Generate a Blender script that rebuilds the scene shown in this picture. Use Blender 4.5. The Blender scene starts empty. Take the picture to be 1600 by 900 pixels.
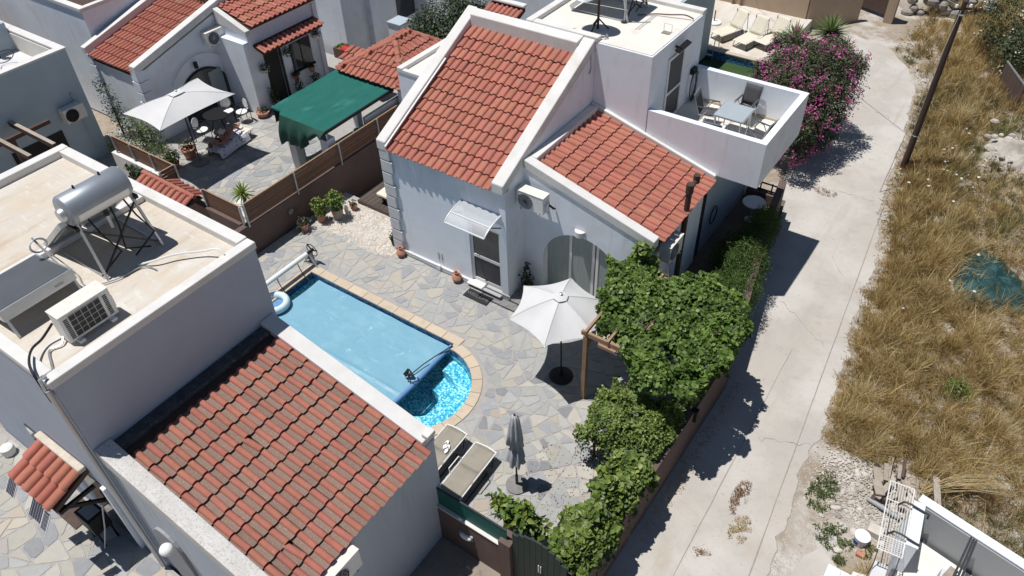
import bpy, bmesh, math, random
import numpy as np
from mathutils import Vector, Matrix, noise

rnd = random.Random(7)
rng = np.random.default_rng(11)
R = math.radians
sc = bpy.context.scene
C = sc.collection

# ------------------------------------------------------------------ camera
cam_d = bpy.data.cameras.new("camera")
cam = bpy.data.objects.new("camera", cam_d)
C.objects.link(cam)
TH, RO, YB = R(42.3273), R(1.98055), R(36.0439)
_X = Vector((math.cos(YB), -math.sin(YB), 0)); _Y = Vector((math.sin(YB), math.cos(YB), 0))
def _w(v):
    return Vector((v.dot(_X), v.dot(_Y), v.z))
_r = Vector((1, 0, 0)); _u = Vector((0, math.sin(TH), math.cos(TH))); _f = Vector((0, math.cos(TH), -math.sin(TH)))
right = _w(_r * math.cos(RO) - _u * math.sin(RO)); up = _w(_r * math.sin(RO) + _u * math.cos(RO)); fwd = _w(_f)
cam.matrix_world = Matrix(((right.x, up.x, -fwd.x, 0), (right.y, up.y, -fwd.y, 0), (right.z, up.z, -fwd.z, 15.0), (0, 0, 0, 1)))
cam_d.sensor_width = 36
cam_d.lens = 1203.59 / 1600 * 36
cam_d.clip_end = 2000
sc.camera = cam

# ------------------------------------------------------------------ light
SX, SY = .25, .155                       # shadow shift per metre of height
sun_dir = Vector((SX, SY, -1)).normalized()
elev = math.asin(-sun_dir.z)
world = bpy.data.worlds.new("World"); sc.world = world; world.use_nodes = True
nt = world.node_tree
sky = nt.nodes.new('ShaderNodeTexSky'); sky.sky_type = 'NISHITA'; sky.sun_disc = False
sky.sun_elevation = elev; sky.sun_rotation = math.atan2(-sun_dir.x, -sun_dir.y)
sky.air_density = 1.0; sky.dust_density = .2; sky.ozone_density = 3.0
bg = nt.nodes['Background']; bg.inputs[1].default_value = .056
nt.links.new(sky.outputs[0], bg.inputs[0])
sd = bpy.data.lights.new("sun", 'SUN'); sd.energy = 4.9; sd.angle = R(.53); sd.color = (1, .975, .945)
sun = bpy.data.objects.new("sun", sd); C.objects.link(sun)
sun.rotation_euler = sun_dir.to_track_quat('-Z', 'Y').to_euler()
sc.view_settings.view_transform = 'Standard'; sc.view_settings.look = 'None'
sc.view_settings.exposure = -.1; sc.view_settings.gamma = 1.0; sc.view_settings.use_curve_mapping = False

# ------------------------------------------------------------------ materials
MATS = {}
def M(name, c1, c2=None, scale=3.0, rough=.85, bump=0.0, bscale=60, rand=0.0, metal=0.0, c3=None, s3=9.0, t3=(.55, .7),
      spec=.3, trans=0.0, detail=6, hue=0.0, attr=None, stretch=(1, 1, 1), alpha=1.0, c4=None, s4=1.2, t4=(.55, .75), streak=None):
    m = bpy.data.materials.new(name); m.use_nodes = True
    t = m.node_tree; N = t.nodes; L = t.links
    b = N['Principled BSDF']
    b.inputs['Roughness'].default_value = rough; b.inputs['Metallic'].default_value = metal
    b.inputs['Specular IOR Level'].default_value = spec
    g = N.new('ShaderNodeNewGeometry')
    mp = N.new('ShaderNodeMapping'); mp.inputs['Scale'].default_value = stretch
    L.new(g.outputs['Position'], mp.inputs[0]); pos = mp.outputs[0]
    oi = N.new('ShaderNodeObjectInfo')
    def rgb(c):
        n = N.new('ShaderNodeRGB'); n.outputs[0].default_value = (*c, 1); return n.outputs[0]
    def mix(f, a, bb, mode='MIX'):
        n = N.new('ShaderNodeMix'); n.data_type = 'RGBA'; n.blend_type = mode
        if isinstance(f, float): n.inputs[0].default_value = f
        else: L.new(f, n.inputs[0])
        L.new(a, n.inputs[6]); L.new(bb, n.inputs[7]); return n.outputs[2]
    def noi(s, d=detail, off=0):
        n = N.new('ShaderNodeTexNoise'); n.inputs['Scale'].default_value = s; n.inputs['Detail'].default_value = d
        n.inputs['Roughness'].default_value = .62
        L.new(pos, n.inputs['Vector']); return n.outputs[0]
    def ramp(f, a, bb):
        n = N.new('ShaderNodeMapRange'); n.inputs[1].default_value = a; n.inputs[2].default_value = bb; L.new(f, n.inputs[0]); n.clamp = True; return n.outputs[0]
    cur = rgb(c1)
    if c2: cur = mix(ramp(noi(scale), .34, .66), cur, rgb(c2))
    if attr:
        a = N.new('ShaderNodeAttribute'); a.attribute_name = attr
        cr = N.new('ShaderNodeValToRGB')
        el = cr.color_ramp.elements
        cols = [c1, c2, c3, c4]; cols = [c for c in cols if c]
        el[0].color = (*cols[0], 1); el[1].color = (*cols[-1], 1)
        for i in range(1, len(cols) - 1):
            e = el.new(i / (len(cols) - 1)); e.color = (*cols[i], 1)
        L.new(a.outputs['Fac'], cr.inputs[0]); cur = cr.outputs[0]
    else:
        if c3: cur = mix(ramp(noi(s3), *t3), cur, rgb(c3))
        if c4: cur = mix(ramp(noi(s4), *t4), cur, rgb(c4))
    for (sv, ss, sc_, st_) in (streak or ()):
        m2 = N.new('ShaderNodeMapping'); m2.inputs['Scale'].default_value = sv; L.new(g.outputs['Position'], m2.inputs[0])
        n2 = N.new('ShaderNodeTexNoise'); n2.inputs['Scale'].default_value = ss; n2.inputs['Detail'].default_value = 7; n2.inputs['Roughness'].default_value = .65; L.new(m2.outputs[0], n2.inputs['Vector'])
        cur = mix(ramp(n2.outputs[0], *st_), cur, rgb(sc_))
    if rand:
        hs = N.new('ShaderNodeHueSaturation')
        mr = N.new('ShaderNodeMapRange'); mr.inputs[3].default_value = 1 - rand; mr.inputs[4].default_value = 1 + rand
        L.new(oi.outputs['Random'], mr.inputs[0]); L.new(mr.outputs[0], hs.inputs['Value'])
        if hue:
            mh = N.new('ShaderNodeMapRange'); mh.inputs[3].default_value = .5 - hue; mh.inputs[4].default_value = .5 + hue
            mul = N.new('ShaderNodeMath'); mul.operation = 'MULTIPLY'; mul.inputs[1].default_value = 17.31
            fr = N.new('ShaderNodeMath'); fr.operation = 'FRACT'
            L.new(oi.outputs['Random'], mul.inputs[0]); L.new(mul.outputs[0], fr.inputs[0]); L.new(fr.outputs[0], mh.inputs[0]); L.new(mh.outputs[0], hs.inputs['Hue'])
        L.new(cur, hs.inputs['Color']); cur = hs.outputs[0]
    L.new(cur, b.inputs['Base Color'])
    if bump:
        bn = N.new('ShaderNodeBump'); bn.inputs['Strength'].default_value = bump; bn.inputs['Distance'].default_value = .02
        L.new(noi(bscale, 5), bn.inputs['Height']); L.new(bn.outputs[0], b.inputs['Normal'])
    if trans:
        tr = N.new('ShaderNodeBsdfTranslucent'); L.new(cur, tr.inputs[0])
        ms = N.new('ShaderNodeMixShader'); ms.inputs[0].default_value = trans
        L.new(b.outputs[0], ms.inputs[1]); L.new(tr.outputs[0], ms.inputs[2]); L.new(ms.outputs[0], N['Material Output'].inputs[0])
    if alpha < 1:
        tp = N.new('ShaderNodeBsdfTransparent'); ms = N.new('ShaderNodeMixShader'); ms.inputs[0].default_value = alpha
        src = N['Material Output'].inputs[0].links[0].from_socket
        L.new(tp.outputs[0], ms.inputs[1]); L.new(src, ms.inputs[2]); L.new(ms.outputs[0], N['Material Output'].inputs[0])
    MATS[name] = m
    return m

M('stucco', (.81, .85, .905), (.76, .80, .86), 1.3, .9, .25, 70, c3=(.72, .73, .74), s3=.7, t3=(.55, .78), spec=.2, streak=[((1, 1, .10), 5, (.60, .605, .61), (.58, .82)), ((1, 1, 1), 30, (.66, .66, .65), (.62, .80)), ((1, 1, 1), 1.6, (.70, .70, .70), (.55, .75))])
M('stucco_grey', (.66, .655, .66), (.58, .575, .58), 2, .9, .3, 70, spec=.2)
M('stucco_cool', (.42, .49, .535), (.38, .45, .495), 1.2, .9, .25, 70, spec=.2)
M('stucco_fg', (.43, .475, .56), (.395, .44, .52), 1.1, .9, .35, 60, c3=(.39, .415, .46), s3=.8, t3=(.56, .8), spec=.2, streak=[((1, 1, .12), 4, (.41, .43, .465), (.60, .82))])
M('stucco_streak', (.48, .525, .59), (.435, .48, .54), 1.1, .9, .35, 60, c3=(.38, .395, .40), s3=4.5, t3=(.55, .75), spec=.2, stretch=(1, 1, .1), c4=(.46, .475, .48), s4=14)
M('niche_shade', (.30, .305, .32), (.27, .275, .29), 2, .9)  # darker wall grey, shade inside the niche put into the colour
M('coping', (.71, .695, .67), (.64, .625, .60), 2.2, .9, .2, 60, c3=(.57, .53, .475), s3=1.3, t3=(.56, .8), spec=.2, c4=(.55, .51, .46), s4=7, t4=(.64, .76))
M('coping_dirty', (.66, .64, .61), (.55, .53, .5), 3, .92, .4, 50, c3=(.38, .36, .335), s3=26, t3=(.50, .70), spec=.2, c4=(.48, .45, .42), s4=1.6)
M('coping_black', (.10, .10, .105), (.05, .05, .055), 5, .9, .4, 50, c3=(.25, .25, .26), s3=14, t3=(.6, .7), spec=.2)
M('roof_render', (.60, .535, .445), (.56, .51, .45), 6, .92, .4, 45, c3=(.50, .41, .305), s3=3.2, t3=(.50, .70), spec=.2, stretch=(1, .22, 1), c4=(.63, .605, .56), s4=1.1, t4=(.46, .62), streak=[((.3, 1, 1), 9, (.66, .63, .575), (.56, .70)), ((1, .3, 1), 14, (.50, .42, .33), (.60, .72)), ((1, 1, 1), .9, (.57, .49, .385), (.55, .75))])
M('roof_pale', (.74, .71, .66), (.68, .64, .57), 1.7, .92, .3, 45, c3=(.62, .54, .44), s3=1.2, t3=(.58, .78), spec=.2)
M('tile_main', (.43, .165, .118), (.37, .138, .10), 5, .85, .3, 90, rand=.10, hue=.006, c3=(.29, .20, .145), s3=5.5, t3=(.57, .74), spec=.25, c4=(.5, .30, .22), s4=55, t4=(.66, .74))
M('tile_fg', (.40, .155, .112), (.345, .13, .095), 5, .85, .4, 90, rand=.08, hue=.004, c3=(.52, .36, .28), s3=28, t3=(.64, .72), spec=.2, c4=(.30, .16, .12), s4=2.0)
M('tile_pan', (.25, .165, .13), (.215, .155, .125), 9, .95, .5, 80, c3=(.33, .265, .215), s3=45, t3=(.55, .65), rand=.10, spec=.15)
M('tile_far', (.41, .155, .112), (.355, .13, .095), 4, .85, .3, 90, rand=.10, hue=.006, c3=(.41, .21, .15), s3=2, spec=.2)
M('tile_mortar', (.62, .55, .46), (.5, .43, .35), 8, .95, .5, 40)
M('under_roof', (.10, .055, .04), (.06, .04, .03), 6, .95)
M('stone', (.375, .375, .36), (.335, .34, .335), 7, .85, .45, 35, rand=.12, hue=.012, c3=(.43, .385, .32), s3=2.3, t3=(.54, .7), spec=.25)
M('stone_blue', (.30, .305, .315), (.26, .268, .28), 7, .85, .45, 35, rand=.18, c3=(.33, .32, .30), s3=4, spec=.25)
M('stone_cream', (.42, .405, .36), (.395, .365, .315), 6, .85, .35, 35, rand=.14, hue=.015, c3=(.39, .385, .36), s3=3, spec=.25)
M('stone_peach', (.45, .37, .29), (.42, .39, .34), 6, .85, .35, 35, rand=.12, spec=.25)
M('tank_metal', (.34, .375, .41), (.30, .33, .365), 3, .42, metal=.45)
for _n, _c in (('stone', ((.375, .375, .36), (.335, .34, .335), (.43, .40, .345))), ('stone_cream', ((.43, .41, .365), (.40, .37, .32), (.37, .37, .35))), ('stone_blue', ((.31, .315, .325), (.27, .278, .29), (.36, .35, .335))), ('stone_peach', ((.44, .37, .30), (.41, .385, .34), (.37, .36, .34)))):
    M(_n + '_small', _c[0], _c[1], 5, .85, .45, 35, c3=_c[2], s3=1.9, t3=(.5, .66), spec=.25)
M('grout', (.405, .375, .355), (.33, .32, .30), 6, .95, .5, 40)
M('pool_coping', (.56, .46, .345), (.52, .435, .335), 5, .8, .3, 50, rand=.08, c3=(.47, .385, .285), s3=2)
M('concrete', (.475, .43, .375), (.43, .405, .37), 1.0, .92, .5, 40, c3=(.39, .36, .32), s3=2.1, t3=(.54, .74), c4=(.53, .50, .46), s4=.45, t4=(.45, .62), spec=.2, streak=[((1, .12, 1), 1.3, (.40, .375, .34), (.55, .72)), ((1, 1, 1), 9, (.37, .335, .285), (.60, .72)), ((1, 1, 1), 38, (.56, .53, .49), (.60, .70)), ((1, .5, 1), .8, (.43, .375, .30), (.58, .75))])
M('joint_dark', (.34, .315, .28), (.26, .24, .215), 8, .95)
M('dirt', (.36, .31, .25), (.29, .235, .175), 2.2, .95, .6, 25, c3=(.50, .47, .43), s3=.7, t3=(.48, .62), c4=(.24, .185, .12), s4=3.3, streak=[((1, 1, 1), 25, (.20, .165, .12), (.58, .68))])
M('soil_yard', (.19, .155, .12), (.13, .11, .09), 2, .95, .6, 25)
M('street', (.30, .255, .205), (.25, .215, .18), 2.2, .95, .5, 40, c3=(.16, .14, .12), s3=3, t3=(.58, .7))
M('brown_wall', (.155, .108, .095), (.13, .092, .082), 2.0, .9, .35, 60, c3=(.19, .14, .125), s3=1.1, t3=(.6, .8), spec=.15)
M('tan_wall', (.47, .36, .26), (.42, .32, .235), 1.6, .9, .3, 60)
M('wood', (.19, .105, .068), (.145, .08, .052), 7, .7, .3, 60, rand=.12, stretch=(1, 1, 4))
M('wood_pale', (.36, .235, .145), (.30, .19, .115), 7, .75, .3, 60)
M('wood_dark', (.10, .062, .05), (.075, .05, .042), 7, .7, .3, 60, rand=.1)
M('wood_grey', (.40, .35, .29), (.31, .265, .215), 9, .9, .5, 60, rand=.12)
M('deck', (.10, .075, .066), (.075, .058, .05), 6, .75, .3, 60, rand=.12)
M('pole_wood', (.085, .058, .045), (.05, .036, .03), 5, .85, .5, 40, stretch=(1, 1, .15))
M('metal_grey', (.56, .58, .60), (.5, .52, .54), 4, .38, metal=.75)
M('metal_light', (.50, .52, .54), (.44, .46, .48), 4, .42, metal=.55)
M('metal_dark', (.05, .05, .055), None, rough=.5, metal=.3)
M('alu', (.72, .72, .72), None, rough=.4, metal=.2)
M('white_plastic', (.80, .80, .79), (.74, .74, .72), 6, .5)
M('white_metal', (.80, .79, .77), (.72, .70, .66), 8, .5)
M('white_old', (.76, .73, .67), (.66, .62, .55), 9, .6, c3=(.42, .37, .31), s3=18, t3=(.66, .74))
M('black', (.012, .012, .013), None, rough=.5)
M('black_rubber', (.02, .02, .022), None, rough=.65)
M('grille', (.03, .033, .035), None, rough=.5)
M('grille_grey', (.33, .34, .345), None, rough=.6)
M('glass_dark', (.028, .033, .04), (.05, .06, .065), .8, .06, spec=.6)
M('screen_mesh', (.055, .055, .065), (.07, .07, .08), 1.5, .55)
M('curtain', (.30, .35, .345), (.22, .27, .265), 7, .25, stretch=(6, 6, .25), spec=.5)
M('canvas', (.66, .655, .65), (.61, .605, .60), 2, .9, .15, 30, trans=.03)
M('canvas_grey', (.52, .52, .535), (.42, .42, .44), 9, .9, .2, 40)
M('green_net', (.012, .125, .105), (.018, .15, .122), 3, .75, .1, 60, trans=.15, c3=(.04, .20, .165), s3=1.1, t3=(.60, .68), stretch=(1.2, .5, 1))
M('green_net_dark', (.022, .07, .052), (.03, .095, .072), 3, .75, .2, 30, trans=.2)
M('green_screen', (.008, .085, .075), (.01, .105, .09), 5, .6)
M('blue_tarp', (.016, .06, .06), (.008, .035, .038), 3, .7, .3, 20, c3=(.03, .12, .125), s3=2)
M('textile_beige', (.31, .285, .235), (.275, .25, .205), 5, .85)
M('textile_cream', (.71, .66, .54), (.65, .60, .48), 5, .8)
M('textile_grey', (.085, .085, .09), (.07, .07, .075), 60, .8)
M('terracotta', (.46, .225, .155), (.38, .18, .125), 8, .85, .3, 50, rand=.15, c3=(.55, .40, .32), s3=6)
M('pot_grey', (.30, .27, .23), (.22, .2, .17), 6, .9, .3, 50)
M('umbrella_base', (.25, .24, .23), (.20, .19, .185), 12, .85, .3, 60)
M('mat_black', (.025, .025, .027), (.035, .035, .036), 20, .9, .4, 90)
M('letter_grey', (.17, .17, .17), None, rough=.9)
M('gate_green', (.028, .045, .04), (.02, .034, .031), 5, .6, .2, 60, rand=.1)
M('solar_panel', (.10, .105, .115), (.085, .09, .10), 2, .3, spec=.5)
M('pv_panel', (.018, .024, .05), None, rough=.25, spec=.5)
M('gravel', (.66, .58, .49), (.52, .45, .38), 9, .9, rand=.1)
M('gravel_white', (.60, .565, .52), (.46, .42, .375), 3, .9)
M('rubble', (.55, .51, .45), (.40, .36, .31), 3, .95, .4, 30, rand=.15)
M('skin', (.42, .19, .13), (.37, .165, .115), 5, .55)
M('towel', (.72, .72, .76), None, rough=.95)
M('swim_dark', (.05, .05, .09), None, rough=.9)
M('water_green', (.045, .085, .03), (.06, .10, .04), 1.5, .12, spec=.5)
M('foil', (.7, .7, .72), (.5, .5, .52), 20, .25, metal=.9, bump=.8, bscale=25)
M('red_cloth', (.5, .03, .03), (.4, .02, .02), 9, .8)
M('purple', (.22, .16, .42), None, rough=.6)
M('cyan_float', (.58, .74, .80), (.66, .78, .82), 4, .4)
M('cover', (.19, .385, .49), (.175, .36, .47), 2.4, .42, .12, 30, c3=(.215, .415, .515), s3=1.3, t3=(.50, .64), spec=.35, c4=(.36, .55, .64), s4=2.2, t4=(.64, .68), stretch=(1, 1.5, 1), streak=[((1, 5, 1), 1.6, (.27, .47, .56), (.58, .70)), ((1, 1, 1), 28, (.22, .43, .53), (.5, .7))])
M('cover_roll', (.15, .28, .50), (.12, .25, .46), 4, .5)
M('blue_print', (.03, .06, .35), None, rough=.6)
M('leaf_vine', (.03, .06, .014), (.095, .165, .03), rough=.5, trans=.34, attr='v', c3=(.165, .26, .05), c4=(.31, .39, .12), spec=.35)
M('leaf_ivy', (.035, .065, .014), (.12, .185, .034), rough=.48, trans=.34, attr='v', c3=(.20, .275, .055), c4=(.36, .42, .14), spec=.4)
M('leaf_dark', (.012, .026, .010), (.024, .045, .016), rough=.5, trans=.2, attr='v', c3=(.042, .068, .024), c4=(.075, .10, .04), spec=.4)
M('leaf_ole', (.02, .034, .014), (.045, .07, .026), rough=.55, trans=.2, attr='v', c3=(.08, .11, .045), c4=(.14, .165, .08), spec=.35)
M('leaf_bright', (.05, .095, .014), (.10, .17, .025), rough=.5, trans=.3, attr='v', c3=(.17, .24, .04), c4=(.28, .33, .08), spec=.4)
M('leaf_yucca', (.03, .06, .018), (.06, .10, .03), rough=.5, trans=.15, attr='v', c3=(.12, .17, .05), c4=(.22, .27, .10), spec=.4)
M('feather', (.03, .06, .014), (.06, .11, .024), rough=.7, trans=.3, attr='v', c3=(.10, .165, .04), c4=(.16, .23, .065))
M('petal', (.34, .04, .17), (.48, .085, .27), rough=.6, trans=.3, attr='v', c3=(.55, .13, .32), c4=(.62, .26, .42))
M('petal_white', (.72, .72, .64), (.8, .8, .74), rough=.7, trans=.3, attr='v', c3=(.8, .78, .68))
M('straw', (.14, .088, .03), (.36, .25, .092), rough=.85, trans=.3, attr='v', c3=(.55, .41, .18), c4=(.72, .59, .34), spec=.2)
M('grass_olive', (.06, .06, .02), (.13, .125, .042), rough=.8, trans=.25, attr='v', c3=(.23, .205, .085), c4=(.36, .31, .15), spec=.2)
M('grass_green', (.04, .07, .018), (.075, .115, .03), rough=.75, trans=.3, attr='v', c3=(.12, .16, .05), c4=(.2, .22, .09), spec=.2)
M('reed', (.50, .40, .22), (.42, .32, .16), 9, .8)
M('grass_rust', (.09, .04, .015), (.19, .09, .035), rough=.85, trans=.25, attr='v', c3=(.28, .15, .06), c4=(.36, .22, .10), spec=.2)
M('bark', (.15, .11, .08), (.10, .075, .055), 9, .95, .6, 30)
M('bougain', (.42, .03, .12), (.5, .05, .16), rough=.6, trans=.3, attr='v', c3=(.55, .08, .2))

def mosaic(name, cols, scale):
    m = bpy.data.materials.new(name); m.use_nodes = True; t = m.node_tree; N = t.nodes; L = t.links; b = N['Principled BSDF']
    g = N.new('ShaderNodeNewGeometry'); v = N.new('ShaderNodeTexVoronoi'); v.inputs['Scale'].default_value = scale; v.distance = 'CHEBYCHEV'; v.inputs['Randomness'].default_value = .35
    L.new(g.outputs['Position'], v.inputs['Vector'])
    cr = N.new('ShaderNodeValToRGB'); cr.color_ramp.interpolation = 'CONSTANT'; el = cr.color_ramp.elements
    el[0].color = (*cols[0], 1); el[1].color = (*cols[1], 1); el[1].position = 1 / len(cols)
    for i in range(2, len(cols)):
        e = el.new(i / len(cols)); e.color = (*cols[i], 1)
    sp = N.new('ShaderNodeSeparateColor'); L.new(v.outputs['Color'], sp.inputs[0]); L.new(sp.outputs[0], cr.inputs[0]); L.new(cr.outputs[0], b.inputs['Base Color'])
    b.inputs['Roughness'].default_value = .3
    MATS[name] = m
mosaic('mosaic_pool', [(.06, .33, .50), (.14, .50, .66), (.28, .64, .75), (.55, .80, .86), (.10, .42, .60), (.75, .88, .90)], 24)
mosaic('mosaic_band', [(.03, .10, .28), (.06, .18, .40), (.02, .06, .18), (.16, .32, .5), (.04, .13, .32)], 24)

def water(name, tint, rough=.03, bstr=.25, bs=3.5):
    m = bpy.data.materials.new(name); m.use_nodes = True; t = m.node_tree; N = t.nodes; L = t.links
    N.remove(N['Principled BSDF'])
    tp = N.new('ShaderNodeBsdfTransparent'); tp.inputs[0].default_value = (*tint, 1)
    gl = N.new('ShaderNodeBsdfGlossy'); gl.inputs['Roughness'].default_value = rough
    fr = N.new('ShaderNodeFresnel'); fr.inputs[0].default_value = 1.33
    nz = N.new('ShaderNodeTexNoise'); nz.inputs['Scale'].default_value = bs
    g = N.new('ShaderNodeNewGeometry'); L.new(g.outputs['Position'], nz.inputs['Vector'])
    bp = N.new('ShaderNodeBump'); bp.inputs['Strength'].default_value = bstr; bp.inputs['Distance'].default_value = .03
    L.new(nz.outputs[0], bp.inputs['Height']); L.new(bp.outputs[0], gl.inputs['Normal']); L.new(bp.outputs[0], fr.inputs['Normal'])
    ms = N.new('ShaderNodeMixShader'); L.new(fr.outputs[0], ms.inputs[0]); L.new(tp.outputs[0], ms.inputs[1]); L.new(gl.outputs[0], ms.inputs[2])
    L.new(ms.outputs[0], N['Material Output'].inputs[0]); MATS[name] = m
water('water', (.72, .95, .98))
M('acrylic', (.78, .80, .82), None, rough=.3, alpha=.42, spec=.5)
M('table_glass', (.40, .45, .48), (.36, .41, .44), 2, .2, spec=.5)

# ------------------------------------------------------------------ mesh building
class MB:
    def __init__(s):
        s.v = []; s.f = []; s.m = []
    def add(s, vs, fs, mi=0):
        o = len(s.v); s.v += [tuple(map(float, p)) for p in vs]
        s.f += [tuple(i + o for i in f) for f in fs]; s.m += [mi] * len(fs); return s
    def box(s, x0, x1, y0, y1, z0, z1, mi=0):
        return s.add([(x0, y0, z0), (x1, y0, z0), (x1, y1, z0), (x0, y1, z0), (x0, y0, z1), (x1, y0, z1), (x1, y1, z1), (x0, y1, z1)],
                     [(3, 2, 1, 0), (4, 5, 6, 7), (0, 1, 5, 4), (1, 2, 6, 5), (2, 3, 7, 6), (3, 0, 4, 7)], mi)
    def bar(s, p, q, w, h=None, mi=0, upv=(0, 0, 1)):
        p = Vector(p); q = Vector(q); h = h or w; d = (q - p).normalized(); a = d.cross(Vector(upv))
        if a.length < 1e-4: a = d.cross(Vector((1, 0, 0)))
        a.normalize(); b = a.cross(d)
        vs = [pt + a * sx * w / 2 + b * sy * h / 2 for pt in (p, q) for sx, sy in ((-1, -1), (1, -1), (1, 1), (-1, 1))]
        return s.add(vs, [(3, 2, 1, 0), (4, 5, 6, 7), (0, 1, 5, 4), (1, 2, 6, 5), (2, 3, 7, 6), (3, 0, 4, 7)], mi)
    def tube(s, pts, r, n=8, mi=0, cap=True):
        pts = [Vector(p) for p in pts]; k = len(pts); rs = r if isinstance(r, (list, tuple)) else [r] * k
        o = []; prev = None
        for i, p in enumerate(pts):
            d = (pts[min(i + 1, k - 1)] - pts[max(i - 1, 0)]).normalized()
            if prev is None:
                a = d.cross(Vector((0, 0, 1)))
                if a.length < 1e-3: a = d.cross(Vector((1, 0, 0)))
            else: a = prev - d * prev.dot(d)
            a.normalize(); prev = a; b = d.cross(a)
            o += [p + (a * math.cos(2 * math.pi * j / n) + b * math.sin(2 * math.pi * j / n)) * rs[i] for j in range(n)]
        fs = [(i * n + j, i * n + (j + 1) % n, (i + 1) * n + (j + 1) % n, (i + 1) * n + j) for i in range(k - 1) for j in range(n)]
        if cap: fs += [tuple(range(n))[::-1], tuple((k - 1) * n + j for j in range(n))]
        return s.add(o, fs, mi)
    def lathe(s, prof, c=(0, 0, 0), n=20, mi=0, cap=True):
        o = [(c[0] + r * math.cos(2 * math.pi * j / n), c[1] + r * math.sin(2 * math.pi * j / n), c[2] + z) for r, z in prof for j in range(n)]
        k = len(prof)
        fs = [(i * n + j, i * n + (j + 1) % n, (i + 1) * n + (j + 1) % n, (i + 1) * n + j) for i in range(k - 1) for j in range(n)]
        if cap: fs += [tuple(range(n))[::-1], tuple((k - 1) * n + j for j in range(n))]
        return s.add(o, fs, mi)
    def prism(s, poly, axis, a, b, mi=0):
        """poly of 2D points in the two other axes (xyz order), extruded along axis from a to b"""
        def P(u, w, t): return {'x': (t, u, w), 'y': (u, t, w), 'z': (u, w, t)}[axis]
        n = len(poly); vs = [P(u, w, a) for u, w in poly] + [P(u, w, b) for u, w in poly]
        fs = [tuple(range(n)), tuple(range(2 * n - 1, n - 1, -1))] + [(i, i + n, (i + 1) % n + n, (i + 1) % n) for i in range(n)]
        return s.add(vs, fs, mi)
    def ball(s, c, r, n=10, k=7, mi=0):
        rx, ry, rz = r if isinstance(r, (tuple, list)) else (r, r, r)
        o = [(c[0] + rx * math.sin(math.pi * i / k) * math.cos(2 * math.pi * j / n), c[1] + ry * math.sin(math.pi * i / k) * math.sin(2 * math.pi * j / n), c[2] - rz * math.cos(math.pi * i / k)) for i in range(k + 1) for j in range(n)]
        fs = [(i * n + j, i * n + (j + 1) % n, (i + 1) * n + (j + 1) % n, (i + 1) * n + j) for i in range(k) for j in range(n)]
        return s.add(o, fs, mi)
    def grid(s, fn, nu, nv, mi=0):
        o = [fn(i / nu, j / nv) for i in range(nu + 1) for j in range(nv + 1)]
        fs = [(i * (nv + 1) + j, (i + 1) * (nv + 1) + j, (i + 1) * (nv + 1) + j + 1, i * (nv + 1) + j + 1) for i in range(nu) for j in range(nv)]
        return s.add(o, fs, mi)
    def build(s, name, mat, parent=None, smooth=False, bevel=0.0, off=True, fix=True):
        o0 = ORG.get(parent.name, Vector((0, 0, 0))) if (parent and off) else Vector((0, 0, 0))
        me = bpy.data.meshes.new(name)
        me.from_pydata([(p[0] - o0.x, p[1] - o0.y, p[2] - o0.z) for p in s.v], [], s.f)
        for mm in ([mat] if isinstance(mat, str) else mat): me.materials.append(MATS[mm])
        if len(set(s.m)) > 1: me.polygons.foreach_set('material_index', s.m)
        if fix:
            bm = bmesh.new(); bm.from_mesh(me)
            bmesh.ops.remove_doubles(bm, verts=bm.verts, dist=1e-5)
            bmesh.ops.recalc_face_normals(bm, faces=bm.faces); bm.to_mesh(me); bm.free()
        if smooth:
            me.polygons.foreach_set('use_smooth', [True] * len(me.polygons))
            if smooth != 'all': me.set_sharp_from_angle(angle=R(38))
        ob = bpy.data.objects.new(name, me); C.objects.link(ob)
        if parent: ob.parent = parent; ORG[ob.name] = o0
        if bevel:
            bv = ob.modifiers.new('bevel', 'BEVEL'); bv.width = bevel; bv.segments = 2; bv.limit_method = 'ANGLE'; bv.angle_limit = R(40)
        return ob
ORG = {}
def tag(o, label=None, cat=None, group=None, kind=None):
    if label: o['label'] = label
    if cat: o['category'] = cat
    if group: o['group'] = group
    if kind: o['kind'] = kind
    return o
def thing(name, label, cat, loc=(0, 0, 0), group=None, rz=0.0):
    o = bpy.data.objects.new(name, None); C.objects.link(o); o.empty_display_size = .2
    o.location = loc; o.rotation_euler = (0, 0, rz); ORG[o.name] = Vector(loc)
    return tag(o, label, cat, group)
def local(o):
    ORG[o.name] = Vector((0, 0, 0)); return o
def struct(o): o['kind'] = 'structure'; return o
def copy_tree(o, parent=None):
    c = o.copy(); C.objects.link(c); c.parent = parent
    for ch in list(o.children): copy_tree(ch, c)
    return c
def clone(proto, loc, rz, label, scale=1.0):
    c = copy_tree(proto); c.location = loc; c.rotation_euler = (0, 0, rz); c['label'] = label; c.scale = (scale,) * 3
    return c

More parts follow.
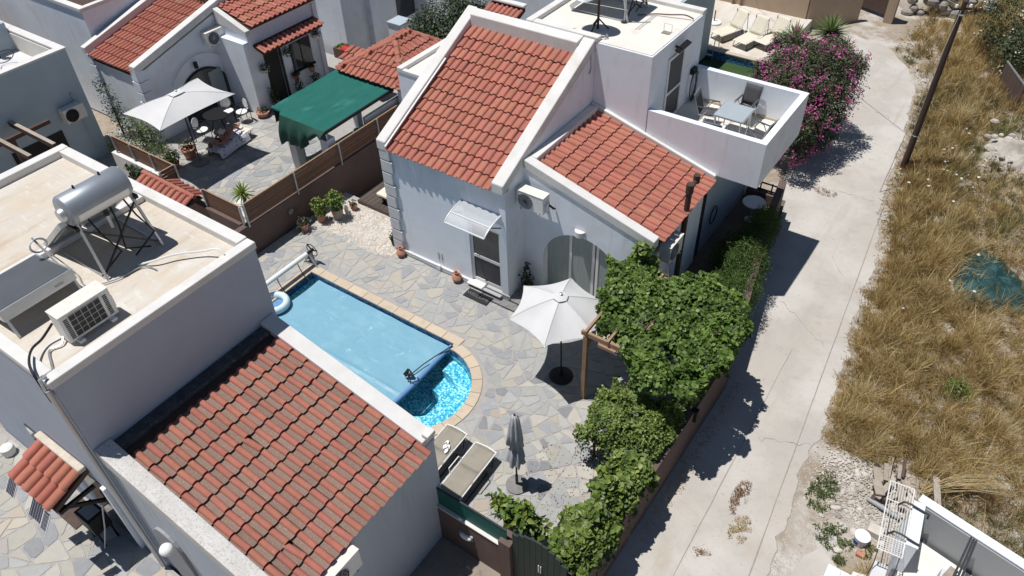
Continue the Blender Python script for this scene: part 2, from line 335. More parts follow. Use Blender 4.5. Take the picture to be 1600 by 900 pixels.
# one shared roof tile: a barrel and a flat pan, with a lip at the lower end
def tile_mesh(name, mats, w=.235, l=.45, pan=.104):
    rb = (w - pan) / 2; pr = [(-w / 2, .012, 1), (-w / 2 + pan * .5, .0, 1), (-w / 2 + pan, .010, 1)]
    for k in range(0, 7):
        a = math.pi - math.pi * k / 6; pr.append((w / 2 - rb + rb * math.cos(a), .012 + rb * .92 * math.sin(a), 0))
    n = len(pr); vs = []; fs = []; mi = []
    for (v, dz) in ((0, .056), (l, .0)):
        vs += [(u, v, z + dz) for u, z, q in pr]
    vs += [(u * .97, .018, z - .004) for u, z, q in pr]
    for i in range(n - 1):
        fs.append((i, i + 1, n + i + 1, n + i)); mi.append(1 if (i < 2 and len(mats) > 1) else 0)
        fs.append((2 * n + i, 2 * n + i + 1, i + 1, i)); mi.append(0)
    me = bpy.data.meshes.new(name); me.from_pydata(vs, [], fs)
    for m in mats: me.materials.append(MATS[m])
    me.polygons.foreach_set('material_index', mi)
    me.polygons.foreach_set('use_smooth', [True] * len(fs)); me.set_sharp_from_angle(angle=R(50))
    return me
def lay_tiles(parent, me, origin, u, v, nu, nv, w=.235, step=.385, keep=None, jit=.006, rows=None):
    """origin = lower corner of the tiled field; u across, v up the slope (unit vectors)"""
    u = Vector(u).normalized(); v = Vector(v).normalized(); n = u.cross(v); o0 = ORG.get(parent.name, Vector((0, 0, 0)))
    if n.z < 0: u = -u; n = u.cross(v); flip = True
    else: flip = False
    for j in range(nv):
        for i in range(nu):
            uu = (i + .5) * w * (-1 if flip else 1); vv = j * step
            p = Vector(origin) + u * (uu + rnd.uniform(-jit, jit)) + v * (vv + rnd.uniform(-jit, jit) * 1.5) + n * (.018 + rnd.uniform(0, .006))
            if keep and not keep((i + .5) * w, vv + step / 2): continue
            a = rnd.gauss(0, .016) + (rnd.gauss(0, .03) if rnd.random() < .05 else 0); uu2 = u * math.cos(a) + v * math.sin(a); vv2 = v * math.cos(a) - u * math.sin(a)
            p -= o0
            ob = bpy.data.objects.new('tile', me); C.objects.link(ob); ob.parent = parent
            ob.matrix_basis = Matrix(((uu2.x, vv2.x, n.x, p.x), (uu2.y, vv2.y, n.y, p.y), (uu2.z, vv2.z, n.z, p.z), (0, 0, 0, 1)))
TILE_MAIN = tile_mesh('roof_tile_main', ['tile_main'])
TILE_FG = tile_mesh('roof_tile_fg', ['tile_fg', 'tile_pan'])
TILE_FAR = tile_mesh('roof_tile_far', ['tile_far'])

# leaf clouds
def cloud(name, pts, nrm, size, mat, parent=None, shape='diamond', spread=.9, val=None, aspect=.6, droop=0.0):
    """pts Nx3, nrm Nx3 preferred facing; one joined mesh of small folded leaves"""
    N = len(pts); pts = np.asarray(pts, float)
    nr = np.asarray(nrm, float) + rng.normal(0, spread, (N, 3)) * .6; nr /= np.linalg.norm(nr, axis=1)[:, None] + 1e-9
    t = rng.normal(0, 1, (N, 3)); t[:, 2] -= droop; t -= nr * (t * nr).sum(1)[:, None]; t /= np.linalg.norm(t, axis=1)[:, None] + 1e-9
    b = np.cross(nr, t); s = (rng.uniform(size[0], size[1], N))[:, None]
    if shape == 'diamond': lo = [(0, 0, 0), (.5, aspect / 2, .08), (1, 0, -.05), (.5, -aspect / 2, .08)]; fa = [(0, 1, 2), (0, 2, 3)]
    elif shape == 'lobed': lo = [(0, 0, 0), (.12, .42, .06), (.55, .40, .10), (.95, 0, -.06), (.55, -.40, .10), (.12, -.42, .06)]; fa = [(0, 1, 2), (0, 2, 3), (0, 3, 4), (0, 4, 5)]
    else: lo = [(0, aspect / 2, 0), (.5, aspect / 2, .05), (1, 0, -.12), (.5, -aspect / 2, .05), (0, -aspect / 2, 0)]; fa = [(0, 1, 3), (0, 3, 4), (1, 2, 3)]
    k = len(lo); V = np.zeros((N, k, 3))
    for i, (a, c, d) in enumerate(lo): V[:, i] = pts + s * (t * a + b * c + nr * d)
    F = (np.arange(N)[:, None, None] * k + np.array(fa)[None]).reshape(-1, 3)
    vv = rng.uniform(0, 1, N) if val is None else np.clip(val, 0, 1)
    return raw(name, V.reshape(-1, 3), F, mat, parent, np.repeat(vv, k))
def raw(name, V, F, mat, parent=None, val=None):
    if parent is not None: V = V - np.array(ORG.get(parent.name, Vector((0, 0, 0))))
    me = bpy.data.meshes.new(name); nF = len(F); w = F.shape[1]
    me.vertices.add(len(V)); me.vertices.foreach_set('co', np.ascontiguousarray(V, dtype=np.float32).ravel())
    me.loops.add(nF * w); me.loops.foreach_set('vertex_index', np.ascontiguousarray(F, dtype=np.int32).ravel())
    me.polygons.add(nF); me.polygons.foreach_set('loop_start', np.arange(0, nF * w, w, dtype=np.int32))
    me.update(calc_edges=True)
    if val is not None:
        at = me.attributes.new('v', 'FLOAT', 'POINT'); at.data.foreach_set('value', np.asarray(val, dtype=np.float32))
    me.materials.append(MATS[mat]); ob = bpy.data.objects.new(name, me); C.objects.link(ob)
    if parent: ob.parent = parent
    return ob
def blob_pts(blobs, n, shell=.55):
    """points in ellipsoids (cx,cy,cz,rx,ry,rz), denser towards the skin; returns points and outward normals"""
    vol = np.array([b[3] * b[4] * b[5] for b in blobs]) ** .67; vol /= vol.sum(); P = []; Nn = []
    for b, q in zip(blobs, vol):
        m = max(1, int(n * q)); d = rng.normal(0, 1, (m, 3)); d /= np.linalg.norm(d, axis=1)[:, None]
        r = shell + (1 - shell) * rng.uniform(0, 1, m) ** .5; r += rng.normal(0, .06, m)
        P.append(np.array(b[:3]) + d * r[:, None] * np.array(b[3:])); Nn.append(d * .8 + np.array([0, 0, .7]))
    return np.vstack(P), np.vstack(Nn)
def gz(y):
    """height of the lane and the open ground"""
    return -.35 - .03 * (min(max(y, 6.0), 20.0) - 6.0)
# ------------------------------------------------------------------ ground
g = MB()
xs = [-400, -120, -60, -40, -17.25, -3.3, 1.5, 8, 20, 60, 120, 400]; ys = [-400, -100, -30, 0, 6.0, 6.35, 13.95, 20, 30, 60, 120, 400]
for i in range(len(xs) - 1):
    for j in range(len(ys) - 1):
        if xs[i] == -17.25 and ys[j] == 6.35: continue
        a, b_, c, d = xs[i], xs[i + 1], ys[j], ys[j + 1]
        g.add([(a, c, gz(c)), (b_, c, gz(c)), (b_, d, gz(d)), (a, d, gz(d))], [(0, 1, 2, 3)])
ground = struct(g.build('ground', 'dirt'))

# concrete lane: left edge along the walls, ragged right edge
def lane_l(y):
    if y < 13.7: return -3.12
    if y < 21.3: return -3.2 - (y - 13.7) * .19
    return -4.65 - (y - 21.3) * .16
LR = [(-8, .2), (4, -.2), (9.2, -.5), (11.8, -.6), (15.3, -.95), (21, -1.4), (24.6, -2.15), (30.3, -2.8), (33, -3.2), (34.8, -3.8), (36.2, -4.9), (37.0, -6.9)]
def lane_r(y):
    x = np.interp(y, [q[0] for q in LR], [q[1] for q in LR])
    return x + .22 * noise.noise(Vector((y * .9, 3.3, 0))) + .12 * noise.noise(Vector((y * 3.1, 7.3, 0))) + .05 * noise.noise(Vector((y * 9, 1.3, 0)))
g = MB(); n = 320
yy = [-8 + i * (36.9 + 8) / n for i in range(n + 1)]
vs = []
for y in yy: vs += [(lane_l(y) - .3, y, gz(y) + .02), ((lane_l(y) + lane_r(y)) / 2, y, gz(y) + .03), (lane_r(y), y, gz(y) + .025), (lane_r(y) + .05, y, gz(y) - .03)]
fs = []
for i in range(n):
    for k in range(3): fs.append((i * 4 + k, i * 4 + k + 1, i * 4 + k + 5, i * 4 + k + 4))
g.add(vs, fs); lane = struct(g.build('lane', 'concrete', smooth=True))
def ribbon(name, pts, w, mat, parent, zf, jag=0.0):
    g = MB(); vs = []; k = len(pts)
    for i, p in enumerate(pts):
        a = Vector(pts[max(0, i - 1)]); b_ = Vector(pts[min(k - 1, i + 1)]); d = (b_ - a).normalized(); nn = Vector((-d.y, d.x))
        ww = w * (1 + jag * rnd.uniform(-1, 1)) / 2; o = rnd.uniform(-1, 1) * jag * .02
        for s in (-1, 1):
            q = Vector(p) + nn * (s * ww + o); vs.append((q.x, q.y, zf(q.x, q.y)))
    g.add(vs, [(2 * i, 2 * i + 1, 2 * i + 3, 2 * i + 2) for i in range(k - 1)])
    return g.build(name, mat, parent)
lz = lambda x, y: gz(y) + .037
ribbon('joint', [(-.72 - .085 * (y - 9), y) for y in np.linspace(4, 25, 40)], .022, 'joint_dark', lane, lz, .3)
ribbon('joint', [(-2.02 - .03 * (y - 8), y) for y in np.linspace(2, 16, 30)], .016, 'joint_dark', lane, lz, .4)
for y0, x0, x1, dy in ((12.6, -1.9, -.75, .5), (17.9, -3.4, -1.6, -1.3), (24.2, -3.6, -2.3, .1), (20.6, -2.6, -1.7, -1.2), (30.5, -4.6, -3.4, -.3)):
    pts = [(x0 + (x1 - x0) * t + rnd.gauss(0, .02), y0 + dy * t + rnd.gauss(0, .05)) for t in np.linspace(0, 1, 14)]
    ribbon('crack', pts, .008, 'joint_dark', lane, lz, .8)

# ------------------------------------------------------------------ crazy paving
def clip(poly, px, py, nx, ny):
    out = []
    for i in range(len(poly)):
        a = poly[i]; b_ = poly[(i + 1) % len(poly)]
        da = (a[0] - px) * nx + (a[1] - py) * ny; db = (b_[0] - px) * nx + (b_[1] - py) * ny
        if da <= 0: out.append(a)
        if (da < 0 < db) or (db < 0 < da):
            t = da / (da - db); out.append((a[0] + (b_[0] - a[0]) * t, a[1] + (b_[1] - a[1]) * t))
    return out
PX0, PX1, PY0, PY1, PCX, PCY, PR = -15.1, -9.72, 7.3, 10.62, -9.72, 8.95, 1.48
def split_poly(poly, out, amin, amax):
    a = abs(sum(poly[i][0] * poly[(i + 1) % len(poly)][1] - poly[(i + 1) % len(poly)][0] * poly[i][1] for i in range(len(poly)))) / 2
    if a < rnd.uniform(amin, amax) * (1.6 if rnd.random() < .2 else 1): out.append(poly); return
    cx = sum(p[0] for p in poly) / len(poly); cy = sum(p[1] for p in poly) / len(poly)
    sxx = sum((p[0] - cx) ** 2 for p in poly); syy = sum((p[1] - cy) ** 2 for p in poly); sxy = sum((p[0] - cx) * (p[1] - cy) for p in poly)
    ang = .5 * math.atan2(2 * sxy, sxx - syy) + rnd.gauss(0, .45); t = rnd.uniform(-.14, .14) * math.sqrt(a); nx, ny = math.cos(ang), math.sin(ang)
    px, py = cx + nx * t, cy + ny * t
    for s_ in (1, -1):
        q = clip(poly, px, py, nx * s_, ny * s_)
        if len(q) >= 3: split_poly(q, out, amin, amax)
def paving(parent, x0, x1, y0, y1, sp, z, skip=None, pool=False, gap=.024, mats=(('stone', 5), ('stone_cream', 2.6), ('stone_blue', 2.2), ('stone_peach', .45)), cap=300):
    cells = []; split_poly([(x0, y0), (x1, y0), (x1, y1), (x0, y1)], cells, sp * sp * .35, sp * sp * 1.25)
    o0 = ORG.get(parent.name, Vector((0, 0, 0))); todo = []
    for poly in cells:
        sx_ = sum(p[0] for p in poly) / len(poly); sy_ = sum(p[1] for p in poly) / len(poly)
        if skip and skip(sx_, sy_): continue
        if pool:
            e = .31; cx = min(max(sx_, PX0 - e), PX1 + .2); cy = min(max(sy_, PY0 - e), PY1 + e); dx, dy = cx - sx_, cy - sy_; d = math.hypot(dx, dy)
            dc = math.hypot(PCX - sx_, PCY - sy_)
            if d < .02 or dc < PR + e + .02: continue
            poly = clip(poly, cx, cy, dx / d, dy / d); ux, uy = (PCX - sx_) / dc, (PCY - sy_) / dc
            poly = clip(poly, PCX - ux * (PR + e), PCY - uy * (PR + e), ux, uy)
        if len(poly) < 3: continue
        cx = sum(p[0] for p in poly) / len(poly); cy = sum(p[1] for p in poly) / len(poly)
        m = len(poly); src = poly; sgn = 1 if sum(src[i][0] * src[(i + 1) % m][1] - src[(i + 1) % m][0] * src[i][1] for i in range(m)) > 0 else -1
        for i in range(m):                                   # pull every side in by half a joint
            a, b_ = src[i], src[(i + 1) % m]; ex, ey = b_[0] - a[0], b_[1] - a[1]; l = math.hypot(ex, ey)
            if l < 1e-6: continue
            nx, ny = ey / l * sgn, -ex / l * sgn; w = gap * rnd.uniform(.3, .9); poly = clip(poly, a[0] - nx * w, a[1] - ny * w, nx, ny)
            if len(poly) < 3: break
        if len(poly) < 3: continue
        out = []                                             # knock the corners off
        for i in range(len(poly)):
            p, a, b_ = poly[i], poly[i - 1], poly[(i + 1) % len(poly)]; k = rnd.uniform(.06, .2)
            out += [(p[0] + (a[0] - p[0]) * k, p[1] + (a[1] - p[1]) * k), (p[0] + (b_[0] - p[0]) * k, p[1] + (b_[1] - p[1]) * k)]
        r_ = rnd.uniform(0, sum(m_[1] for m_ in mats))
        for mi, (mt, wt) in enumerate(mats):
            r_ -= wt
            if r_ <= 0: break
        todo.append((cx * cx + cy * cy, cx, cy, out, mi, rnd.uniform(.006, .013)))
    todo.sort(key=lambda t: t[0]); rest = MB()
    for q, (dd, cx, cy, poly, mi, h) in enumerate(todo):
        n = len(poly); vs = [(p[0] - cx, p[1] - cy, -.02) for p in poly] + [((p[0] - cx) * .985, (p[1] - cy) * .985, h) for p in poly]
        fs = [tuple(range(n, 2 * n))] + [(i, (i + 1) % n, n + (i + 1) % n, n + i) for i in range(n)]
        if q >= cap:
            rest.add([(v[0] + cx, v[1] + cy, v[2] + z) for v in vs], fs, mi); continue
        me = bpy.data.meshes.new('paving_stone'); me.from_pydata(vs, [], fs)
        if me.polygons[0].normal.z < 0: me.flip_normals()
        me.materials.append(MATS[mats[mi][0]])
        ob = bpy.data.objects.new('paving_stone', me); C.objects.link(ob); ob.parent = parent; ob.location = (cx - o0.x, cy - o0.y, z - o0.z)
    if rest.v:
        o = rest.build('small_paving', [m_[0] + '_small' for m_ in mats], parent); o['kind'] = 'stuff'
    return len(todo)

# pool patio: mortar bed with a hole for the pool
def pool_outline(e=0.0, n=20, x0=None):
    pts = [(PX0 - e, PY0 - e), (PX0 - e, PY1 + e), (PX1 + (e if e else 0), PY1 + e)]
    for k in range(n + 1):
        a = math.pi / 2 - math.pi * k / n
        pts.append((PCX + (PR + e) * math.cos(a), PCY + (PR + e) * math.sin(a)))
    pts.append((PX1, PY0 - e))
    out = [pts[0]]
    for p in pts[1:]:
        if abs(p[0] - out[-1][0]) + abs(p[1] - out[-1][1]) > 1e-3: out.append(p)
    return out
def fill_with_hole(name, outer, inner, z, mat):
    bm = bmesh.new(); es = []
    for loop in (outer, inner):
        vv = [bm.verts.new((p[0], p[1], z)) for p in loop]
        es += [bm.edges.new((vv[i], vv[(i + 1) % len(vv)])) for i in range(len(vv))]
    bmesh.ops.triangle_fill(bm, use_beauty=True, use_dissolve=False, edges=es)
    bmesh.ops.recalc_face_normals(bm, faces=bm.faces)
    me = bpy.data.meshes.new(name); bm.to_mesh(me); bm.free()
    if me.polygons[0].normal.z < 0: me.flip_normals()
    me.materials.append(MATS[mat]); o = bpy.data.objects.new(name, me); C.objects.link(o); return o
patio = struct(fill_with_hole('pool_patio', [(-17.15, 6.38), (-3.4, 6.38), (-3.4, 14.2), (-17.15, 14.2)], pool_outline(.1), 0.0, 'grout'))
print('paving', paving(patio, -17.1, -3.42, 6.45, 13.85, .41, .0, pool=True,
    skip=lambda x, y: (x > -13.5 and y > 13.1 and x < -9.6) or (x > -9.6 and y > 13.95) or (x < -13.5 and y > 12.5 - (x + 16) * .04 and not x < -16.9) or (x < -10.9 and y < 6.7)))

# ------------------------------------------------------------------ pool
pool = thing('swimming_pool', 'blue mosaic swimming pool with rounded end and stone edge in flagstone patio', 'pool', (-11.6, 8.95, 0))
inn = pool_outline(0)
g = MB(); n = len(inn)
g.add([(p[0], p[1], -.02) for p in inn] + [(p[0], p[1], -1.05) for p in inn], [(i, (i + 1) % n, n + (i + 1) % n, n + i) for i in range(n)] + [tuple(range(n, 2 * n))])
g.build('basin', 'mosaic_pool', pool)
g = MB()
o2 = [(p[0] + (PCX - .8 - p[0]) * .004, p[1] + (PCY - p[1]) * .004) for p in inn]
g.add([(p[0], p[1], -.02) for p in o2] + [(p[0], p[1], -.22) for p in o2], [(i, (i + 1) % n, n + (i + 1) % n, n + i) for i in range(n)])
g.build('waterline_tiles', 'mosaic_band', pool)
for rr, zt in ((1.02, -.78), (.62, -1.02)):
    pass
for r0, r1, zt in ((1.0, 1.47, -.38), (.5, 1.0, -.62)):
    g = MB(); k = 18; vs = []
    for i in range(k + 1):
        a = math.pi * .5 - math.pi * i / k; c_, s_ = math.cos(a), math.sin(a)
        vs += [(PCX + r0 * c_ + .1, PCY + r0 * s_, -1.04), (PCX + r0 * c_ + .1, PCY + r0 * s_, zt), (PCX + r1 * c_ + (.1 if r1 < 1.2 else 0), PCY + r1 * s_, zt)]
    g.add(vs, [(i * 3 + j, i * 3 + j + 1, i * 3 + j + 4, i * 3 + j + 3) for i in range(k) for j in range(2)])
    g.build('step', 'mosaic_pool', pool)
g = MB(); wi = pool_outline(-.004); g.add([(p[0], p[1], -.12) for p in wi], [tuple(range(len(wi)))]); g.build('water', 'water', pool)
def coping_piece(poly):
    g = MB(); g.prism([(p[0], p[1]) for p in poly], 'z', -.05, .028); g.build('coping_stone', 'pool_coping', pool, bevel=.012)
x = PX0 - .28
for k in range(10):
    w = (PX1 + .16 - x) / (10 - k); coping_piece([(x + .004, PY1), (x + w - .004, PY1), (x + w - .004, PY1 + .28), (x + .004, PY1 + .28)]); 
    coping_piece([(x + .004, PY0 - .28), (x + w - .004, PY0 - .28), (x + w - .004, PY0), (x + .004, PY0)]); x += w
for k in range(6):
    w = (PY1 - PY0) / 6; y = PY0 + k * w; coping_piece([(PX0 - .28, y + .004), (PX0, y + .004), (PX0, y + w - .004), (PX0 - .28, y + w - .004)])
for k in range(11):
    a0 = math.pi / 2 - .10 - (math.pi - .2) * k / 11 - .003; a1 = math.pi / 2 - .10 - (math.pi - .2) * (k + 1) / 11 + .003; am = (a0 + a1) / 2
    coping_piece([(PCX + r_ * math.cos(a), PCY + r_ * math.sin(a)) for r_, a in ((PR, a0), (PR, am), (PR, a1), (PR + .28, a1), (PR + .28, am), (PR + .28, a0))])
MB().prism([(PX1 + .002, PY1 - .205), (PX1 + .20, PY1 - .20), (PX1 + .45, PY1 - .20), (PX1 + .45, PY1 + .02), (PX1 + .162, PY1 + .02), (PX1 + .162, PY1 - .002), (PX1 + .002, PY1 - .002)], 'z', -.05, .024).build('coping_stone', 'pool_coping', pool)
# floating solar cover
def cov(u, v):
    x = -14.78 + u * 5.0; y = PY0 + .06 + v * (PY1 - PY0 - .12)
    z = -.105 + .014 * noise.noise(Vector((x * 2.6, y * .9, 5))) + .012 * noise.noise(Vector((x * 1.6, y * 1.6, 0))) + .006 * noise.noise(Vector((x * 5, y * 5, 2)))
    yc = 8.55 + .02 * math.sin(x); z += .035 * math.exp(-((y - yc) / .05) ** 2)
    return (x + .03 * math.sin(v * 9), y, z)
cover = thing('pool_cover', 'pale blue floating cover lying on the swimming pool', 'pool cover', (-12.3, 9, -.1))
g = MB().grid(cov, 70, 90); o = g.build('sheet', 'cover', cover, smooth='all')
g = MB(); g.tube([(-9.76 + .015 * math.sin(y * 3), y, -.05) for y in np.linspace(PY0 + .06, PY1 - .06, 16)], .062, 10); g.build('rolled_edge', 'cover_roll', cover, smooth=True)
rp = [(-9.68, 10.52, .06), (-9.74, 10.3, .06), (-9.85, 10.0, .02), (-9.95, 9.6, .0), (-10.0, 9.25, -.02)]
g = MB().tube(rp, .016, 6)
for k in range(26):
    a = k * 2.1; g.tube([(-10.03 + .12 * math.cos(a) * (k / 26 + .3) + rnd.gauss(0, .02), 9.12 + .10 * math.sin(a) * (k / 26 + .3), .0 + k * .003), (-10.03 + .12 * math.cos(a + 2) * (k / 26 + .3), 9.12 + .12 * math.sin(a + 2), .01 + k * .003)], .018, 5)
g.tube([(-9.98, 9.05, .02), (-9.85, 8.9, .06), (-9.72, 8.95, .07), (-9.66, 9.08, .05), (-9.75, 9.15, .06)], .016, 6)
tag(g.build('rope', 'black_rubber'), 'dark tangled rope on the end of the blue pool cover', 'rope')
# cover reel
reel = thing('cover_reel', 'white cover roller with black hand wheel at the pool end', 'pool reel', (-15.35, 9.6, 0))
g = MB().tube([(-15.35, 7.0, .48), (-15.35, 10.78, .48)], .075, 14); g.build('roller_tube', 'white_plastic', reel, smooth=True)
g = MB()
for y in (10.86, 6.95):
    g = MB(); g.bar((-15.35, y, .46), (-15.12, y, .02), .05); g.bar((-15.35, y, .46), (-15.62, y, .02), .05); g.bar((-15.66, y, .02), (-15.06, y, .02), .05); g.build('stand', 'metal_light', reel)
g = MB(); ring = [(-15.35 + .21 * math.cos(a), 11.0, .48 + .21 * math.sin(a)) for a in np.linspace(0, 2 * math.pi, 25)]
g.tube(ring, .014, 6, cap=False)
for k in range(3):
    a = k * 2.09 + .3; g.bar((-15.35, 11.0, .48), (-15.35 + .24 * math.cos(a), 11.0, .48 + .24 * math.sin(a)), .03)
g.tube([(-15.35, 10.8, .48), (-15.35, 11.05, .48)], .05, 10)
g.build('hand_wheel', 'black', reel, smooth=True)
for y in (10.35, 9.55, 8.7):
    MB().tube([(-15.30, y, .46), (-15.2, y - .02, .25), (-15.05, y - .03, .03), (-14.8, y - .03, -.06)], .014, 5).build('strap', 'black_rubber', reel)
MB().box(-15.62, -15.30, 10.88, 10.98, .16, .26).build('pedal', 'metal_dark', reel)
# ring float
fl = thing('ring_float', 'white ring float with blue inside at the pool corner', 'float', (-14.9, 8.95, 0))
g = MB(); g.add(*(lambda N=28, n=10: ([( -14.98 + (.34 + .1 * math.cos(2 * math.pi * j / n)) * math.cos(2 * math.pi * i / N), 9.05 + (.34 + .1 * math.cos(2 * math.pi * j / n)) * math.sin(2 * math.pi * i / N), .04 + .12 * math.sin(2 * math.pi * j / n)) for i in range(N) for j in range(n)],
    [(i * n + j, ((i + 1) % N) * n + j, ((i + 1) % N) * n + (j + 1) % n, i * n + (j + 1) % n) for i in range(N) for j in range(n)]))())
g.build('ring', 'cyan_float', fl, smooth='all')
MB().lathe([(.30, -.03), (.30, -.02), (.01, -.015)], (-14.98, 9.05, 0), 20).build('float_floor', 'cover_roll', fl)

# gravel bed, deck, boundary wall and fence
bed = MB(); bed.add([(-17.1, 12.2, .004), (-15.9, 12.35, .004), (-14.9, 12.2, .004), (-13.6, 12.5, .004), (-13.6, 14.0, .004), (-17.1, 14.0, .004)], [(0, 1, 2, 3, 4, 5)])
struct(bed.build('gravel_bed', 'gravel'))
N = 5200; P_ = np.column_stack([rng.uniform(-17.05, -13.62, N), rng.uniform(12.25, 13.95, N), rng.uniform(.0, .022, N)])
P_ = P_[P_[:, 1] > 12.33 - (P_[:, 0] + 16) * .03 + .08 * np.sin(P_[:, 0] * 4)]
def pebbles(name, P_, s0, s1, mat, label, cat):
    N = len(P_); s = rng.uniform(s0, s1, N)[:, None]
    base = np.array([(1, 0, 0), (0, 1, 0), (-1, 0, 0), (0, -1, 0), (0, 0, .7)], float)
    ang = rng.uniform(0, 6.28, N); V = np.zeros((N, 5, 3)); asp = rng.uniform(.6, 1, N)
    for i, b_ in enumerate(base):
        V[:, i, 0] = P_[:, 0] + s[:, 0] * (b_[0] * np.cos(ang) - b_[1] * asp * np.sin(ang)); V[:, i, 1] = P_[:, 1] + s[:, 0] * (b_[0] * np.sin(ang) + b_[1] * asp * np.cos(ang)); V[:, i, 2] = P_[:, 2] + s[:, 0] * b_[2]
    F = (np.arange(N)[:, None, None] * 5 + np.array([(0, 1, 4), (1, 2, 4), (2, 3, 4), (3, 0, 4)])[None]).reshape(-1, 3)
    return tag(raw(name, V.reshape(-1, 3), F, mat), label, cat, kind='stuff')
pebbles('white_gravel', P_, .015, .036, 'gravel_white', 'pale loose gravel beside the wooden deck', 'gravel')
dk = thing('wooden_deck', 'dark brown plank deck between brown wall and white house', 'deck', (-15.4, 15.5, 0))
for k in range(16):
    x0 = -16.32 + k * .172; MB().box(x0, x0 + .16, 13.98, 17.4, .06, .16).build('plank', 'deck', dk)
MB().box(-16.34, -13.66, 13.95, 13.978, .0, .15).build('edge_board', 'deck', dk)
lb = thing('deck_lounger', 'cream covered lounger on the dark plank deck', 'lounger', (-15.0, 14.5, .16))
MB().box(-15.62, -14.0, 14.15, 14.95, .48, .58).build('cover', 'textile_cream', lb, bevel=.03)
g = MB()
for x, y in ((-15.45, 14.28), (-15.45, 14.82), (-14.2, 14.28), (-14.2, 14.82)): g.box(x - .03, x + .03, y - .03, y + .03, .16, .48)
g.box(-15.55, -14.1, 14.2, 14.9, .40, .476); g.build('frame', 'black', lb)

bw = thing('boundary_wall', 'dark brown rendered wall between pool patio and neighbour yard', 'wall', (-17.3, 13.8, 0))
MB().box(-17.4, -17.2, 9.9, 18.3, -.5, 1.05).build('wall', 'brown_wall', bw, bevel=.01)
MB().lathe([(.0, 0), (.09, 0), (.1, .03), (.06, .05)], (0, 0, 0), 14).build('wall_lamp', 'pot_grey', bw, off=False).matrix_basis = Matrix.Translation((-17.19 + 17.3, 11.9 - 13.8, .62)) @ Matrix.Rotation(R(90), 4, 'Y')
def slat_fence(name, label, p, q, z0, z1, posts, n=6, group=None):
    p = Vector((*p, 0)); q = Vector((*q, 0)); f = thing(name, label, 'fence', (p + q) / 2); d = (q - p).normalized(); nn = Vector((-d.y, d.x, 0)); L = (q - p).length
    cuts = [0] + [t for t in posts if 0 < t < L] + [L]
    h = (z1 - z0) / n
    for a, b_ in zip(cuts[:-1], cuts[1:]):
        for k in range(n):
            z = z0 + (k + .5) * h + rnd.uniform(-.004, .004)
            MB().bar(p + d * (a + .02) + Vector((0, 0, z)), p + d * (b_ - .02) + Vector((0, 0, z)), .022, h - rnd.choice((.004, .012, .02))).build('slat', 'wood', f)
    for t in cuts:
        MB().bar(p + d * t + nn * .035 + Vector((0, 0, z0 - .12)), p + d * t + nn * .035 + Vector((0, 0, z1 + .02)), .05).build('post', 'metal_light', f)
    MB().bar(p + Vector((0, 0, z1 + .01)), q + Vector((0, 0, z1 + .01)), .045, .02).build('cap_rail', 'wood_pale', f)
    return f
slat_fence('slat_fence', 'brown slat fence on the wall between pool patio and green canopy', (-17.25, 18.2), (-17.25, 10.38), 1.1, 1.77, [2.0, 3.85, 5.82])
slat_fence('slat_fence', 'low brown slat fence running left from the wall corner below the palm', (-17.3, 10.33), (-19.0, 10.33), 1.1, 1.7, [])
slat_fence('slat_fence', 'brown slat fence beside the flower bed of the neighbour yard', (-20.9, 10.75), (-24.3, 10.75), 1.05, 1.62, [1.3, 2.4])
slat_fence('slat_fence', 'short brown slat panel beside the small tiled gate roof', (-20.9, 10.7), (-20.9, 10.15), 1.0, 1.7, [])
sw = thing('garden_wall', 'low pale wall under the slat fence beside the ivy', 'wall', (-21, 10.6, 0))
MB().box(-24.5, -20.85, 10.6, 10.8, -.4, 1.0).build('wall', 'coping', sw); MB().box(-20.9, -17.42, 10.2, 10.4, -.4, 1.08).build('wall', 'brown_wall', sw)
# small tiled ridge over the gate
gr_ = thing('gate_roof', 'little red tiled roof over the wall gate behind the flat roof', 'roof', (-20.2, 10.1, 1.6))
MB().prism([(9.72, 1.35), (10.02, 1.52), (10.32, 1.35)], 'x', -21.6, -19.1).build('roof_body', 'under_roof', gr_)
lay_tiles(gr_, TILE_FAR, (-21.6, 9.70, 1.34), (1, 0, 0), (0, .87, .49), 10, 1, w=.25)
lay_tiles(gr_, TILE_FAR, (-20.6, 10.42, 1.30), (1, 0, 0), (0, -.80, .55), 6, 1, w=.25)
for k in range(6):
    MB().tube([(-21.6 + k * .42, 10.03, 1.56), (-21.16 + k * .42, 10.03, 1.57)], [.085, .07], 10).build('ridge_tile', 'tile_far', gr_, smooth=True)

# road side wall, gate and green screen
rw = thing('lane_wall', 'long brown rendered wall along the lane below the vines', 'wall', (-3.3, 10, 0))
MB().prism([(6.05, gz(6) - .5), (6.05, .9), (13.7, .9), (13.7, gz(13.7) - .5)], 'x', -3.42, -3.2).build('wall', 'brown_wall', rw, bevel=.01)
g = MB()
def seg(p, q, w, z0, z1):
    g.bar((p[0], p[1], (z0 + z1) / 2), (q[0], q[1], (z0 + z1) / 2), w, z1 - z0)
seg((-3.31, 13.71), (-4.52, 19.6), .22, -1.3, .86); seg((-4.525, 19.62), (-4.8, 21.4), .22, -1.3, .86); g.build('wall', 'brown_wall', rw)
MB().box(-3.28, -3.12, 11.32, 11.46, .55, .92).build('wall_light', 'black', rw, bevel=.01)
fw = thing('street_wall', 'brown rendered wall with pale top edge beside the dark gate', 'wall', (-5.8, 6.2, 0))
MB().box(-6.62, -5.0, 6.15, 6.35, -.6, .86).build('wall', 'brown_wall', fw, bevel=.006)
MB().box(-6.62, -5.0, 6.13, 6.37, .862, .89).build('wall_cap', 'coping', fw)
MB().box(-5.0, -4.72, 6.10, 6.42, -.6, 1.12).build('pillar', 'brown_wall', fw, bevel=.008)
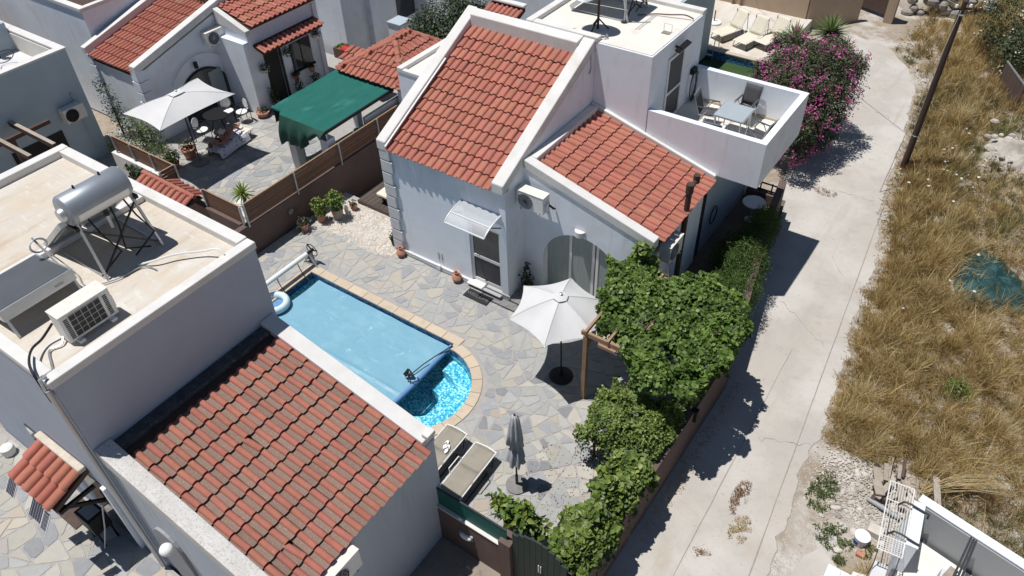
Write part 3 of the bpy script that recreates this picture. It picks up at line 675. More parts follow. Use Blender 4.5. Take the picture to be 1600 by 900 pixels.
MB().box(-6.6, -4.86, 6.21, 6.225, .892, 1.44).build('screen', 'green_screen', fw)
MB().box(-6.6, -4.86, 6.2, 6.235, 1.442, 1.47).build('screen_rail', 'metal_dark', fw)
bl = thing('bulkhead_lamp', 'white oval lamp on the brown street wall', 'lamp', (-5.9, 6.1, .4))
MB().ball((-5.86, 6.10, .42), (.15, .055, .07), 14, 8).build('glass', 'white_plastic', bl, smooth='all'); MB().box(-6.03, -5.69, 6.12, 6.152, .34, .50).build('base_plate', 'metal_grey', bl)
gt = thing('garden_gate', 'dark green double board gate with arched top beside the brown wall', 'gate', (-4.1, 6.2, 0))
for k in range(9):
    x0 = -4.70 + k * .137; t = (k + .5) / 9; top = 1.78 - .30 * abs(2 * t - 1) ** 2 * (1 if t < .5 else 1.25)
    MB().box(x0, x0 + .13, 6.18, 6.22, -.25, top).build('board', 'gate_green', gt)
for z in (0.0, .75, 1.25): MB().box(-4.70, -3.47, 6.222, 6.27, z, z + .09).build('rail', 'gate_green', gt)
for x in (-4.08, -4.03): MB().bar((x, 6.16, .75), (x, 6.16, 1.0), .018).build('handle', 'alu', gt)
rp_ = thing('gate_rail', 'rusty brown rail beside the gate and the vine', 'rail', (-3.6, 6.3, 0))
for z in (.55, .75, .95): MB().bar((-3.46, 6.32, z), (-3.42, 6.9, z), .03).build('bar', 'brown_wall', rp_)
MB().box(-3.50, -3.42, 6.26, 6.34, -.3, 1.1).build('post', 'wood_dark', rp_)
st = MB(); st.add([(-9, 1.0, -.346), (-3.25, 1.0, -.346), (-3.25, 6.14, -.346), (-9, 6.14, -.346)], [(0, 1, 2, 3)]); struct(st.build('street_pavement', 'street'))
# ------------------------------------------------------------------ main white house
mh = thing('white_house', 'white house with two red tiled roofs, flat upper block and balcony behind the pool', 'house', (-9.5, 15.0, 0))
SL = .49
g = MB(); g.prism([(13.05, 0), (13.05, 3.60 + SL * .3), (17.2, 3.62 + SL * 4.44 - .05), (17.2, 0)], 'x', -13.65, -9.5); g.build('wall', 'stucco', mh)
g = MB(); y0, y1 = 12.88, 13.05
g.box(-13.65, -10.78, y0, y1, 0, 3.66); g.box(-9.72, -9.5, y0, y1, 0, 3.66); g.box(-10.78, -9.72, y0, y1, 2.28, 3.66); g.box(-10.78, -9.72, y0, y1, 0, .14)
g.build('front_wall', 'stucco', mh)
MB().box(-13.35, -10.78, 12.80, 12.878, .0, .14).build('plinth', 'stucco_grey', mh, bevel=.01)
MB().box(-9.72, -9.44, 12.80, 12.878, .0, .14).build('plinth', 'stucco_grey', mh, bevel=.01)
# quoins up the front left corner
for k in range(9):
    z0 = .06 + k * .405; w = .42 if k % 2 else .36
    MB().box(-13.72, -13.72 + w, 12.80, 12.878, z0, z0 + .365).build('quoin', 'stucco_grey', mh, bevel=.012)
    MB().box(-13.72, -13.652, 12.88, 13.2, z0, z0 + .365).build('quoin', 'stucco_grey', mh, bevel=.012)
def coping_y(xa, xb, ya, yb, zt, sl, th, mat='coping', par=mh, nm='coping', bev=.03):
    return MB().prism([(ya, zt - th), (ya, zt), (yb, zt + sl * (yb - ya)), (yb, zt + sl * (yb - ya) - th)], 'x', xa, xb).build(nm, mat, par, bevel=bev)
coping_y(-13.76, -13.42, 12.79, 17.25, 3.90, SL, .30)
coping_y(-9.86, -9.49, 12.80, 17.19, 3.91, SL, .30)
MB().prism([(16.86, 5.55), (16.86, 6.02), (17.2, 6.08), (17.2, 5.55)], 'x', -13.42, -9.86).build('coping', 'coping', mh, bevel=.025)
MB().bar((-13.39, 12.75, 3.80), (-13.39, 15.6, 3.80 + SL * 2.85), .05, .03).build('flashing', 'white_metal', mh)
rf = MB().prism([(12.885, 3.54), (12.885, 3.64), (16.86, 3.64 + SL * 3.975), (16.86, 3.54 + SL * 3.975)], 'x', -13.42, -9.86).build('roof', 'under_roof', mh)
nv = Vector((0, 1, SL)).normalized()
lay_tiles(rf, TILE_MAIN, (-13.40, 12.765, 3.62), (1, 0, 0), nv, 15, 12, w=.2355, step=.378)
# front door with mesh screens, step and curved glass canopy
dr = MB(); 
for a in ((-10.78, -10.70, .14, 2.28), (-9.80, -9.72, .14, 2.28), (-10.70, -9.80, 2.18, 2.28), (-10.70, -9.80, .14, .26), (-10.70, -9.80, 1.04, 1.13)): dr.box(a[0], a[1], 12.93, 12.99, a[2], a[3])
dr = dr.build('door', 'alu', mh)
MB().box(-10.70, -9.80, 12.955, 12.975, .26, 1.04).build('panel', 'screen_mesh', dr); MB().box(-10.70, -9.80, 12.955, 12.975, 1.13, 2.18).build('panel', 'glass_dark', dr)
MB().box(-10.85, -9.66, 12.68, 12.925, .10, .142).build('door_sill', 'coping', mh, bevel=.01)
cn = thing('door_canopy', 'clear curved awning over the front door of the white house', 'canopy', (-10.3, 12.5, 2.6))
def cpt(u, v): a = R(10 + 62 * v); return (-10.95 + 1.3 * u, 12.86 - .95 * math.sin(a) + .16, 2.52 + .38 * math.cos(a))
for a, b_ in ((0, .48), (.52, 1)):
    MB().grid(lambda u, v: cpt(u, a + (b_ - a) * v), 2, 6).build('pane', 'acrylic', cn, smooth='all')
for v in (0, .5, 1): MB().bar(cpt(0, v), cpt(1, v), .045, .03).build('rail', 'alu', cn)
for u in (0, 1):
    MB().tube([cpt(u, v) for v in np.linspace(0, 1, 8)], .02, 6).build('rib', 'alu', cn)
    MB().bar((cpt(u, 0)[0], 12.86, 2.5), cpt(u, .5), .025).build('bracket', 'black', cn)
MB().box(-11.9, -11.86, 12.86, 12.879, .35, .62).build('wall_hook', 'metal_grey', mh); MB().box(-12.02, -11.98, 12.86, 12.879, .35, .62).build('wall_hook', 'metal_grey', mh)
MB().tube([(-13.3, 12.76, .1), (-12.6, 12.78, .06), (-11.9, 12.76, .05), (-11.4, 12.78, .06), (-10.9, 12.76, .08)], .014, 6).build('cable', 'metal_grey', mh)
MB().box(-12.0, -11.88, 12.74, 12.799, .05, .22).build('socket_box', 'white_plastic', mh)
# small block with the arch
S2 = -.275
def zs(x): return 4.02 + S2 * (x + 9.25)
arch = [(-8.9, 0.0), (-8.9, 1.2)] + [(-7.67 - 1.23 * math.cos(a), 1.2 + 1.22 * math.sin(a)) for a in np.linspace(.12, math.pi - .12, 20)] + [(-6.44, 1.2), (-6.44, 0.0)]
poly = [(-9.5, 0)] + arch + [(-5.85, 0), (-5.85, zs(-5.85)), (-9.5, zs(-9.5))]
MB().prism(poly, 'y', 13.75, 13.95).build('arch_wall', 'stucco', mh)
MB().prism([(13.95, 0), (13.95, 2.95), (17.2, 2.95), (17.2, 0)], 'x', -5.98, -5.85).build('wall', 'stucco', mh)
MB().prism([(-9.5, 3.0), (-9.5, zs(-9.5) - .1), (-5.98, zs(-5.98) - .1), (-5.98, 2.9)], 'y', 13.96, 17.2).build('loft', 'stucco', mh)
MB().box(-9.49, -5.99, 14.6, 14.62, 0, 3.0).build('room_back', 'stucco_grey', mh)
def coping_x(ya, yb, xa, xb, zt, th, nm='coping', mat='coping'):
    return MB().prism([(xa, zt - th), (xa, zt), (xb, zt + S2 * (xb - xa)), (xb, zt + S2 * (xb - xa) - th)], 'y', ya, yb).build(nm, mat, mh, bevel=.02)
coping_x(13.72, 14.0, -9.49, -5.68, 4.22, .26); coping_x(17.10, 17.215, -9.49, -5.6, 4.26, .24)
MB().box(-9.49, -9.25, 14.0, 17.1, 3.9, 4.20).build('coping', 'coping', mh, bevel=.02)
rf = MB().prism([(-9.25, zs(-9.25) - .14), (-9.25, zs(-9.25) - .02), (-5.66, zs(-5.66) - .02), (-5.66, zs(-5.66) - .14)], 'y', 14.0, 17.1).build('roof', 'under_roof', mh)
lay_tiles(rf, TILE_MAIN, (-5.56, 14.0, zs(-5.56) - .03), (0, 1, 0), Vector((-1, 0, -S2)).normalized(), 13, 10, w=.2385, step=.379)
# arch glazing
ag = MB()
for x in (-8.9, -8.12, -7.42, -6.75): ag.box(x, x + .08, 13.84, 13.89, 0, 2.36 if -8.5 < x < -6.9 else 1.9)
for x in (-7.30,): ag.box(x, x + .08, 13.84, 13.89, 0, 2.36)
ag.box(-8.82, -6.44, 13.85, 13.88, 0, .08); ag = ag.build('arch_door', 'alu', mh)
for x0, x1 in ((-8.82, -8.12), (-8.04, -7.42), (-7.22, -6.75), (-6.67, -6.3)): MB().box(x0, x1, 13.86, 13.875, .08, 2.42).build('pane', 'curtain', ag)
for x0 in np.arange(-8.9, -6.35, .06): pass
MB().prism([(r_ * math.cos(a), r_ * math.sin(a)) for r_, a in [(.15, k * math.pi / 10) for k in range(11)]], 'z', 0, .16).build('wall_light', 'coping', mh, off=False).matrix_basis = Matrix.Translation((-7.75 + 9.5, 13.74 - 15.0, 2.5)) @ Matrix.Rotation(R(180), 4, 'Z')
# upper flat block
g = MB(); g.box(-11.7, -7.8, 17.2, 20.45, 0, 5.98); g.build('upper_block', 'stucco', mh, bevel=.012)
g = MB(); g.box(-11.66, -7.84, 17.24, 20.41, 5.985, 6.0); g.build('flat_roof', 'roof_pale', mh)
MB().box(-11.72, -11.5, 17.19, 20.46, 5.97, 6.13).build('parapet', 'coping', mh, bevel=.02); MB().box(-11.5, -7.78, 20.25, 20.47, 5.97, 6.11).build('parapet', 'coping', mh, bevel=.02)
MB().box(-11.5, -9.42, 17.19, 17.42, 5.97, 6.12).build('parapet', 'coping', mh, bevel=.02)
MB().tube([(-9.485, 17.0, 5.75), (-9.47, 17.0, 5.3), (-9.47, 16.9, 5.2)], .02, 6).build('drain_pipe', 'metal_grey', mh)
d2 = MB()
for a in ((18.20, 18.28, 3.5, 5.5), (19.14, 19.22, 3.5, 5.5), (18.28, 19.14, 5.42, 5.5), (18.28, 19.14, 4.38, 4.46), (18.28, 19.14, 3.5, 3.58)): d2.box(-7.80, -7.755, a[0], a[1], a[2], a[3])
d2 = d2.build('door', 'alu', mh)
MB().box(-7.798, -7.775, 18.28, 19.14, 3.58, 4.38).build('panel', 'screen_mesh', d2); MB().box(-7.798, -7.775, 18.28, 19.14, 4.46, 5.42).build('panel', 'screen_mesh', d2)
fl_ = thing('flood_light', 'black flood light over the balcony door', 'lamp', (-7.7, 18.8, 5.7))
MB().bar((-7.80, 18.6, 5.72), (-7.62, 18.6, 5.72), .05).build('arm', 'black', fl_); MB().bar((-7.66, 18.42, 5.68), (-7.66, 19.15, 5.68), .16, .05, upv=(.3, 0, 1)).build('head', 'black', fl_)
hs = thing('garden_hose', 'dark green coiled hose hanging on the balcony wall', 'hose', (-7.7, 20.05, 4.0))
MB().box(-7.795, -7.68, 19.86, 20.14, 4.36, 4.52).build('holder', 'black', hs)
for k in range(3):
    ry, rz, c = .19 + .035 * k, .42 + .03 * k, 3.98 - .01 * k
    MB().tube([(-7.70 + .01 * k, 19.98 + ry * math.cos(a) + .02 * k, c + rz * math.sin(a)) for a in np.linspace(0, 2 * math.pi, 26)], .013, 6, cap=False).build('hose', 'green_net_dark', hs, smooth=True)
# balcony
MB().box(-7.80, -4.48, 17.22, 20.4, 3.14, 3.44).build('balcony_slab', 'stucco', mh)
g = MB(); g.box(-7.79, -4.48, 17.22, 17.40, 3.44, 4.46); g.box(-4.66, -4.48, 17.40, 20.22, 3.44, 4.46); g.box(-7.79, -4.48, 20.22, 20.40, 3.44, 4.46); g.build('balcony_parapet', 'stucco', mh)
for i in range(8):
    for j in range(7):
        x0 = -7.79 + i * .392; y0 = 17.40 + j * .403; MB().box(x0 + .003, x0 + .387, y0 + .003, y0 + .398, 3.44, 3.456).build('floor_tile', 'white_old' if 0 else 'roof_pale', mh)
MB().box(-7.78, -4.66, 20.19, 20.218, 3.457, 3.53).build('skirting', 'pool_coping', mh); MB().box(-4.69, -4.662, 17.4, 20.19, 3.457, 3.53).build('skirting', 'pool_coping', mh)
# left annexe
MB().box(-14.78, -13.66, 15.05, 18.6, 0, 4.66).build('annexe_wall', 'stucco', mh, bevel=.01)
MB().box(-14.60, -13.66, 15.18, 18.5, 4.662, 4.68).build('flat_roof', 'roof_pale', mh)
MB().box(-14.80, -14.60, 15.03, 18.62, 4.65, 4.80).build('parapet', 'coping', mh, bevel=.015); MB().box(-14.6, -13.66, 15.03, 15.17, 4.65, 4.76).build('parapet', 'coping', mh, bevel=.015)
# lower storey under the balcony
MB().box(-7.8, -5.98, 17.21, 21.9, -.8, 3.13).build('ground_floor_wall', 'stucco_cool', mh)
MB().box(-5.985, -5.955, 17.4, 17.8, -.2, 2.7).build('shutter', 'glass_dark', mh)
# flue with two cowls
fp = thing('flue_pipe', 'dark brown stove flue with two cowls on the right wall of the white house', 'pipe', (-5.6, 15.4, 0))
MB().tube([(-5.62, 15.4, .2), (-5.62, 15.4, 3.85)], .075, 14).build('pipe', 'pole_wood', fp, smooth=True)
MB().tube([(-5.62, 15.4, 3.66), (-5.62, 15.4, 3.92)], .10, 14).build('cowl', 'pole_wood', fp, smooth=True)
MB().tube([(-5.62, 15.4, 3.78), (-5.60, 15.72, 3.86)], .06, 12).build('elbow', 'pole_wood', fp, smooth=True); MB().tube([(-5.60, 15.72, 3.80), (-5.60, 15.72, 4.02)], .085, 14).build('cowl', 'pole_wood', fp, smooth=True)

# air conditioner outdoor units
def ac_unit(name, label, loc, rz, w=.82, d=.3, h=.56, fan='round', mat='white_metal', bracket=True, fanmat='grille_grey', group='air conditioner units on the walls and roofs'):
    a = thing(name, label, 'air conditioner', loc, group, rz); local(a)
    MB().box(-w / 2, w / 2, -d / 2, d / 2, .06, h).build('casing', mat, a, bevel=.012)
    MB().box(-w / 2 - .008, w / 2 + .008, -d / 2 - .01, d / 2 + .008, h + .001, h + .022).build('top_cover', 'white_old' if mat == 'white_metal' else mat, a, bevel=.008)
    y = -d / 2
    if fan == 'round':
        cx = -w * .16; r_ = h * .40
        MB().prism([(cx + r_ * math.cos(t), .06 + (h - .06) / 2 + r_ * math.sin(t)) for t in np.linspace(0, 2 * math.pi, 28, endpoint=False)], 'y', y - .012, y + .01).build('fan_opening', fanmat, a)
        g = MB()
        for k in range(1, 5): g.tube([(cx + r_ * k / 4 * math.cos(t), y - .018, .06 + (h - .06) / 2 + r_ * k / 4 * math.sin(t)) for t in np.linspace(0, 2 * math.pi, 20)], .004, 4, cap=False)
        for k in range(6): g.bar((cx - r_ * math.cos(k * .52), y - .018, .06 + (h - .06) / 2 - r_ * math.sin(k * .52)), (cx + r_ * math.cos(k * .52), y - .018, .06 + (h - .06) / 2 + r_ * math.sin(k * .52)), .006)
        g.build('fan_guard', 'grille' if fanmat != 'grille' else 'metal_grey', a)
    else:
        MB().box(-w * .34, w * .28, y - .006, y + .01, .12, h - .05).build('fan_opening', 'grille', a)
        g = MB()
        for k in range(6): x = -w * .34 + w * .62 * k / 5; g.bar((x, y - .012, .12), (x, y - .012, h - .05), .007)
        for k in range(5): z = .12 + (h - .17) * k / 4; g.bar((-w * .34, y - .012, z), (w * .28, y - .012, z), .007)
        g.build('fan_guard', 'metal_light', a)
        for x0 in (-w * .44, w * .34):
            for k in range(12): MB().box(x0, x0 + w * .08, y - .005, y + .01, .12 + k * (h - .18) / 12, .12 + (k + .6) * (h - .18) / 12).build('louvre', 'grille', a)
    MB().box(w / 2 + .001, w / 2 + .05, -.06, .1, .12, .36).build('valve_cover', 'white_metal', a, bevel=.01)
    g = MB()
    for s in (-1, 1):
        if bracket: g.box(s * w * .33 - .02, s * w * .33 + .02, -d / 2 - .03, d / 2 + .16, .015, .055); g.box(s * w * .33 - .02, s * w * .33 + .02, d / 2 + .125, d / 2 + .16, -.22, .014)
        else: g.box(s * w * .33 - .05, s * w * .33 + .05, -d / 2 - .08, d / 2 + .08, .0, .06)
    g.build('bracket', 'white_plastic' if not bracket else 'metal_light', a)
    return a
ac_unit('air_conditioner', 'white air conditioner on the arch wall of the house behind the pool', (-9.02, 13.44, 3.0), 0)
MB().tube([(-8.58, 13.5, 3.3), (-8.5, 13.6, 3.15), (-8.52, 13.72, 3.05)], .03, 6).build('pipe', 'black', mh)
ac_unit('air_conditioner', 'white air conditioner on the right side wall above the vine', (-5.56, 14.55, 2.2), R(90), w=.72, fanmat='grille')
# clay jars and pot plants by the front
def jar(loc, label, s=1.0, mat='terracotta'):
    j = thing('clay_jar', label, 'jar', loc, 'clay jars by the house')
    MB().lathe([(.05 * s, 0), (.11 * s, .05 * s), (.135 * s, .13 * s), (.10 * s, .21 * s), (.05 * s, .25 * s), (.055 * s, .29 * s), (.07 * s, .31 * s), (.045 * s, .30 * s), (.035 * s, .22 * s)], loc, 18).build('body', mat, j, smooth=True)
    for a in (0, math.pi): MB().tube([(loc[0] + q * s * math.cos(a), loc[1] + q * s * math.sin(a), loc[2] + z * s) for q, z in ((.05, .27), (.11, .25), (.115, .19))], .012 * s, 6).build('handle', mat, j)
jar((-13.33, 12.66, .012), 'clay jar at the left corner of the white house', 1.1)
jar((-11.2, 12.68, .012), 'clay jar left of the doormat by the front wall', 1.15)
dm = thing('doormat', 'black doormat with grey lettering before the front door', 'doormat', (-10.28, 12.55, .015))
MB().box(-10.68, -9.88, 12.30, 12.62, .014, .03).build('mat', 'mat_black', dm, bevel=.006); MB().box(-10.70, -9.86, 12.28, 12.64, .012, .02).build('mat_edge', 'mat_black', dm)
fc = bpy.data.curves.new('lettering', 'FONT'); fc.body = 'WELCOME'; fc.size = .155; fc.align_x = 'CENTER'; fc.align_y = 'CENTER'; fc.extrude = .002
tmp = bpy.data.objects.new('tmp', fc); C.objects.link(tmp); dg = bpy.context.evaluated_depsgraph_get()
me = bpy.data.meshes.new_from_object(tmp.evaluated_get(dg)); bpy.data.objects.remove(tmp); me.materials.clear(); me.materials.append(MATS['letter_grey'])
lt = bpy.data.objects.new('lettering', me); C.objects.link(lt); lt.parent = dm; lt.location = (0, -.09, .018)
# ------------------------------------------------------------------ foreground house
fh = thing('foreground_house', 'grey white house with flat roof and red tiled lower roof before the pool', 'house', (-10.8, 4.3, 0))
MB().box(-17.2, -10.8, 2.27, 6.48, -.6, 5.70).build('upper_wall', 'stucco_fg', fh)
MB().box(-17.0, -11.0, 2.45, 6.3, 5.701, 5.73).build('flat_roof', 'roof_render', fh)
for a in ((-17.24, -17.0, 2.24, 6.51, .20), (-17.0, -11.0, 6.27, 6.51, .19), (-11.0, -10.77, 2.24, 6.51, .16), (-17.0, -11.0, 2.24, 2.46, .17)):
    MB().box(a[0], a[1], a[2], a[3], 5.701, 5.70 + a[4]).build('parapet', 'coping', fh, bevel=.02)
MB().box(-14.12, -13.92, 2.47, 6.26, 5.731, 5.86).build('roof_beam', 'metal_light' if 0 else 'coping', fh, bevel=.02)
# lower block
SF = -.225
def zf(x): return 4.06 + SF * (x + 10.8)
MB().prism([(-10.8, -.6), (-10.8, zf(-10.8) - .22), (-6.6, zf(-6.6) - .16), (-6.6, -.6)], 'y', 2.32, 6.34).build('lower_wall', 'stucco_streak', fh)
def cop(ya, yb, mt='coping_dirty'): MB().prism([(-10.79, zf(-10.79) - .35), (-10.79, zf(-10.79)), (-6.62, zf(-6.62)), (-6.62, zf(-6.62) - .3)], 'y', ya, yb).build('coping', mt, fh, bevel=.015)
cop(2.27, 2.60); cop(6.06, 6.40, 'coping')
MB().box(-10.79, -10.52, 2.6, 6.06, 3.55, 3.94).build('coping', 'coping_black', fh, bevel=.02)
rf = MB().prism([(-10.52, zf(-10.52) - .36), (-10.52, zf(-10.52) - .16), (-6.55, zf(-6.55) - .16), (-6.55, zf(-6.55) - .26)], 'y', 2.6, 6.06).build('roof', 'under_roof', fh)
lay_tiles(rf, TILE_FG, (-6.42, 2.55, zf(-6.42) - .17), (0, 1, 0), Vector((-1, 0, -SF)).normalized(), 15, 10, w=.2345, step=.398)
MB().box(-6.72, -6.55, 6.15, 6.38, zf(-6.6) + .0, zf(-6.6) + .12).build('coping_end', 'coping', fh, bevel=.02)
# pipes down the front corner
for k, (dx, r_) in enumerate(((0, .045), (.09, .03))):
    MB().tube([(-10.82 - dx, 2.20, 5.72), (-10.82 - dx, 2.20, 3.2), (-10.82 - dx, 2.20, .1)], r_, 8).build('downpipe', 'metal_light', fh, smooth=True)
MB().tube([(-10.88, 2.3, 5.9), (-10.86, 2.2, 5.95), (-10.84, 2.18, 5.7)], .03, 6).build('downpipe', 'metal_light', fh)
# street side openings
MB().prism([(-9.85 + .42 * math.cos(a), 1.75 + .5 * math.sin(a)) for a in np.linspace(0, math.pi, 12)] + [(-10.27, .3), (-9.43, .3)], 'y', 2.262, 2.318).build('arch_niche', 'niche_shade', fh)  # flat plate, recess shade painted on as dark grey
MB().box(-12.75, -11.75, 2.255, 2.269, 0.0, 2.15).build('door', 'glass_dark', fh); MB().box(-11.72, -11.60, 2.20, 2.269, 0.0, 2.2).build('door_frame', 'stucco', fh)
MB().box(-14.6, -13.9, 2.24, 2.269, .9, 2.1).build('window', 'glass_dark', fh); MB().box(-14.66, -13.84, 2.18, 2.269, .82, .9).build('window_sill', 'coping', fh)
MB().lathe([(.0, .0), (.07, .01), (.12, .06), (.13, .12), (.10, .18), (.0, .22)], (-9.55, 2.12, 2.05), 16).build('globe_lamp', 'white_plastic', fh, smooth='all')
ac_unit('air_conditioner', 'white air conditioner under the tiled eave of the foreground house', (-6.38, 3.45, 2.35), R(90), w=.8, fanmat='grille')
# porch roof
po = thing('porch_roof', 'small red tiled porch roof with pale mortar ridge on the street side', 'porch', (-12.7, 1.9, 2.4))
MB().prism([(2.26, 2.44), (2.26, 2.56), (1.42, 2.20), (1.42, 2.10)], 'x', -13.50, -11.98).build('boards', 'wood_dark', po)
v = Vector((0, .84, .36)).normalized()
lay_tiles(po, TILE_FG and tile_mesh('roof_tile_porch', ['tile_far'], w=.25, l=.48, pan=.06), (-13.48, 1.38, 2.20), (1, 0, 0), v, 6, 2, w=.25, step=.43)
MB().box(-13.52, -11.96, 2.10, 2.255, 2.56, 2.68).build('mortar_ridge', 'tile_mortar', po, bevel=.03)
for x in (-13.4, -12.05): MB().bar((x, 1.5, 2.12), (x, 2.24, 1.45), .07).build('brace', 'black', po)
MB().box(-12.02, -11.95, 1.45, 2.2, 2.02, 2.1).build('side_beam', 'black', po)
for i, (x, y, z, lab) in enumerate(((-13.45, 1.28, 1.95, 'small solar panel hung at the left end of the porch eave'), (-12.55, 1.26, 1.9, 'solar panel hung under the right end of the porch eave'), (-12.15, 1.22, 1.95, 'blue solar lamp panel at the porch corner'))):
    pv = thing('solar_lamp_panel', lab, 'solar panel', (x, y, z), 'small solar panels under the porch eave'); w = (.30, .42, .2)[i]
    P3 = lambda u, v, o: (x + u * w, y + v * .22 - o * .62, z + v * .28 + o * .78)
    MB().add([P3(u, v, o) for o in (0, .02) for u, v in ((-.5, -.5), (.5, -.5), (.5, .5), (-.5, .5))], [(3, 2, 1, 0), (4, 5, 6, 7), (0, 1, 5, 4), (1, 2, 6, 5), (2, 3, 7, 6), (3, 0, 4, 7)]).build('panel', 'pv_panel', pv)
    for k in range(-2, 3): MB().bar(P3(k * .18, -.47, .022), P3(k * .18, .47, .022), .005).build('grid_line', 'alu', pv)
    for u in (-.5, .5): MB().bar(P3(u, -.5, .012), P3(u, .5, .012), .018).build('frame', 'alu', pv)
tb = thing('street_bench_box', 'black box with pale screen standing under the porch', 'box', (-12.2, 1.6, 0))
MB().box(-12.78, -12.25, 1.75, 2.15, .5, .98).build('casing', 'black', tb, bevel=.02); MB().box(-12.70, -12.33, 1.81, 2.09, .982, .992).build('lid', 'grille_grey', tb)
for x in (-12.72, -12.31):
    for y in (1.8, 2.1): MB().bar((x, y, 0), (x, y, .5), .04).build('leg', 'black', tb)
dm2 = thing('doormat', 'brown doormat on the flagstones before the street door', 'doormat', (-13, 2, 0)); MB().box(-13.95, -13.2, 1.65, 2.2, .018, .032).build('mat', 'wood_dark', dm2)
br = tag(MB().tube([(-12.15, 2.15, 1.3), (-12.2, 1.95, .6), (-12.25, 1.75, .05)], .015, 6).build('broom_handle', 'white_metal'), 'pale broom handle leaning beside the black box', 'broom')
bp = struct(MB().box(-24, -9.2, -3.5, 2.26, -.3, 0).build('street_terrace', 'grout'))
print('street paving', paving(bp, -19.5, -9.3, -3.2, 2.2, .5, 0, mats=(('stone', 3), ('stone_cream', 5), ('stone_peach', 1.2), ('stone_blue', .8))))
sl = tag(MB().lathe([(.0, 0), (.14, .0), (.16, .1), (.15, .22), (.06, .28)], (-16.4, 1.95, .01), 16).build('bucket', 'white_metal', smooth=True), 'grey pot against the street wall at the left edge', 'pot')

# ------------------------------------------------------------------ roof equipment
def solar_heater(label, loc, rz=0.0):
    h = thing('solar_water_heater', label, 'water heater', loc, 'solar water heaters on the flat roofs', rz); local(h)
    # local: tank axis along y, collectors lean to -x
    g = MB(); L = 1.22; r_ = .30; zt = 1.38
    g.lathe([(0, 0), (r_ - .06, 0), (r_ - .02, .02), (r_, .05), (r_, L - .05), (r_ - .02, L - .02), (r_ - .06, L), (0, L)], (0, 0, 0), 32)
    t = g.build('tank', 'tank_metal', h, smooth=True, off=False); t.matrix_basis = Matrix.Translation((0, L / 2, zt)) @ Matrix.Rotation(R(90), 4, 'X')
    c = MB().lathe([(0, 0), (.13, 0), (.13, .05), (.11, .09), (0, .10)], (0, 0, 0), 20).build('end_cap', 'metal_grey', h, smooth=True, off=False); c.matrix_basis = Matrix.Translation((.02, -L / 2, zt - .02)) @ Matrix.Rotation(R(90), 4, 'X')
    MB().grid(lambda u, v: (.305 * math.cos(R(-2 - 34 * v)), -.5 + 1.0 * u, zt + .305 * math.sin(R(-2 - 34 * v))), 2, 5).build('label_plate', 'alu', h, smooth='all')
    for y in (-.25, .25): MB().tube([(-.02, y, zt + .28), (-.02, y, zt + .36)], .02, 6).build('valve', 'black', h)
    p0 = Vector((-.12, 0, zt - .28)); p1 = Vector((-1.35, 0, .12))
    for y in (-.36, .40):
        a = MB().bar(p0 + Vector((0, y, 0)), p1 + Vector((0, y, 0)), .72, .10, upv=(.6, 0, 1)).build('collector', 'metal_grey', h)
        d = (p0 - p1).normalized(); n = Vector((-d.z, 0, d.x)) * (1 if -d.z < 0 else -1); q = n * .053
        MB().bar(p0 + q + Vector((0, y, 0)) - d * .04, p1 + q + Vector((0, y, 0)) + d * .04, .66, .006, upv=(.6, 0, 1)).build('glazing', 'solar_panel', a)
    for y in (-.58, .62):
        MB().bar((.12, y * .9, zt - .25), (.42, y, .0), .045).build('leg', 'metal_grey', h); MB().bar((-.1, y, zt - .3), (-1.40, y, .02), .045).build('leg', 'metal_grey', h)
        MB().bar((.42, y, .03), (-1.38, y, .03), .035).build('leg', 'metal_grey', h)
        MB().bar((.2, y, zt - .32), (-.25, y, zt - .36), .07).build('cradle', 'black', h)
    MB().bar((.40, -.58, .1), (.15, .60, 1.0), .03).build('brace', 'metal_dark', h); MB().bar((.40, .62, .1), (.15, -.56, 1.0), .03).build('brace', 'metal_dark', h)
    for y, s in ((-.3, 1), (.15, -1), (.42, 1)):
        MB().tube([(.08, y, zt - .28), (.22, y + .05 * s, .75), (.38, y + .18 * s, .35), (.30, y - .3 * s, .04)], .018, 6).build('pipe', 'black_rubber', h, smooth=True)
    MB().tube([(.05, .05, zt - .26), (.05, .05, zt - .72)], .03, 8).build('pipe', 'white_plastic', h); MB().tube([(.05, .05, zt - .26), (.05, .05, zt - .44)], .045, 8).build('pipe', 'black', h)
    return h
solar_heater('silver solar water heater on the flat roof in front', (-12.78, 4.92, 5.735))
solar_heater('solar water heater on the upper block behind the red ridge', (-9.75, 19.25, 6.0))
p2 = thing('solar_collector', 'grey tilted collector panel beside the roof air conditioner', 'solar panel', (-13, 3.2, 5.73))
MB().bar((-13.75, 3.22, 5.93), (-12.40, 3.22, 6.20), 1.34, .22, upv=(0, 0, 1)).build('casing', 'metal_grey', p2, bevel=.01)
MB().bar((-13.72, 3.22, 6.05), (-12.44, 3.22, 6.306), 1.26, .012, upv=(0, 0, 1)).build('glazing', 'solar_panel', p2)
for y in (2.6, 3.84):
    MB().bar((-12.42, y, 6.15), (-12.30, y, 5.74), .04).build('leg', 'metal_grey', p2); MB().bar((-13.7, y, 5.85), (-13.7, y, 5.73), .04).build('leg', 'metal_grey', p2)
MB().box(-12.398, -12.39, 3.5, 3.66, 6.1, 6.2).build('label_plate', 'grille_grey', p2)
ac_unit('air_conditioner', 'large white air conditioner standing on the flat roof in front', (-11.52, 3.45, 5.735), R(90), w=.92, d=.34, h=.62, fan='square', bracket=False)
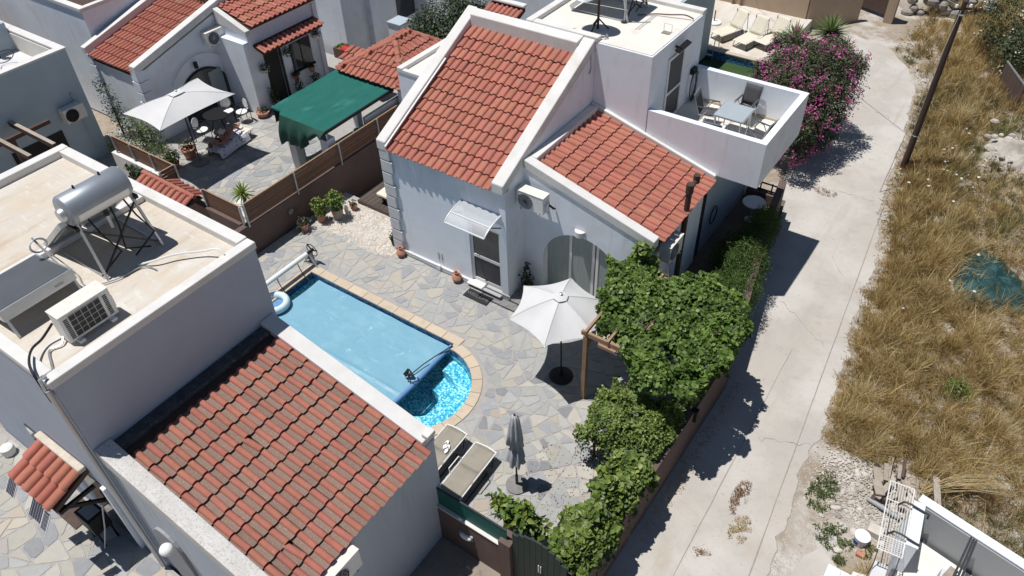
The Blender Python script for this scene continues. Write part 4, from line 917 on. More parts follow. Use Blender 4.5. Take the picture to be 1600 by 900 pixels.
def cable(label, pts, r_=.016, mat='black_rubber', name='cable'):
    P_ = [Vector(p) for p in pts]; out = []
    for i in range(len(P_) - 1):
        a, b_, c, d = P_[max(0, i - 1)], P_[i], P_[i + 1], P_[min(len(P_) - 1, i + 2)]
        for k in range(6):
            t = k / 6; out.append(.5 * (2 * b_ + (c - a) * t + (2 * a - 5 * b_ + 4 * c - d) * t * t + (3 * b_ - a - 3 * c + d) * t ** 3))
    out.append(P_[-1]); return tag(MB().tube(out, r_, 6).build(name, mat, smooth=True), label, 'cable')
zr = 5.75
cable('black cable from the roof air conditioner over the parapet corner', [(-11.75, 3.0, zr + .3), (-11.75, 2.75, zr + .15), (-11.6, 2.5, zr + .2), (-11.3, 2.3, zr + .24), (-11.0, 2.2, zr + .2), (-10.9, 2.18, 5.4)], .022)
cable('grey hose curving from the roof air conditioner to the corner', [(-11.65, 3.05, zr + .12), (-11.5, 2.9, zr + .03), (-11.55, 2.7, zr + .02), (-11.25, 2.55, zr + .02), (-11.05, 2.45, zr + .03), (-10.95, 2.26, zr + .16)], .018, 'metal_grey')
cable('white hose bent over the roof edge beside the heater', [(-12.2, 4.9, zr + .02), (-11.95, 5.1, zr + .10), (-11.75, 5.4, zr + .12), (-11.4, 5.75, zr + .12), (-11.1, 5.9, zr + .2), (-10.95, 5.92, zr + .12)], .02, 'white_plastic')
cable('thin pale cable looping under the solar heater', [(-13.6, 4.0, zr + .4), (-13.0, 4.1, zr + .05), (-12.5, 4.0, zr + .02), (-12.2, 4.4, zr + .02), (-12.1, 4.9, zr + .02), (-11.8, 5.0, zr + .02)], .012, 'metal_light')
cable('black cable clipped along the roof beam', [(-13.9, 3.0, zr + .13), (-13.85, 3.25, zr + .06), (-13.88, 3.5, zr + .05), (-13.85, 3.75, zr + .12)], .014)
cl = thing('cable_post', 'thin post with a coil of pale cable by the solar heater', 'post', (-13.5, 3.9, 5.73))
MB().tube([(-13.55, 3.9, 6.5), (-12.5, 3.92, 5.76)], .02, 6).build('post', 'metal_grey', cl)
for k in range(6): MB().tube([(-13.46 + .06 * math.cos(a) + .015 * k, 3.9 + .15 * math.sin(a), 6.35 - .10 * math.cos(a) + .012 * k) for a in np.linspace(0, 2 * math.pi, 16)], .009, 5, cap=False).build('coil', 'metal_light', cl)
# dish on the upper block
ds = thing('satellite_dish', 'large grey satellite dish on a mast on the upper roof', 'satellite dish', (-9.9, 17.9, 6.0))
MB().tube([(-9.84, 17.92, 6.0), (-9.84, 17.92, 7.35)], .035, 8).build('mast', 'pole_wood', ds)
for k in range(3): MB().bar((-9.84, 17.92, 6.3), (-9.84 + .3 * math.cos(k * 2.1 + .4), 17.92 + .3 * math.sin(k * 2.1 + .4), 6.01), .03).build('leg', 'pole_wood', ds)
d = MB().lathe([(.0, .0), (.2, .02), (.38, .07), (.52, .14), (.525, .15), (.37, .085), (.2, .035), (.0, .015)], (0, 0, 0), 32).build('reflector', 'metal_light', ds, smooth=True, off=False)
d.matrix_basis = Matrix.Translation((-10.02 + 9.9, 17.78 - 17.9, 1.22)) @ Matrix.Rotation(R(20), 4, 'Z') @ Matrix.Rotation(R(48), 4, 'X') @ Matrix.Rotation(R(-20), 4, 'Y')
MB().bar((-10.0, 17.85, 6.85), (-10.5, 17.2, 7.05), .03).build('arm', 'metal_grey', ds)
am = thing('aerial_mast', 'thin pale aerial pole standing on the upper roof', 'pole', (-9.42, 18.66, 6.0))
MB().tube([(-9.42, 18.66, 6.0), (-9.42, 18.66, 8.4)], .025, 8).build('pole', 'metal_light', am); MB().lathe([(.0, 0), (.1, 0), (.09, .04), (.0, .05)], (-9.42, 18.66, 6.0), 14).build('foot', 'metal_dark', am)
for z in (7.9, 8.2): MB().bar((-9.42, 18.1, z), (-9.42, 19.2, z), .018).build('element', 'metal_light', am)
cable('red and black hose across the upper roof edge', [(-9.3, 19.2, 6.04), (-8.9, 19.5, 6.05), (-8.5, 19.6, 6.08), (-8.1, 19.7, 6.12), (-7.85, 19.75, 6.04)], .018, 'brown_wall', 'hose')
cable('coil of pale cable near the dish foot', [(-9.5 + (.12 + .004 * k) * math.cos(k * .9), 17.5 + .1 * math.sin(k * .9), 6.02 + .003 * k) for k in range(28)], .009, 'metal_light')
tr = thing('wire_trap', 'small wire frame on the upper roof corner', 'frame', (-8.1, 18.6, 6.0))
MB().box(-8.25, -8.02, 18.55, 18.72, 6.002, 6.02).build('plate', 'pot_grey', tr); MB().tube([(-8.25, 18.72, 6.02), (-8.25, 18.72, 6.22), (-8.02, 18.72, 6.22), (-8.02, 18.72, 6.02)], .007, 5).build('wire', 'metal_light', tr)
# ------------------------------------------------------------------ neighbour yard and houses
np_ = struct(MB().box(-27.5, -17.4, 10.4, 21.5, -.6, 0).build('neighbour_patio', 'grout'))
print('neighbour paving', paving(np_, -24.2, -17.45, 10.85, 16.2, .48, 0, skip=lambda x, y: x < -23.4 and y > 15.5, mats=(('stone', 5), ('stone_cream', 3), ('stone_blue', 2))))
n2 = thing('arch_house', 'white neighbour house with red tiled roof, corner quoins and dark arched door', 'house', (-25, 16, 0))
S = .255
MB().prism([(13.0, 0), (13.0, 2.72), (19.5, 2.72 + S * 6.5), (19.5, 0)], 'x', -28.1, -25.2).build('wall', 'stucco', n2)
MB().box(-28.1, -25.2, 12.82, 12.999, 0, 2.70).build('front_wall', 'stucco', n2)
for k in range(7):
    z0 = .05 + k * .40
    MB().box(-28.16, -27.82 + .06 * (k % 2), 12.75, 12.818, z0, z0 + .36).build('quoin', 'stucco', n2, bevel=.012)
    MB().box(-25.5 - .06 * (k % 2), -25.14, 12.75, 12.818, z0, z0 + .36).build('quoin', 'stucco', n2, bevel=.012)
    MB().box(-25.198, -25.14, 12.82, 13.1 + .08 * (k % 2), z0, z0 + .36).build('quoin', 'stucco', n2, bevel=.012)
def cpy(xa, xb, ya, yb, zt, th): MB().prism([(ya, zt - th), (ya, zt), (yb, zt + S * (yb - ya)), (yb, zt + S * (yb - ya) - th)], 'x', xa, xb).build('coping', 'coping', n2, bevel=.02)
cpy(-25.42, -25.1, 12.75, 19.6, 3.04, .26); cpy(-28.3, -28.05, 12.75, 19.6, 3.04, .26)
rf = MB().prism([(12.8, 2.60), (12.8, 2.72), (19.5, 2.72 + S * 6.7), (19.5, 2.6 + S * 6.7)], 'x', -28.05, -25.42).build('roof', 'under_roof', n2)
lay_tiles(rf, TILE_FAR, (-28.03, 12.75, 2.71), (1, 0, 0), Vector((0, 1, S)).normalized(), 13, 12, w=.2, step=.40)
arch = [(15.2 + 1.08 * math.cos(a), .95 + 1.0 * math.sin(a)) for a in np.linspace(0, math.pi, 18)] + [(14.12, 0.02), (16.28, .02)]
MB().prism(arch, 'x', -25.198, -25.15).build('arch_reveal', 'black', n2)
MB().prism([(15.2 + .98 * (p[0] - 15.2) , p[1] * .97) for p in arch], 'x', -25.149, -25.12).build('arch_glass', 'glass_dark', n2)
for y0, y1 in ((15.45, 16.05),): MB().box(-25.118, -25.10, y0, y1, .05, 1.7).build('curtain_pane', 'curtain', n2)
MB().tube([(-25.13, 15.2 + 1.5 * math.cos(a), 1.0 + 1.5 * math.sin(a)) for a in np.linspace(.4, 2.6, 16)], .018, 5).build('cable', 'stucco_grey', n2)
MB().box(-25.14, -25.05, 15.0, 15.12, 2.05, 2.3).build('lantern', 'black', n2)
ac_unit('air_conditioner', 'white air conditioner high on the gable of the arch house', (-25.0, 16.1, 2.62), R(90), w=.85, fanmat='grille')
# wing with the tiled awning
MB().box(-29, -23.55, 16.45, 19.95, 0, 3.3).build('wing_wall', 'stucco', n2)
MB().prism([(-25.1, 3.3), (-25.1, 3.85), (-23.5, 3.30), (-23.5, 3.1)], 'y', 16.40, 16.62).build('coping', 'coping', n2, bevel=.02)
r2 = MB().prism([(-26.2, 3.3), (-26.2, 4.05), (-23.45, 3.36), (-23.45, 3.31)], 'y', 16.62, 20.0).build('roof', 'under_roof', n2)
lay_tiles(r2, TILE_FAR, (-23.38, 16.64, 3.37), (0, 1, 0), Vector((-1, 0, .25)).normalized(), 14, 6, w=.24, step=.40)
aw = MB().prism([(-23.55, 2.62), (-23.55, 2.72), (-23.05, 2.50), (-23.05, 2.42)], 'y', 16.62, 19.65).build('awning', 'under_roof', n2)
lay_tiles(aw, TILE_FAR, (-22.98, 16.6, 2.49), (0, 1, 0), Vector((-1, 0, .42)).normalized(), 13, 1, w=.235)
MB().box(-23.549, -23.52, 16.95, 17.62, .02, 2.25).build('door_opening', 'black', n2)
MB().box(-23.50, -23.47, 17.64, 17.74, .02, 2.2).build('door_leaf', 'black', n2)
MB().box(-23.548, -23.515, 18.2, 19.25, 1.0, 2.1).build('window', 'glass_dark', n2); MB().box(-23.545, -23.46, 18.15, 19.3, .92, .99).build('window_sill', 'black', n2)
MB().box(-23.512, -23.50, 18.7, 18.74, 1.0, 2.1).build('window_bar', 'black', n2)
MB().tube([(-23.5, 19.7, .05), (-23.5, 19.7, 3.2)], .04, 8).build('downpipe', 'white_metal', n2)
MB().box(-25.25, -23.54, 16.2, 16.448, 0, 2.9).build('buttress', 'stucco', n2)

# flat-roofed blue-grey house at the far left
n1 = thing('blue_grey_house', 'plain blue grey house with flat parapet roof at the left edge', 'house', (-28, 9, 0))
MB().box(-33, -26.3, 3.0, 11.35, -.5, 3.3).build('wall', 'stucco_cool', n1)
g = MB(); g.box(-26.52, -26.3, 3.0, 11.35, 3.3, 4.0); g.box(-33, -26.52, 11.13, 11.35, 3.3, 4.0); g.build('parapet', 'stucco_cool', n1)
g = MB(); g.box(-26.55, -26.27, 3.0, 11.38, 4.0, 4.06); g.box(-33, -26.55, 11.10, 11.38, 4.0, 4.06); g.build('parapet_cap', 'coping', n1)
MB().box(-29.4, -26.53, 11.08, 11.128, 3.31, 3.95).build('inner_face', 'roof_pale', n1); MB().box(-29.4, -26.53, 3.2, 11.07, 3.301, 3.32).build('flat_roof', 'stucco_grey', n1)
MB().box(-29.6, -29.4, 9.6, 11.1, 3.3, 4.3).build('roof_block', 'stucco_cool', n1)
MB().box(-26.298, -26.27, 8.3, 10.1, 0, 1.55).build('opening', 'black', n1)
MB().tube([(-26.27, 10.9, 2.6), (-26.27, 10.95, 0)], .03, 6).build('downpipe', 'stucco_cool', n1)
ac_unit('air_conditioner', 'worn air conditioner on the blue grey wall at the left', (-26.08, 10.62, 1.72), R(90), w=.75, h=.56, mat='white_old', fanmat='black')
um0 = thing('folded_parasol', 'purple folded parasol on the blue grey roof terrace', 'parasol', (-29.2, 10.4, 3.3)); MB().lathe([(.02, .3), (.1, .5), (.13, .8), (.03, 1.1)], (-29.2, 10.4, 3.3), 10).build('canopy', 'purple', um0, smooth=True); MB().tube([(-29.2, 10.4, 3.3), (-29.2, 10.4, 4.45)], .02, 6).build('pole', 'black', um0)
cr_ = tag(MB().tube([(-28.3 + .4 * math.cos(a), 10.2 + .3 * math.sin(a), 3.7 + .1 * math.sin(a)) for a in np.linspace(0, 6.28, 20)], .015, 5, cap=False).build('wire_hoop', 'black'), 'dark wire hoop on the blue grey roof terrace', 'hoop')
pg = thing('garden_pergola', 'dark brown timber frame before the blue grey house', 'pergola', (-25, 8.3, 0))
for y in (7.92, 8.72): MB().bar((-28, y, 2.5), (-23.7, y, 2.5), .13, .16).build('beam', 'wood_dark', pg)
for y in (7.92, 8.72): MB().bar((-28, y, 2.587), (-23.7, y, 2.587), .12, .012).build('beam_top', 'wood_grey', pg)
for x in (-25.6,): MB().bar((x, 8.3, -.2), (x, 8.3, 2.42), .13).build('post', 'wood_dark', pg)
MB().bar((-25.6, 7.2, 2.36), (-25.6, 9.6, 2.36), .11, .13).build('beam', 'wood_dark', pg)
ts = thing('garden_sofa', 'blue grey cushioned seat under the timber frame at the left edge', 'sofa', (-25.6, 7.4, 0))
MB().box(-26.2, -25.0, 6.6, 7.6, .0, .45).build('seat', 'stucco_cool', ts, bevel=.1); MB().box(-26.3, -26.0, 6.6, 7.7, .46, .95).build('backrest', 'stucco_cool', ts, bevel=.08)

# white block top left
n3 = thing('white_block', 'plain white block with terrace at the top left corner', 'house', (-31, 16, 0))
MB().box(-36, -28.45, 13.35, 24, -.5, 4.05).build('wall', 'stucco', n3); MB().box(-36, -28.4, 13.30, 13.55, 4.05, 4.2).build('parapet', 'coping', n3, bevel=.02); MB().box(-28.62, -28.4, 13.55, 24, 4.05, 4.2).build('parapet', 'coping', n3, bevel=.02)
MB().box(-35, -28.7, 13.6, 23, 4.051, 4.07).build('flat_roof', 'wood_dark', n3)
tw = thing('tan_wall', 'tan wall panel behind the blue grey roof', 'wall', (-35, 12.6, 0)); MB().box(-37, -33.6, 12.2, 12.4, -.4, 3.2).build('panel', 'tan_wall', tw)
MB().bar((-37.0, 12.15, 3.0), (-33.6, 12.15, 1.6), .07).build('rail', 'black', tw)
for k in range(4): MB().bar((-35.6 + k * .2, 12.17, 2.1), (-35.3 + k * .2, 12.17, 2.5), .02).build('ornament', 'black', tw); MB().bar((-35.3 + k * .2, 12.165, 2.1), (-35.6 + k * .2, 12.165, 2.5), .02).build('ornament', 'black', tw)

# back buildings at the top edge
n4 = thing('back_house', 'white back house behind the tiled kiosk at the top edge', 'house', (-26, 24, 0))
MB().box(-32, -24.3, 21.9, 30, -.5, 4.2).build('wall', 'stucco', n4); MB().box(-24.298, -24.27, 25.2, 26.6, .3, 2.4).build('window', 'glass_dark', n4)
MB().box(-24.3, -22.4, 26.4, 30, -.5, 3.6).build('side_wall', 'stucco', n4); MB().box(-22.398, -22.37, 27.2, 28.6, .3, 2.2).build('door', 'black', n4)
MB().box(-24.295, -24.0, 23.3, 23.6, -.5, 4.2).build('pilaster', 'stucco', n4)
pd = thing('gate_pillar', 'white pillar with grey cap behind the tiled kiosk', 'pillar', (-22.6, 23.6, 0)); MB().box(-23.0, -22.3, 23.2, 23.9, -.4, 1.25).build('shaft', 'stucco', pd); MB().box(-23.04, -22.26, 23.16, 23.94, 1.25, 1.32).build('cap', 'stucco_cool', pd, bevel=.01)
pl = thing('wooden_planter', 'long wooden planter box with low plants by the white back wall', 'planter', (-23.7, 21.2, 0))
g = MB(); g.box(-24.2, -22.2, 20.95, 21.0, .3, .75); g.box(-24.2, -22.2, 21.45, 21.5, .3, .75); g.box(-24.2, -24.15, 21.0, 21.45, .3, .75); g.box(-22.25, -22.2, 21.0, 21.45, .3, .75); g.build('box', 'wood', pl); MB().box(-24.15, -22.25, 21.0, 21.45, .3, .66).build('soil', 'soil_yard', pl)
pts = np.column_stack([rng.uniform(-24.1, -22.3, 160), rng.uniform(21.02, 21.43, 160), rng.uniform(.66, .85, 160)]); cloud('leaves', pts, np.tile((0, 0, 1), (160, 1)), (.06, .14), 'leaf_bright', pl)['kind'] = 'stuff'
n5 = thing('rear_house', 'white rear house with small tiled porch behind the red ridge', 'house', (-16, 26, 0))
MB().box(-20.5, -15.2, 25.2, 31, -.5, 4.0).build('wall', 'stucco', n5); MB().box(-20.4, -19.2, 25.15, 25.198, .2, 2.1).build('opening', 'black', n5)
MB().box(-15.2, -11.5, 22.9, 31, -.5, 3.0).build('side_wall', 'stucco_cool', n5); MB().box(-15.1, -11.6, 23.0, 30, 3.001, 3.02).build('flat_roof', 'stucco_grey', n5)
a = MB().prism([(22.7, 2.75), (22.7, 2.85), (23.6, 3.25), (23.6, 3.1)], 'x', -17.6, -16.1).build('porch_roof', 'under_roof', n5); lay_tiles(a, TILE_FAR, (-17.6, 22.6, 2.83), (1, 0, 0), Vector((0, 1, .44)).normalized(), 7, 2, w=.22, step=.42)
MB().box(-17.7, -16.0, 23.35, 23.62, 3.3, 3.42).build('mortar_ridge', 'coping', n5, bevel=.05)

# tiled hip kiosk
kk = thing('tiled_kiosk', 'garden kiosk with red tiled hip roof behind the green canopy', 'kiosk', (-18.5, 19.2, 0))
ex0, ex1, ey0, ey1, ez, az = -19.95, -16.9, 17.3, 20.9, 2.38, 3.22; ax, ay0, ay1 = -18.42, 18.85, 19.6
MB().add([(ex0, ey0, ez), (ex1, ey0, ez), (ex1, ey1, ez), (ex0, ey1, ez), (ax, ay0, az), (ax, ay1, az)], [(0, 1, 4), (1, 2, 5, 4), (2, 3, 5), (3, 0, 4, 5), (3, 2, 1, 0)]).build('roof', 'under_roof', kk)
hr = [c for c in kk.children if c.name.startswith('roof')][0]
W = ex1 - ex0; v = Vector((0, ay0 - ey0, az - ez)); Ls = v.length
lay_tiles(hr, TILE_FAR, (ex0, ey0 - .06, ez - .0), (1, 0, 0), v.normalized(), 13, 5, w=W / 13, step=Ls / 4.6, keep=lambda u, t: abs(u - W / 2) < (W / 2) * (1 - t / Ls) + .06)
v = Vector((ax - ex0, 0, az - ez)); L2 = v.length; D = ey1 - ey0
lay_tiles(hr, TILE_FAR, (ex0 - .06, ey0, ez), (0, 1, 0), v.normalized(), 15, 5, w=D / 15, step=L2 / 4.6, keep=lambda u, t: u > (ay0 - ey0) * t / L2 - .06 and u < D - (ey1 - ay1) * t / L2 + .06)
v = Vector((ax - ex1, 0, az - ez))
lay_tiles(hr, TILE_FAR, (ex1 + .06, ey0, ez), (0, 1, 0), v.normalized(), 15, 5, w=D / 15, step=L2 / 4.6, keep=lambda u, t: u > (ay0 - ey0) * t / L2 - .06 and u < D - (ey1 - ay1) * t / L2 + .06)
def ridge(p, q, n):
    p = Vector(p); q = Vector(q)
    for k in range(n):
        MB().tube([p + (q - p) * (k / n) + Vector((0, 0, .06)), p + (q - p) * ((k + 1.08) / n) + Vector((0, 0, .06))], [.115, .095], 10).build('ridge_tile', 'tile_far', kk, smooth=True)
ridge((ex0, ey0, ez), (ax, ay0, az), 6); ridge((ex1, ey0, ez), (ax, ay0, az), 6); ridge((ax, ay0, az), (ax, ay1, az), 2); ridge((ex0, ey1, ez), (ax, ay1, az), 6); ridge((ex1, ey1, ez), (ax, ay1, az), 6)
for x, y in ((ex0 + .25, ey0 + .3), (ex1 - .3, ey0 + .3), (ex0 + .25, ey1 - .3), (ex1 - .3, ey1 - .3)): MB().box(x - .12, x + .12, y - .12, y + .12, 0, 2.42).build('pillar', 'stucco', kk)
MB().box(ex0 + .3, ex1 - .25, ey1 - .4, ey1 - .2, 0, 2.3).build('back_wall', 'tan_wall', kk)
lt_ = thing('lean_to_roof', 'short strip of red tiles with white slab beside the kiosk', 'roof', (-21.2, 19.4, 0))
MB().box(-22.1, -20.5, 19.45, 20.1, 1.35, 1.5).build('boards', 'under_roof', lt_); lay_tiles(lt_, TILE_FAR, (-22.1, 19.3, 1.42), (1, 0, 0), Vector((0, 1, .3)).normalized(), 6, 2, w=.26, step=.4); MB().box(-21.2, -20.85, 19.9, 20.1, 1.66, 1.72).build('slab', 'coping', lt_)
for x in (-22.0, -20.6): MB().bar((x, 19.5, 0), (x, 19.5, 1.4), .06).build('post', 'white_metal', lt_)
MB().box(-22.0, -20.6, 19.52, 19.54, 0, 1.3).build('screen', 'green_net_dark', lt_)
rc = tag(MB().ball((-22.3, 20.0, 1.5), (.28, .2, .12), 12, 6).build('red_cushion', 'red_cloth', smooth='all'), 'red cloth lying beside the tiled lean-to roof', 'cloth')
# green canopy
gc = thing('green_canopy', 'green shade net canopy over the neighbour terrace', 'canopy', (-18.8, 15.6, 0))
def gtop(u, v):
    x = -20.15 + 2.7 * u; y = 14.1 + 3.3 * v; z = 2.27 + .05 * v - .05 * math.sin(math.pi * u) * math.sin(math.pi * v) + .012 * noise.noise(Vector((x * 3, y * 3, 0)))
    if u < .22: y = y if v > 0 else y + (.22 - u) * 3.6
    return (x, y, z)
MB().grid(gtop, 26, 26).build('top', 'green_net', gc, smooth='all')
edge = [gtop(i / 26, 0) for i in range(27)]
def gside(u, v):
    e = edge[min(26, int(round(u * 26)))]; s = 1 - .35 * u
    return (e[0] + .04 * math.sin(u * 40) * v - .05 * v, e[1] - .10 * v + .09 * math.sin(u * 34 + 1 + 2 * v) * v - .12 * math.sin(math.pi * v), e[2] - (1.15 * s * (1 - .75 * max(0, u - .55) / .45) + .10 * math.sin(u * 13)) * v)
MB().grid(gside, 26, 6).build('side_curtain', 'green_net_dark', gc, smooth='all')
eb = [gtop(0, j / 12) for j in range(13)]
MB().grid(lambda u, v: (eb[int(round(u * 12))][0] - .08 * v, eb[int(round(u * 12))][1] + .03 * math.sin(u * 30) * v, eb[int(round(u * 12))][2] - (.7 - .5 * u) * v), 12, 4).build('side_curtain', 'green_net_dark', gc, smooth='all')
MB().bar((-17.43, 14.1, 2.24), (-17.43, 17.4, 2.28), .05, .1).build('beam', 'black', gc)
for x, y in ((-17.6, 14.25), (-19.9, 15.0), (-19.3, 14.2)): MB().bar((x, y, 0), (x, y, 2.2), .06).build('post', 'white_metal', gc)
MB().box(-17.85, -17.48, 14.15, 14.5, 0, 1.9).build('pillar', 'stucco', gc, bevel=.02); MB().box(-19.45, -19.1, 14.1, 14.4, 0, 1.3).build('pillar', 'stucco_grey', gc, bevel=.02)
MB().box(-17.75, -17.5, 14.12, 14.148, 1.9, 2.2).build('lamp', 'black', gc)
tt = thing('round_table', 'black round table under the green canopy', 'table', (-18.3, 15.2, 0)); MB().lathe([(.0, .70), (.62, .70), (.63, .72), (.62, .74), (.0, .74)], (-18.1, 15.1, 0), 28).build('table_top', 'black', tt); MB().tube([(-18.1, 15.1, 0), (-18.1, 15.1, .7)], .05, 10).build('leg', 'black', tt)
fo = tag(MB().lathe([(.0, .74), (.16, .76), (.2, .95), (.13, 1.15), (.0, 1.2)], (-17.75, 15.75, .3), 12).build('foil_wrap', 'foil', smooth=True), 'crumpled foil wrapped thing behind the black round table', 'foil')
wl = thing('canopy_wall', 'grey green wall panel under the green canopy', 'wall', (-17.6, 16.6, 0)); MB().box(-17.55, -17.45, 15.9, 17.9, 0, 1.9).build('panel', 'stucco_grey', wl); MB().lathe([(.0, 0), (.13, 0), (.13, .03), (0, .03)], (0, 0, 0), 16).build('plate', 'black', wl, off=False).matrix_basis = Matrix.Translation((.17, .55, 1.5)) @ Matrix.Rotation(R(90), 4, 'Y')
# ------------------------------------------------------------------ parasols
def parasol(name, label, cx, cy, zrim, ztop, corners, pole, base, mat='canvas', grp='open white parasols'):
    p = thing(name, label, 'parasol', (pole[0], pole[1], 0), grp); n = len(corners)
    hub = Vector((cx, cy, ztop)); k = 8; vs = []; fs = []
    for c in range(n):
        a = Vector((*corners[c], zrim)); b_ = Vector((*corners[(c + 1) % n], zrim)); g = MB()
        def pt(u, v):
            q = a + (b_ - a) * u; m_ = 4 * u * (1 - u); q = q + (Vector((cx, cy, zrim)) - q) * .085 * m_
            r_ = hub + (q - hub) * (.10 + .90 * v); r_.z += .05 * math.sin(math.pi * v) - .045 * m_ * math.sin(math.pi * v * .9)
            return r_
        MB().grid(pt, 8, 8).build('canopy_panel', mat, p, smooth='all')
        MB().bar(hub - Vector((0, 0, .06)), a - Vector((0, 0, .02)), .016).build('rib', 'metal_grey', p)
        MB().tube([pt(0, v) + Vector((0, 0, .004)) for v in np.linspace(0, 1, 9)], .007, 4).build('seam', mat, p)
    g = MB(); vv = []
    for c in range(n): q = hub + (Vector((*corners[c], zrim)) - hub) * .16; vv.append((q.x, q.y, q.z + .045))
    g.add(vv + [(hub.x, hub.y, hub.z + .05)], [(i, (i + 1) % n, n) for i in range(n)]); g.build('vent_cap', mat, p, smooth='all')
    MB().lathe([(.0, 0), (.035, 0), (.04, .03), (.0, .05)], (hub.x, hub.y, hub.z + .05), 12).build('finial', 'metal_grey', p, smooth=True)
    MB().tube([(pole[0], pole[1], 0), (hub.x, hub.y, hub.z)], .022, 10).build('pole', 'black', p, smooth=True)
    if base: MB().lathe([(.0, .012), (.30, .012), (.31, .04), (.22, .08), (.05, .10), (.04, .32), (.0, .33)], (pole[0], pole[1], 0), 28).build('base', base, p, smooth=True)
    return p
cx, cy = -6.95, 11.42
parasol('open_parasol', 'white hexagonal parasol open beside the vine pergola', cx + .06, cy, 2.08, 2.60, [(cx + 1.23 * math.cos(R(-133 + 60 * k)), cy + 1.23 * math.sin(R(-133 + 60 * k))) for k in range(6)], (-6.72, 11.24), 'black')
parasol('open_parasol', 'white rectangular parasol open in the neighbour yard', -22.85, 12.7, 2.38, 2.78, [(-23.87, 11.2), (-21.87, 11.18), (-21.75, 14.15), (-23.8, 14.2)], (-22.85, 12.7), 'umbrella_base')
cp = thing('closed_parasol', 'grey parasol folded shut on a round base by the sun loungers', 'parasol', (-5.83, 7.94, 0))
g = MB(); prof = [(.03, 2.52), (.07, 2.46), (.10, 2.25), (.13, 1.9), (.16, 1.55), (.10, 1.52), (.08, 1.48), (.13, 1.4), (.17, 1.1), (.19, .95)]; n = 28
vs = [(-5.83 + r_ * (1 + .28 * math.sin(j * math.pi * 2 * 7 / n) * (1 - .2 * i / 9)) * math.cos(2 * math.pi * j / n), 7.94 + r_ * (1 + .28 * math.sin(j * math.pi * 2 * 7 / n)) * math.sin(2 * math.pi * j / n), z + (.05 * math.sin(j * 2.2) if i == 9 else 0)) for i, (r_, z) in enumerate(prof) for j in range(n)]
g.add(vs, [(i * n + j, i * n + (j + 1) % n, (i + 1) * n + (j + 1) % n, (i + 1) * n + j) for i in range(len(prof) - 1) for j in range(n)] + [tuple(range(n))]); g.build('canopy', 'canvas_grey', cp, smooth='all')
MB().tube([(-5.83, 7.94, 0), (-5.83, 7.94, 2.56)], .022, 10).build('pole', 'metal_dark', cp, smooth=True); MB().tube([(-5.83, 7.94, .05), (-5.83, 7.94, .42)], .033, 10).build('pole_socket', 'metal_dark', cp, smooth=True)
MB().tube([(-5.83 + .12 * math.cos(a), 7.94 + .12 * math.sin(a), 1.5) for a in np.linspace(0, 6.283, 16)], .012, 5, cap=False).build('tie_strap', 'canvas_grey', cp)
MB().lathe([(.0, .012), (.25, .012), (.255, .05), (.20, .075), (.0, .085)], (-5.83, 7.94, 0), 28).build('base', 'umbrella_base', cp, smooth=True)

# ------------------------------------------------------------------ loungers
def sun_lounger(label, loc, rz, mat, back=0.0, group='sun loungers by the pool', frame='white_metal', L=1.85, W=.6):
    s = thing('sun_lounger', label, 'sun lounger', loc, group, rz); local(s); sp = .35 * L
    def z_at(y): return .34 if y < sp - L / 2 + .55 * L else .34
    yb = L / 2 - .42 * L          # hinge
    tip = (yb + .42 * L * math.cos(back), .34 + .42 * L * math.sin(back))
    def bed(u, v):
        y = -L / 2 + (yb + L / 2) * v; return ((u - .5) * (W - .06), y, .345 - .02 * math.sin(math.pi * u))
    def bck(u, v):
        return ((u - .5) * (W - .06), yb + (tip[0] - yb) * v, .345 + (tip[1] - .34) * v - .02 * math.sin(math.pi * u))
    for nm, fn in (('seat_sling', bed), ('back_sling', bck)):
        o = MB().grid(fn, 6, 6).build(nm, mat, s, smooth='all'); m_ = o.modifiers.new('t', 'SOLIDIFY'); m_.thickness = .012
    for x in (-W / 2 + .015, W / 2 - .015):
        MB().tube([(x, -L / 2, .33), (x, yb, .34)], .017, 8).build('side_rail', frame, s, smooth=True); MB().tube([(x, yb, .345), (x, tip[0], tip[1] + .005)], .017, 8).build('back_rail', frame, s, smooth=True)
        MB().tube([(x, yb - .35, .335), (x + math.copysign(.05, x), yb - .33, .47), (x + math.copysign(.05, x), yb + .05, .47), (x, yb + .10, .34)], .014, 6).build('armrest', frame, s, smooth=True)
        MB().tube([(x, -L / 2 + .15, .33), (x, -L / 2 + .05, .02)], .016, 6).build('leg', 'black', s); MB().tube([(x, yb + .05, .33), (x, yb + .25, .02)], .016, 6).build('leg', 'black', s)
        MB().tube([(x, -L / 2 + .05, .02), (x, yb + .25, .02)], .014, 6).build('foot_rail', 'black', s); MB().tube([(x, tip[0] - .12, tip[1] - .03), (x, yb + .45, .02)], .014, 6).build('back_leg', 'black', s)
    MB().tube([(-W / 2 + .015, tip[0], tip[1]), (0, tip[0] + .03, tip[1] + .005), (W / 2 - .015, tip[0], tip[1])], .017, 8).build('head_rail', frame, s, smooth=True)
    MB().tube([(-W / 2 + .015, -L / 2, .33), (W / 2 - .015, -L / 2, .33)], .017, 8).build('end_rail', frame, s, smooth=True)
    return s
sun_lounger('beige sun lounger nearest the folded parasol', (-6.83, 7.42, .012), R(2), 'textile_beige', L=1.55)
sun_lounger('beige sun lounger with sandals on it beside the house corner', (-7.70, 7.46, .012), R(2), 'textile_beige', L=1.55)
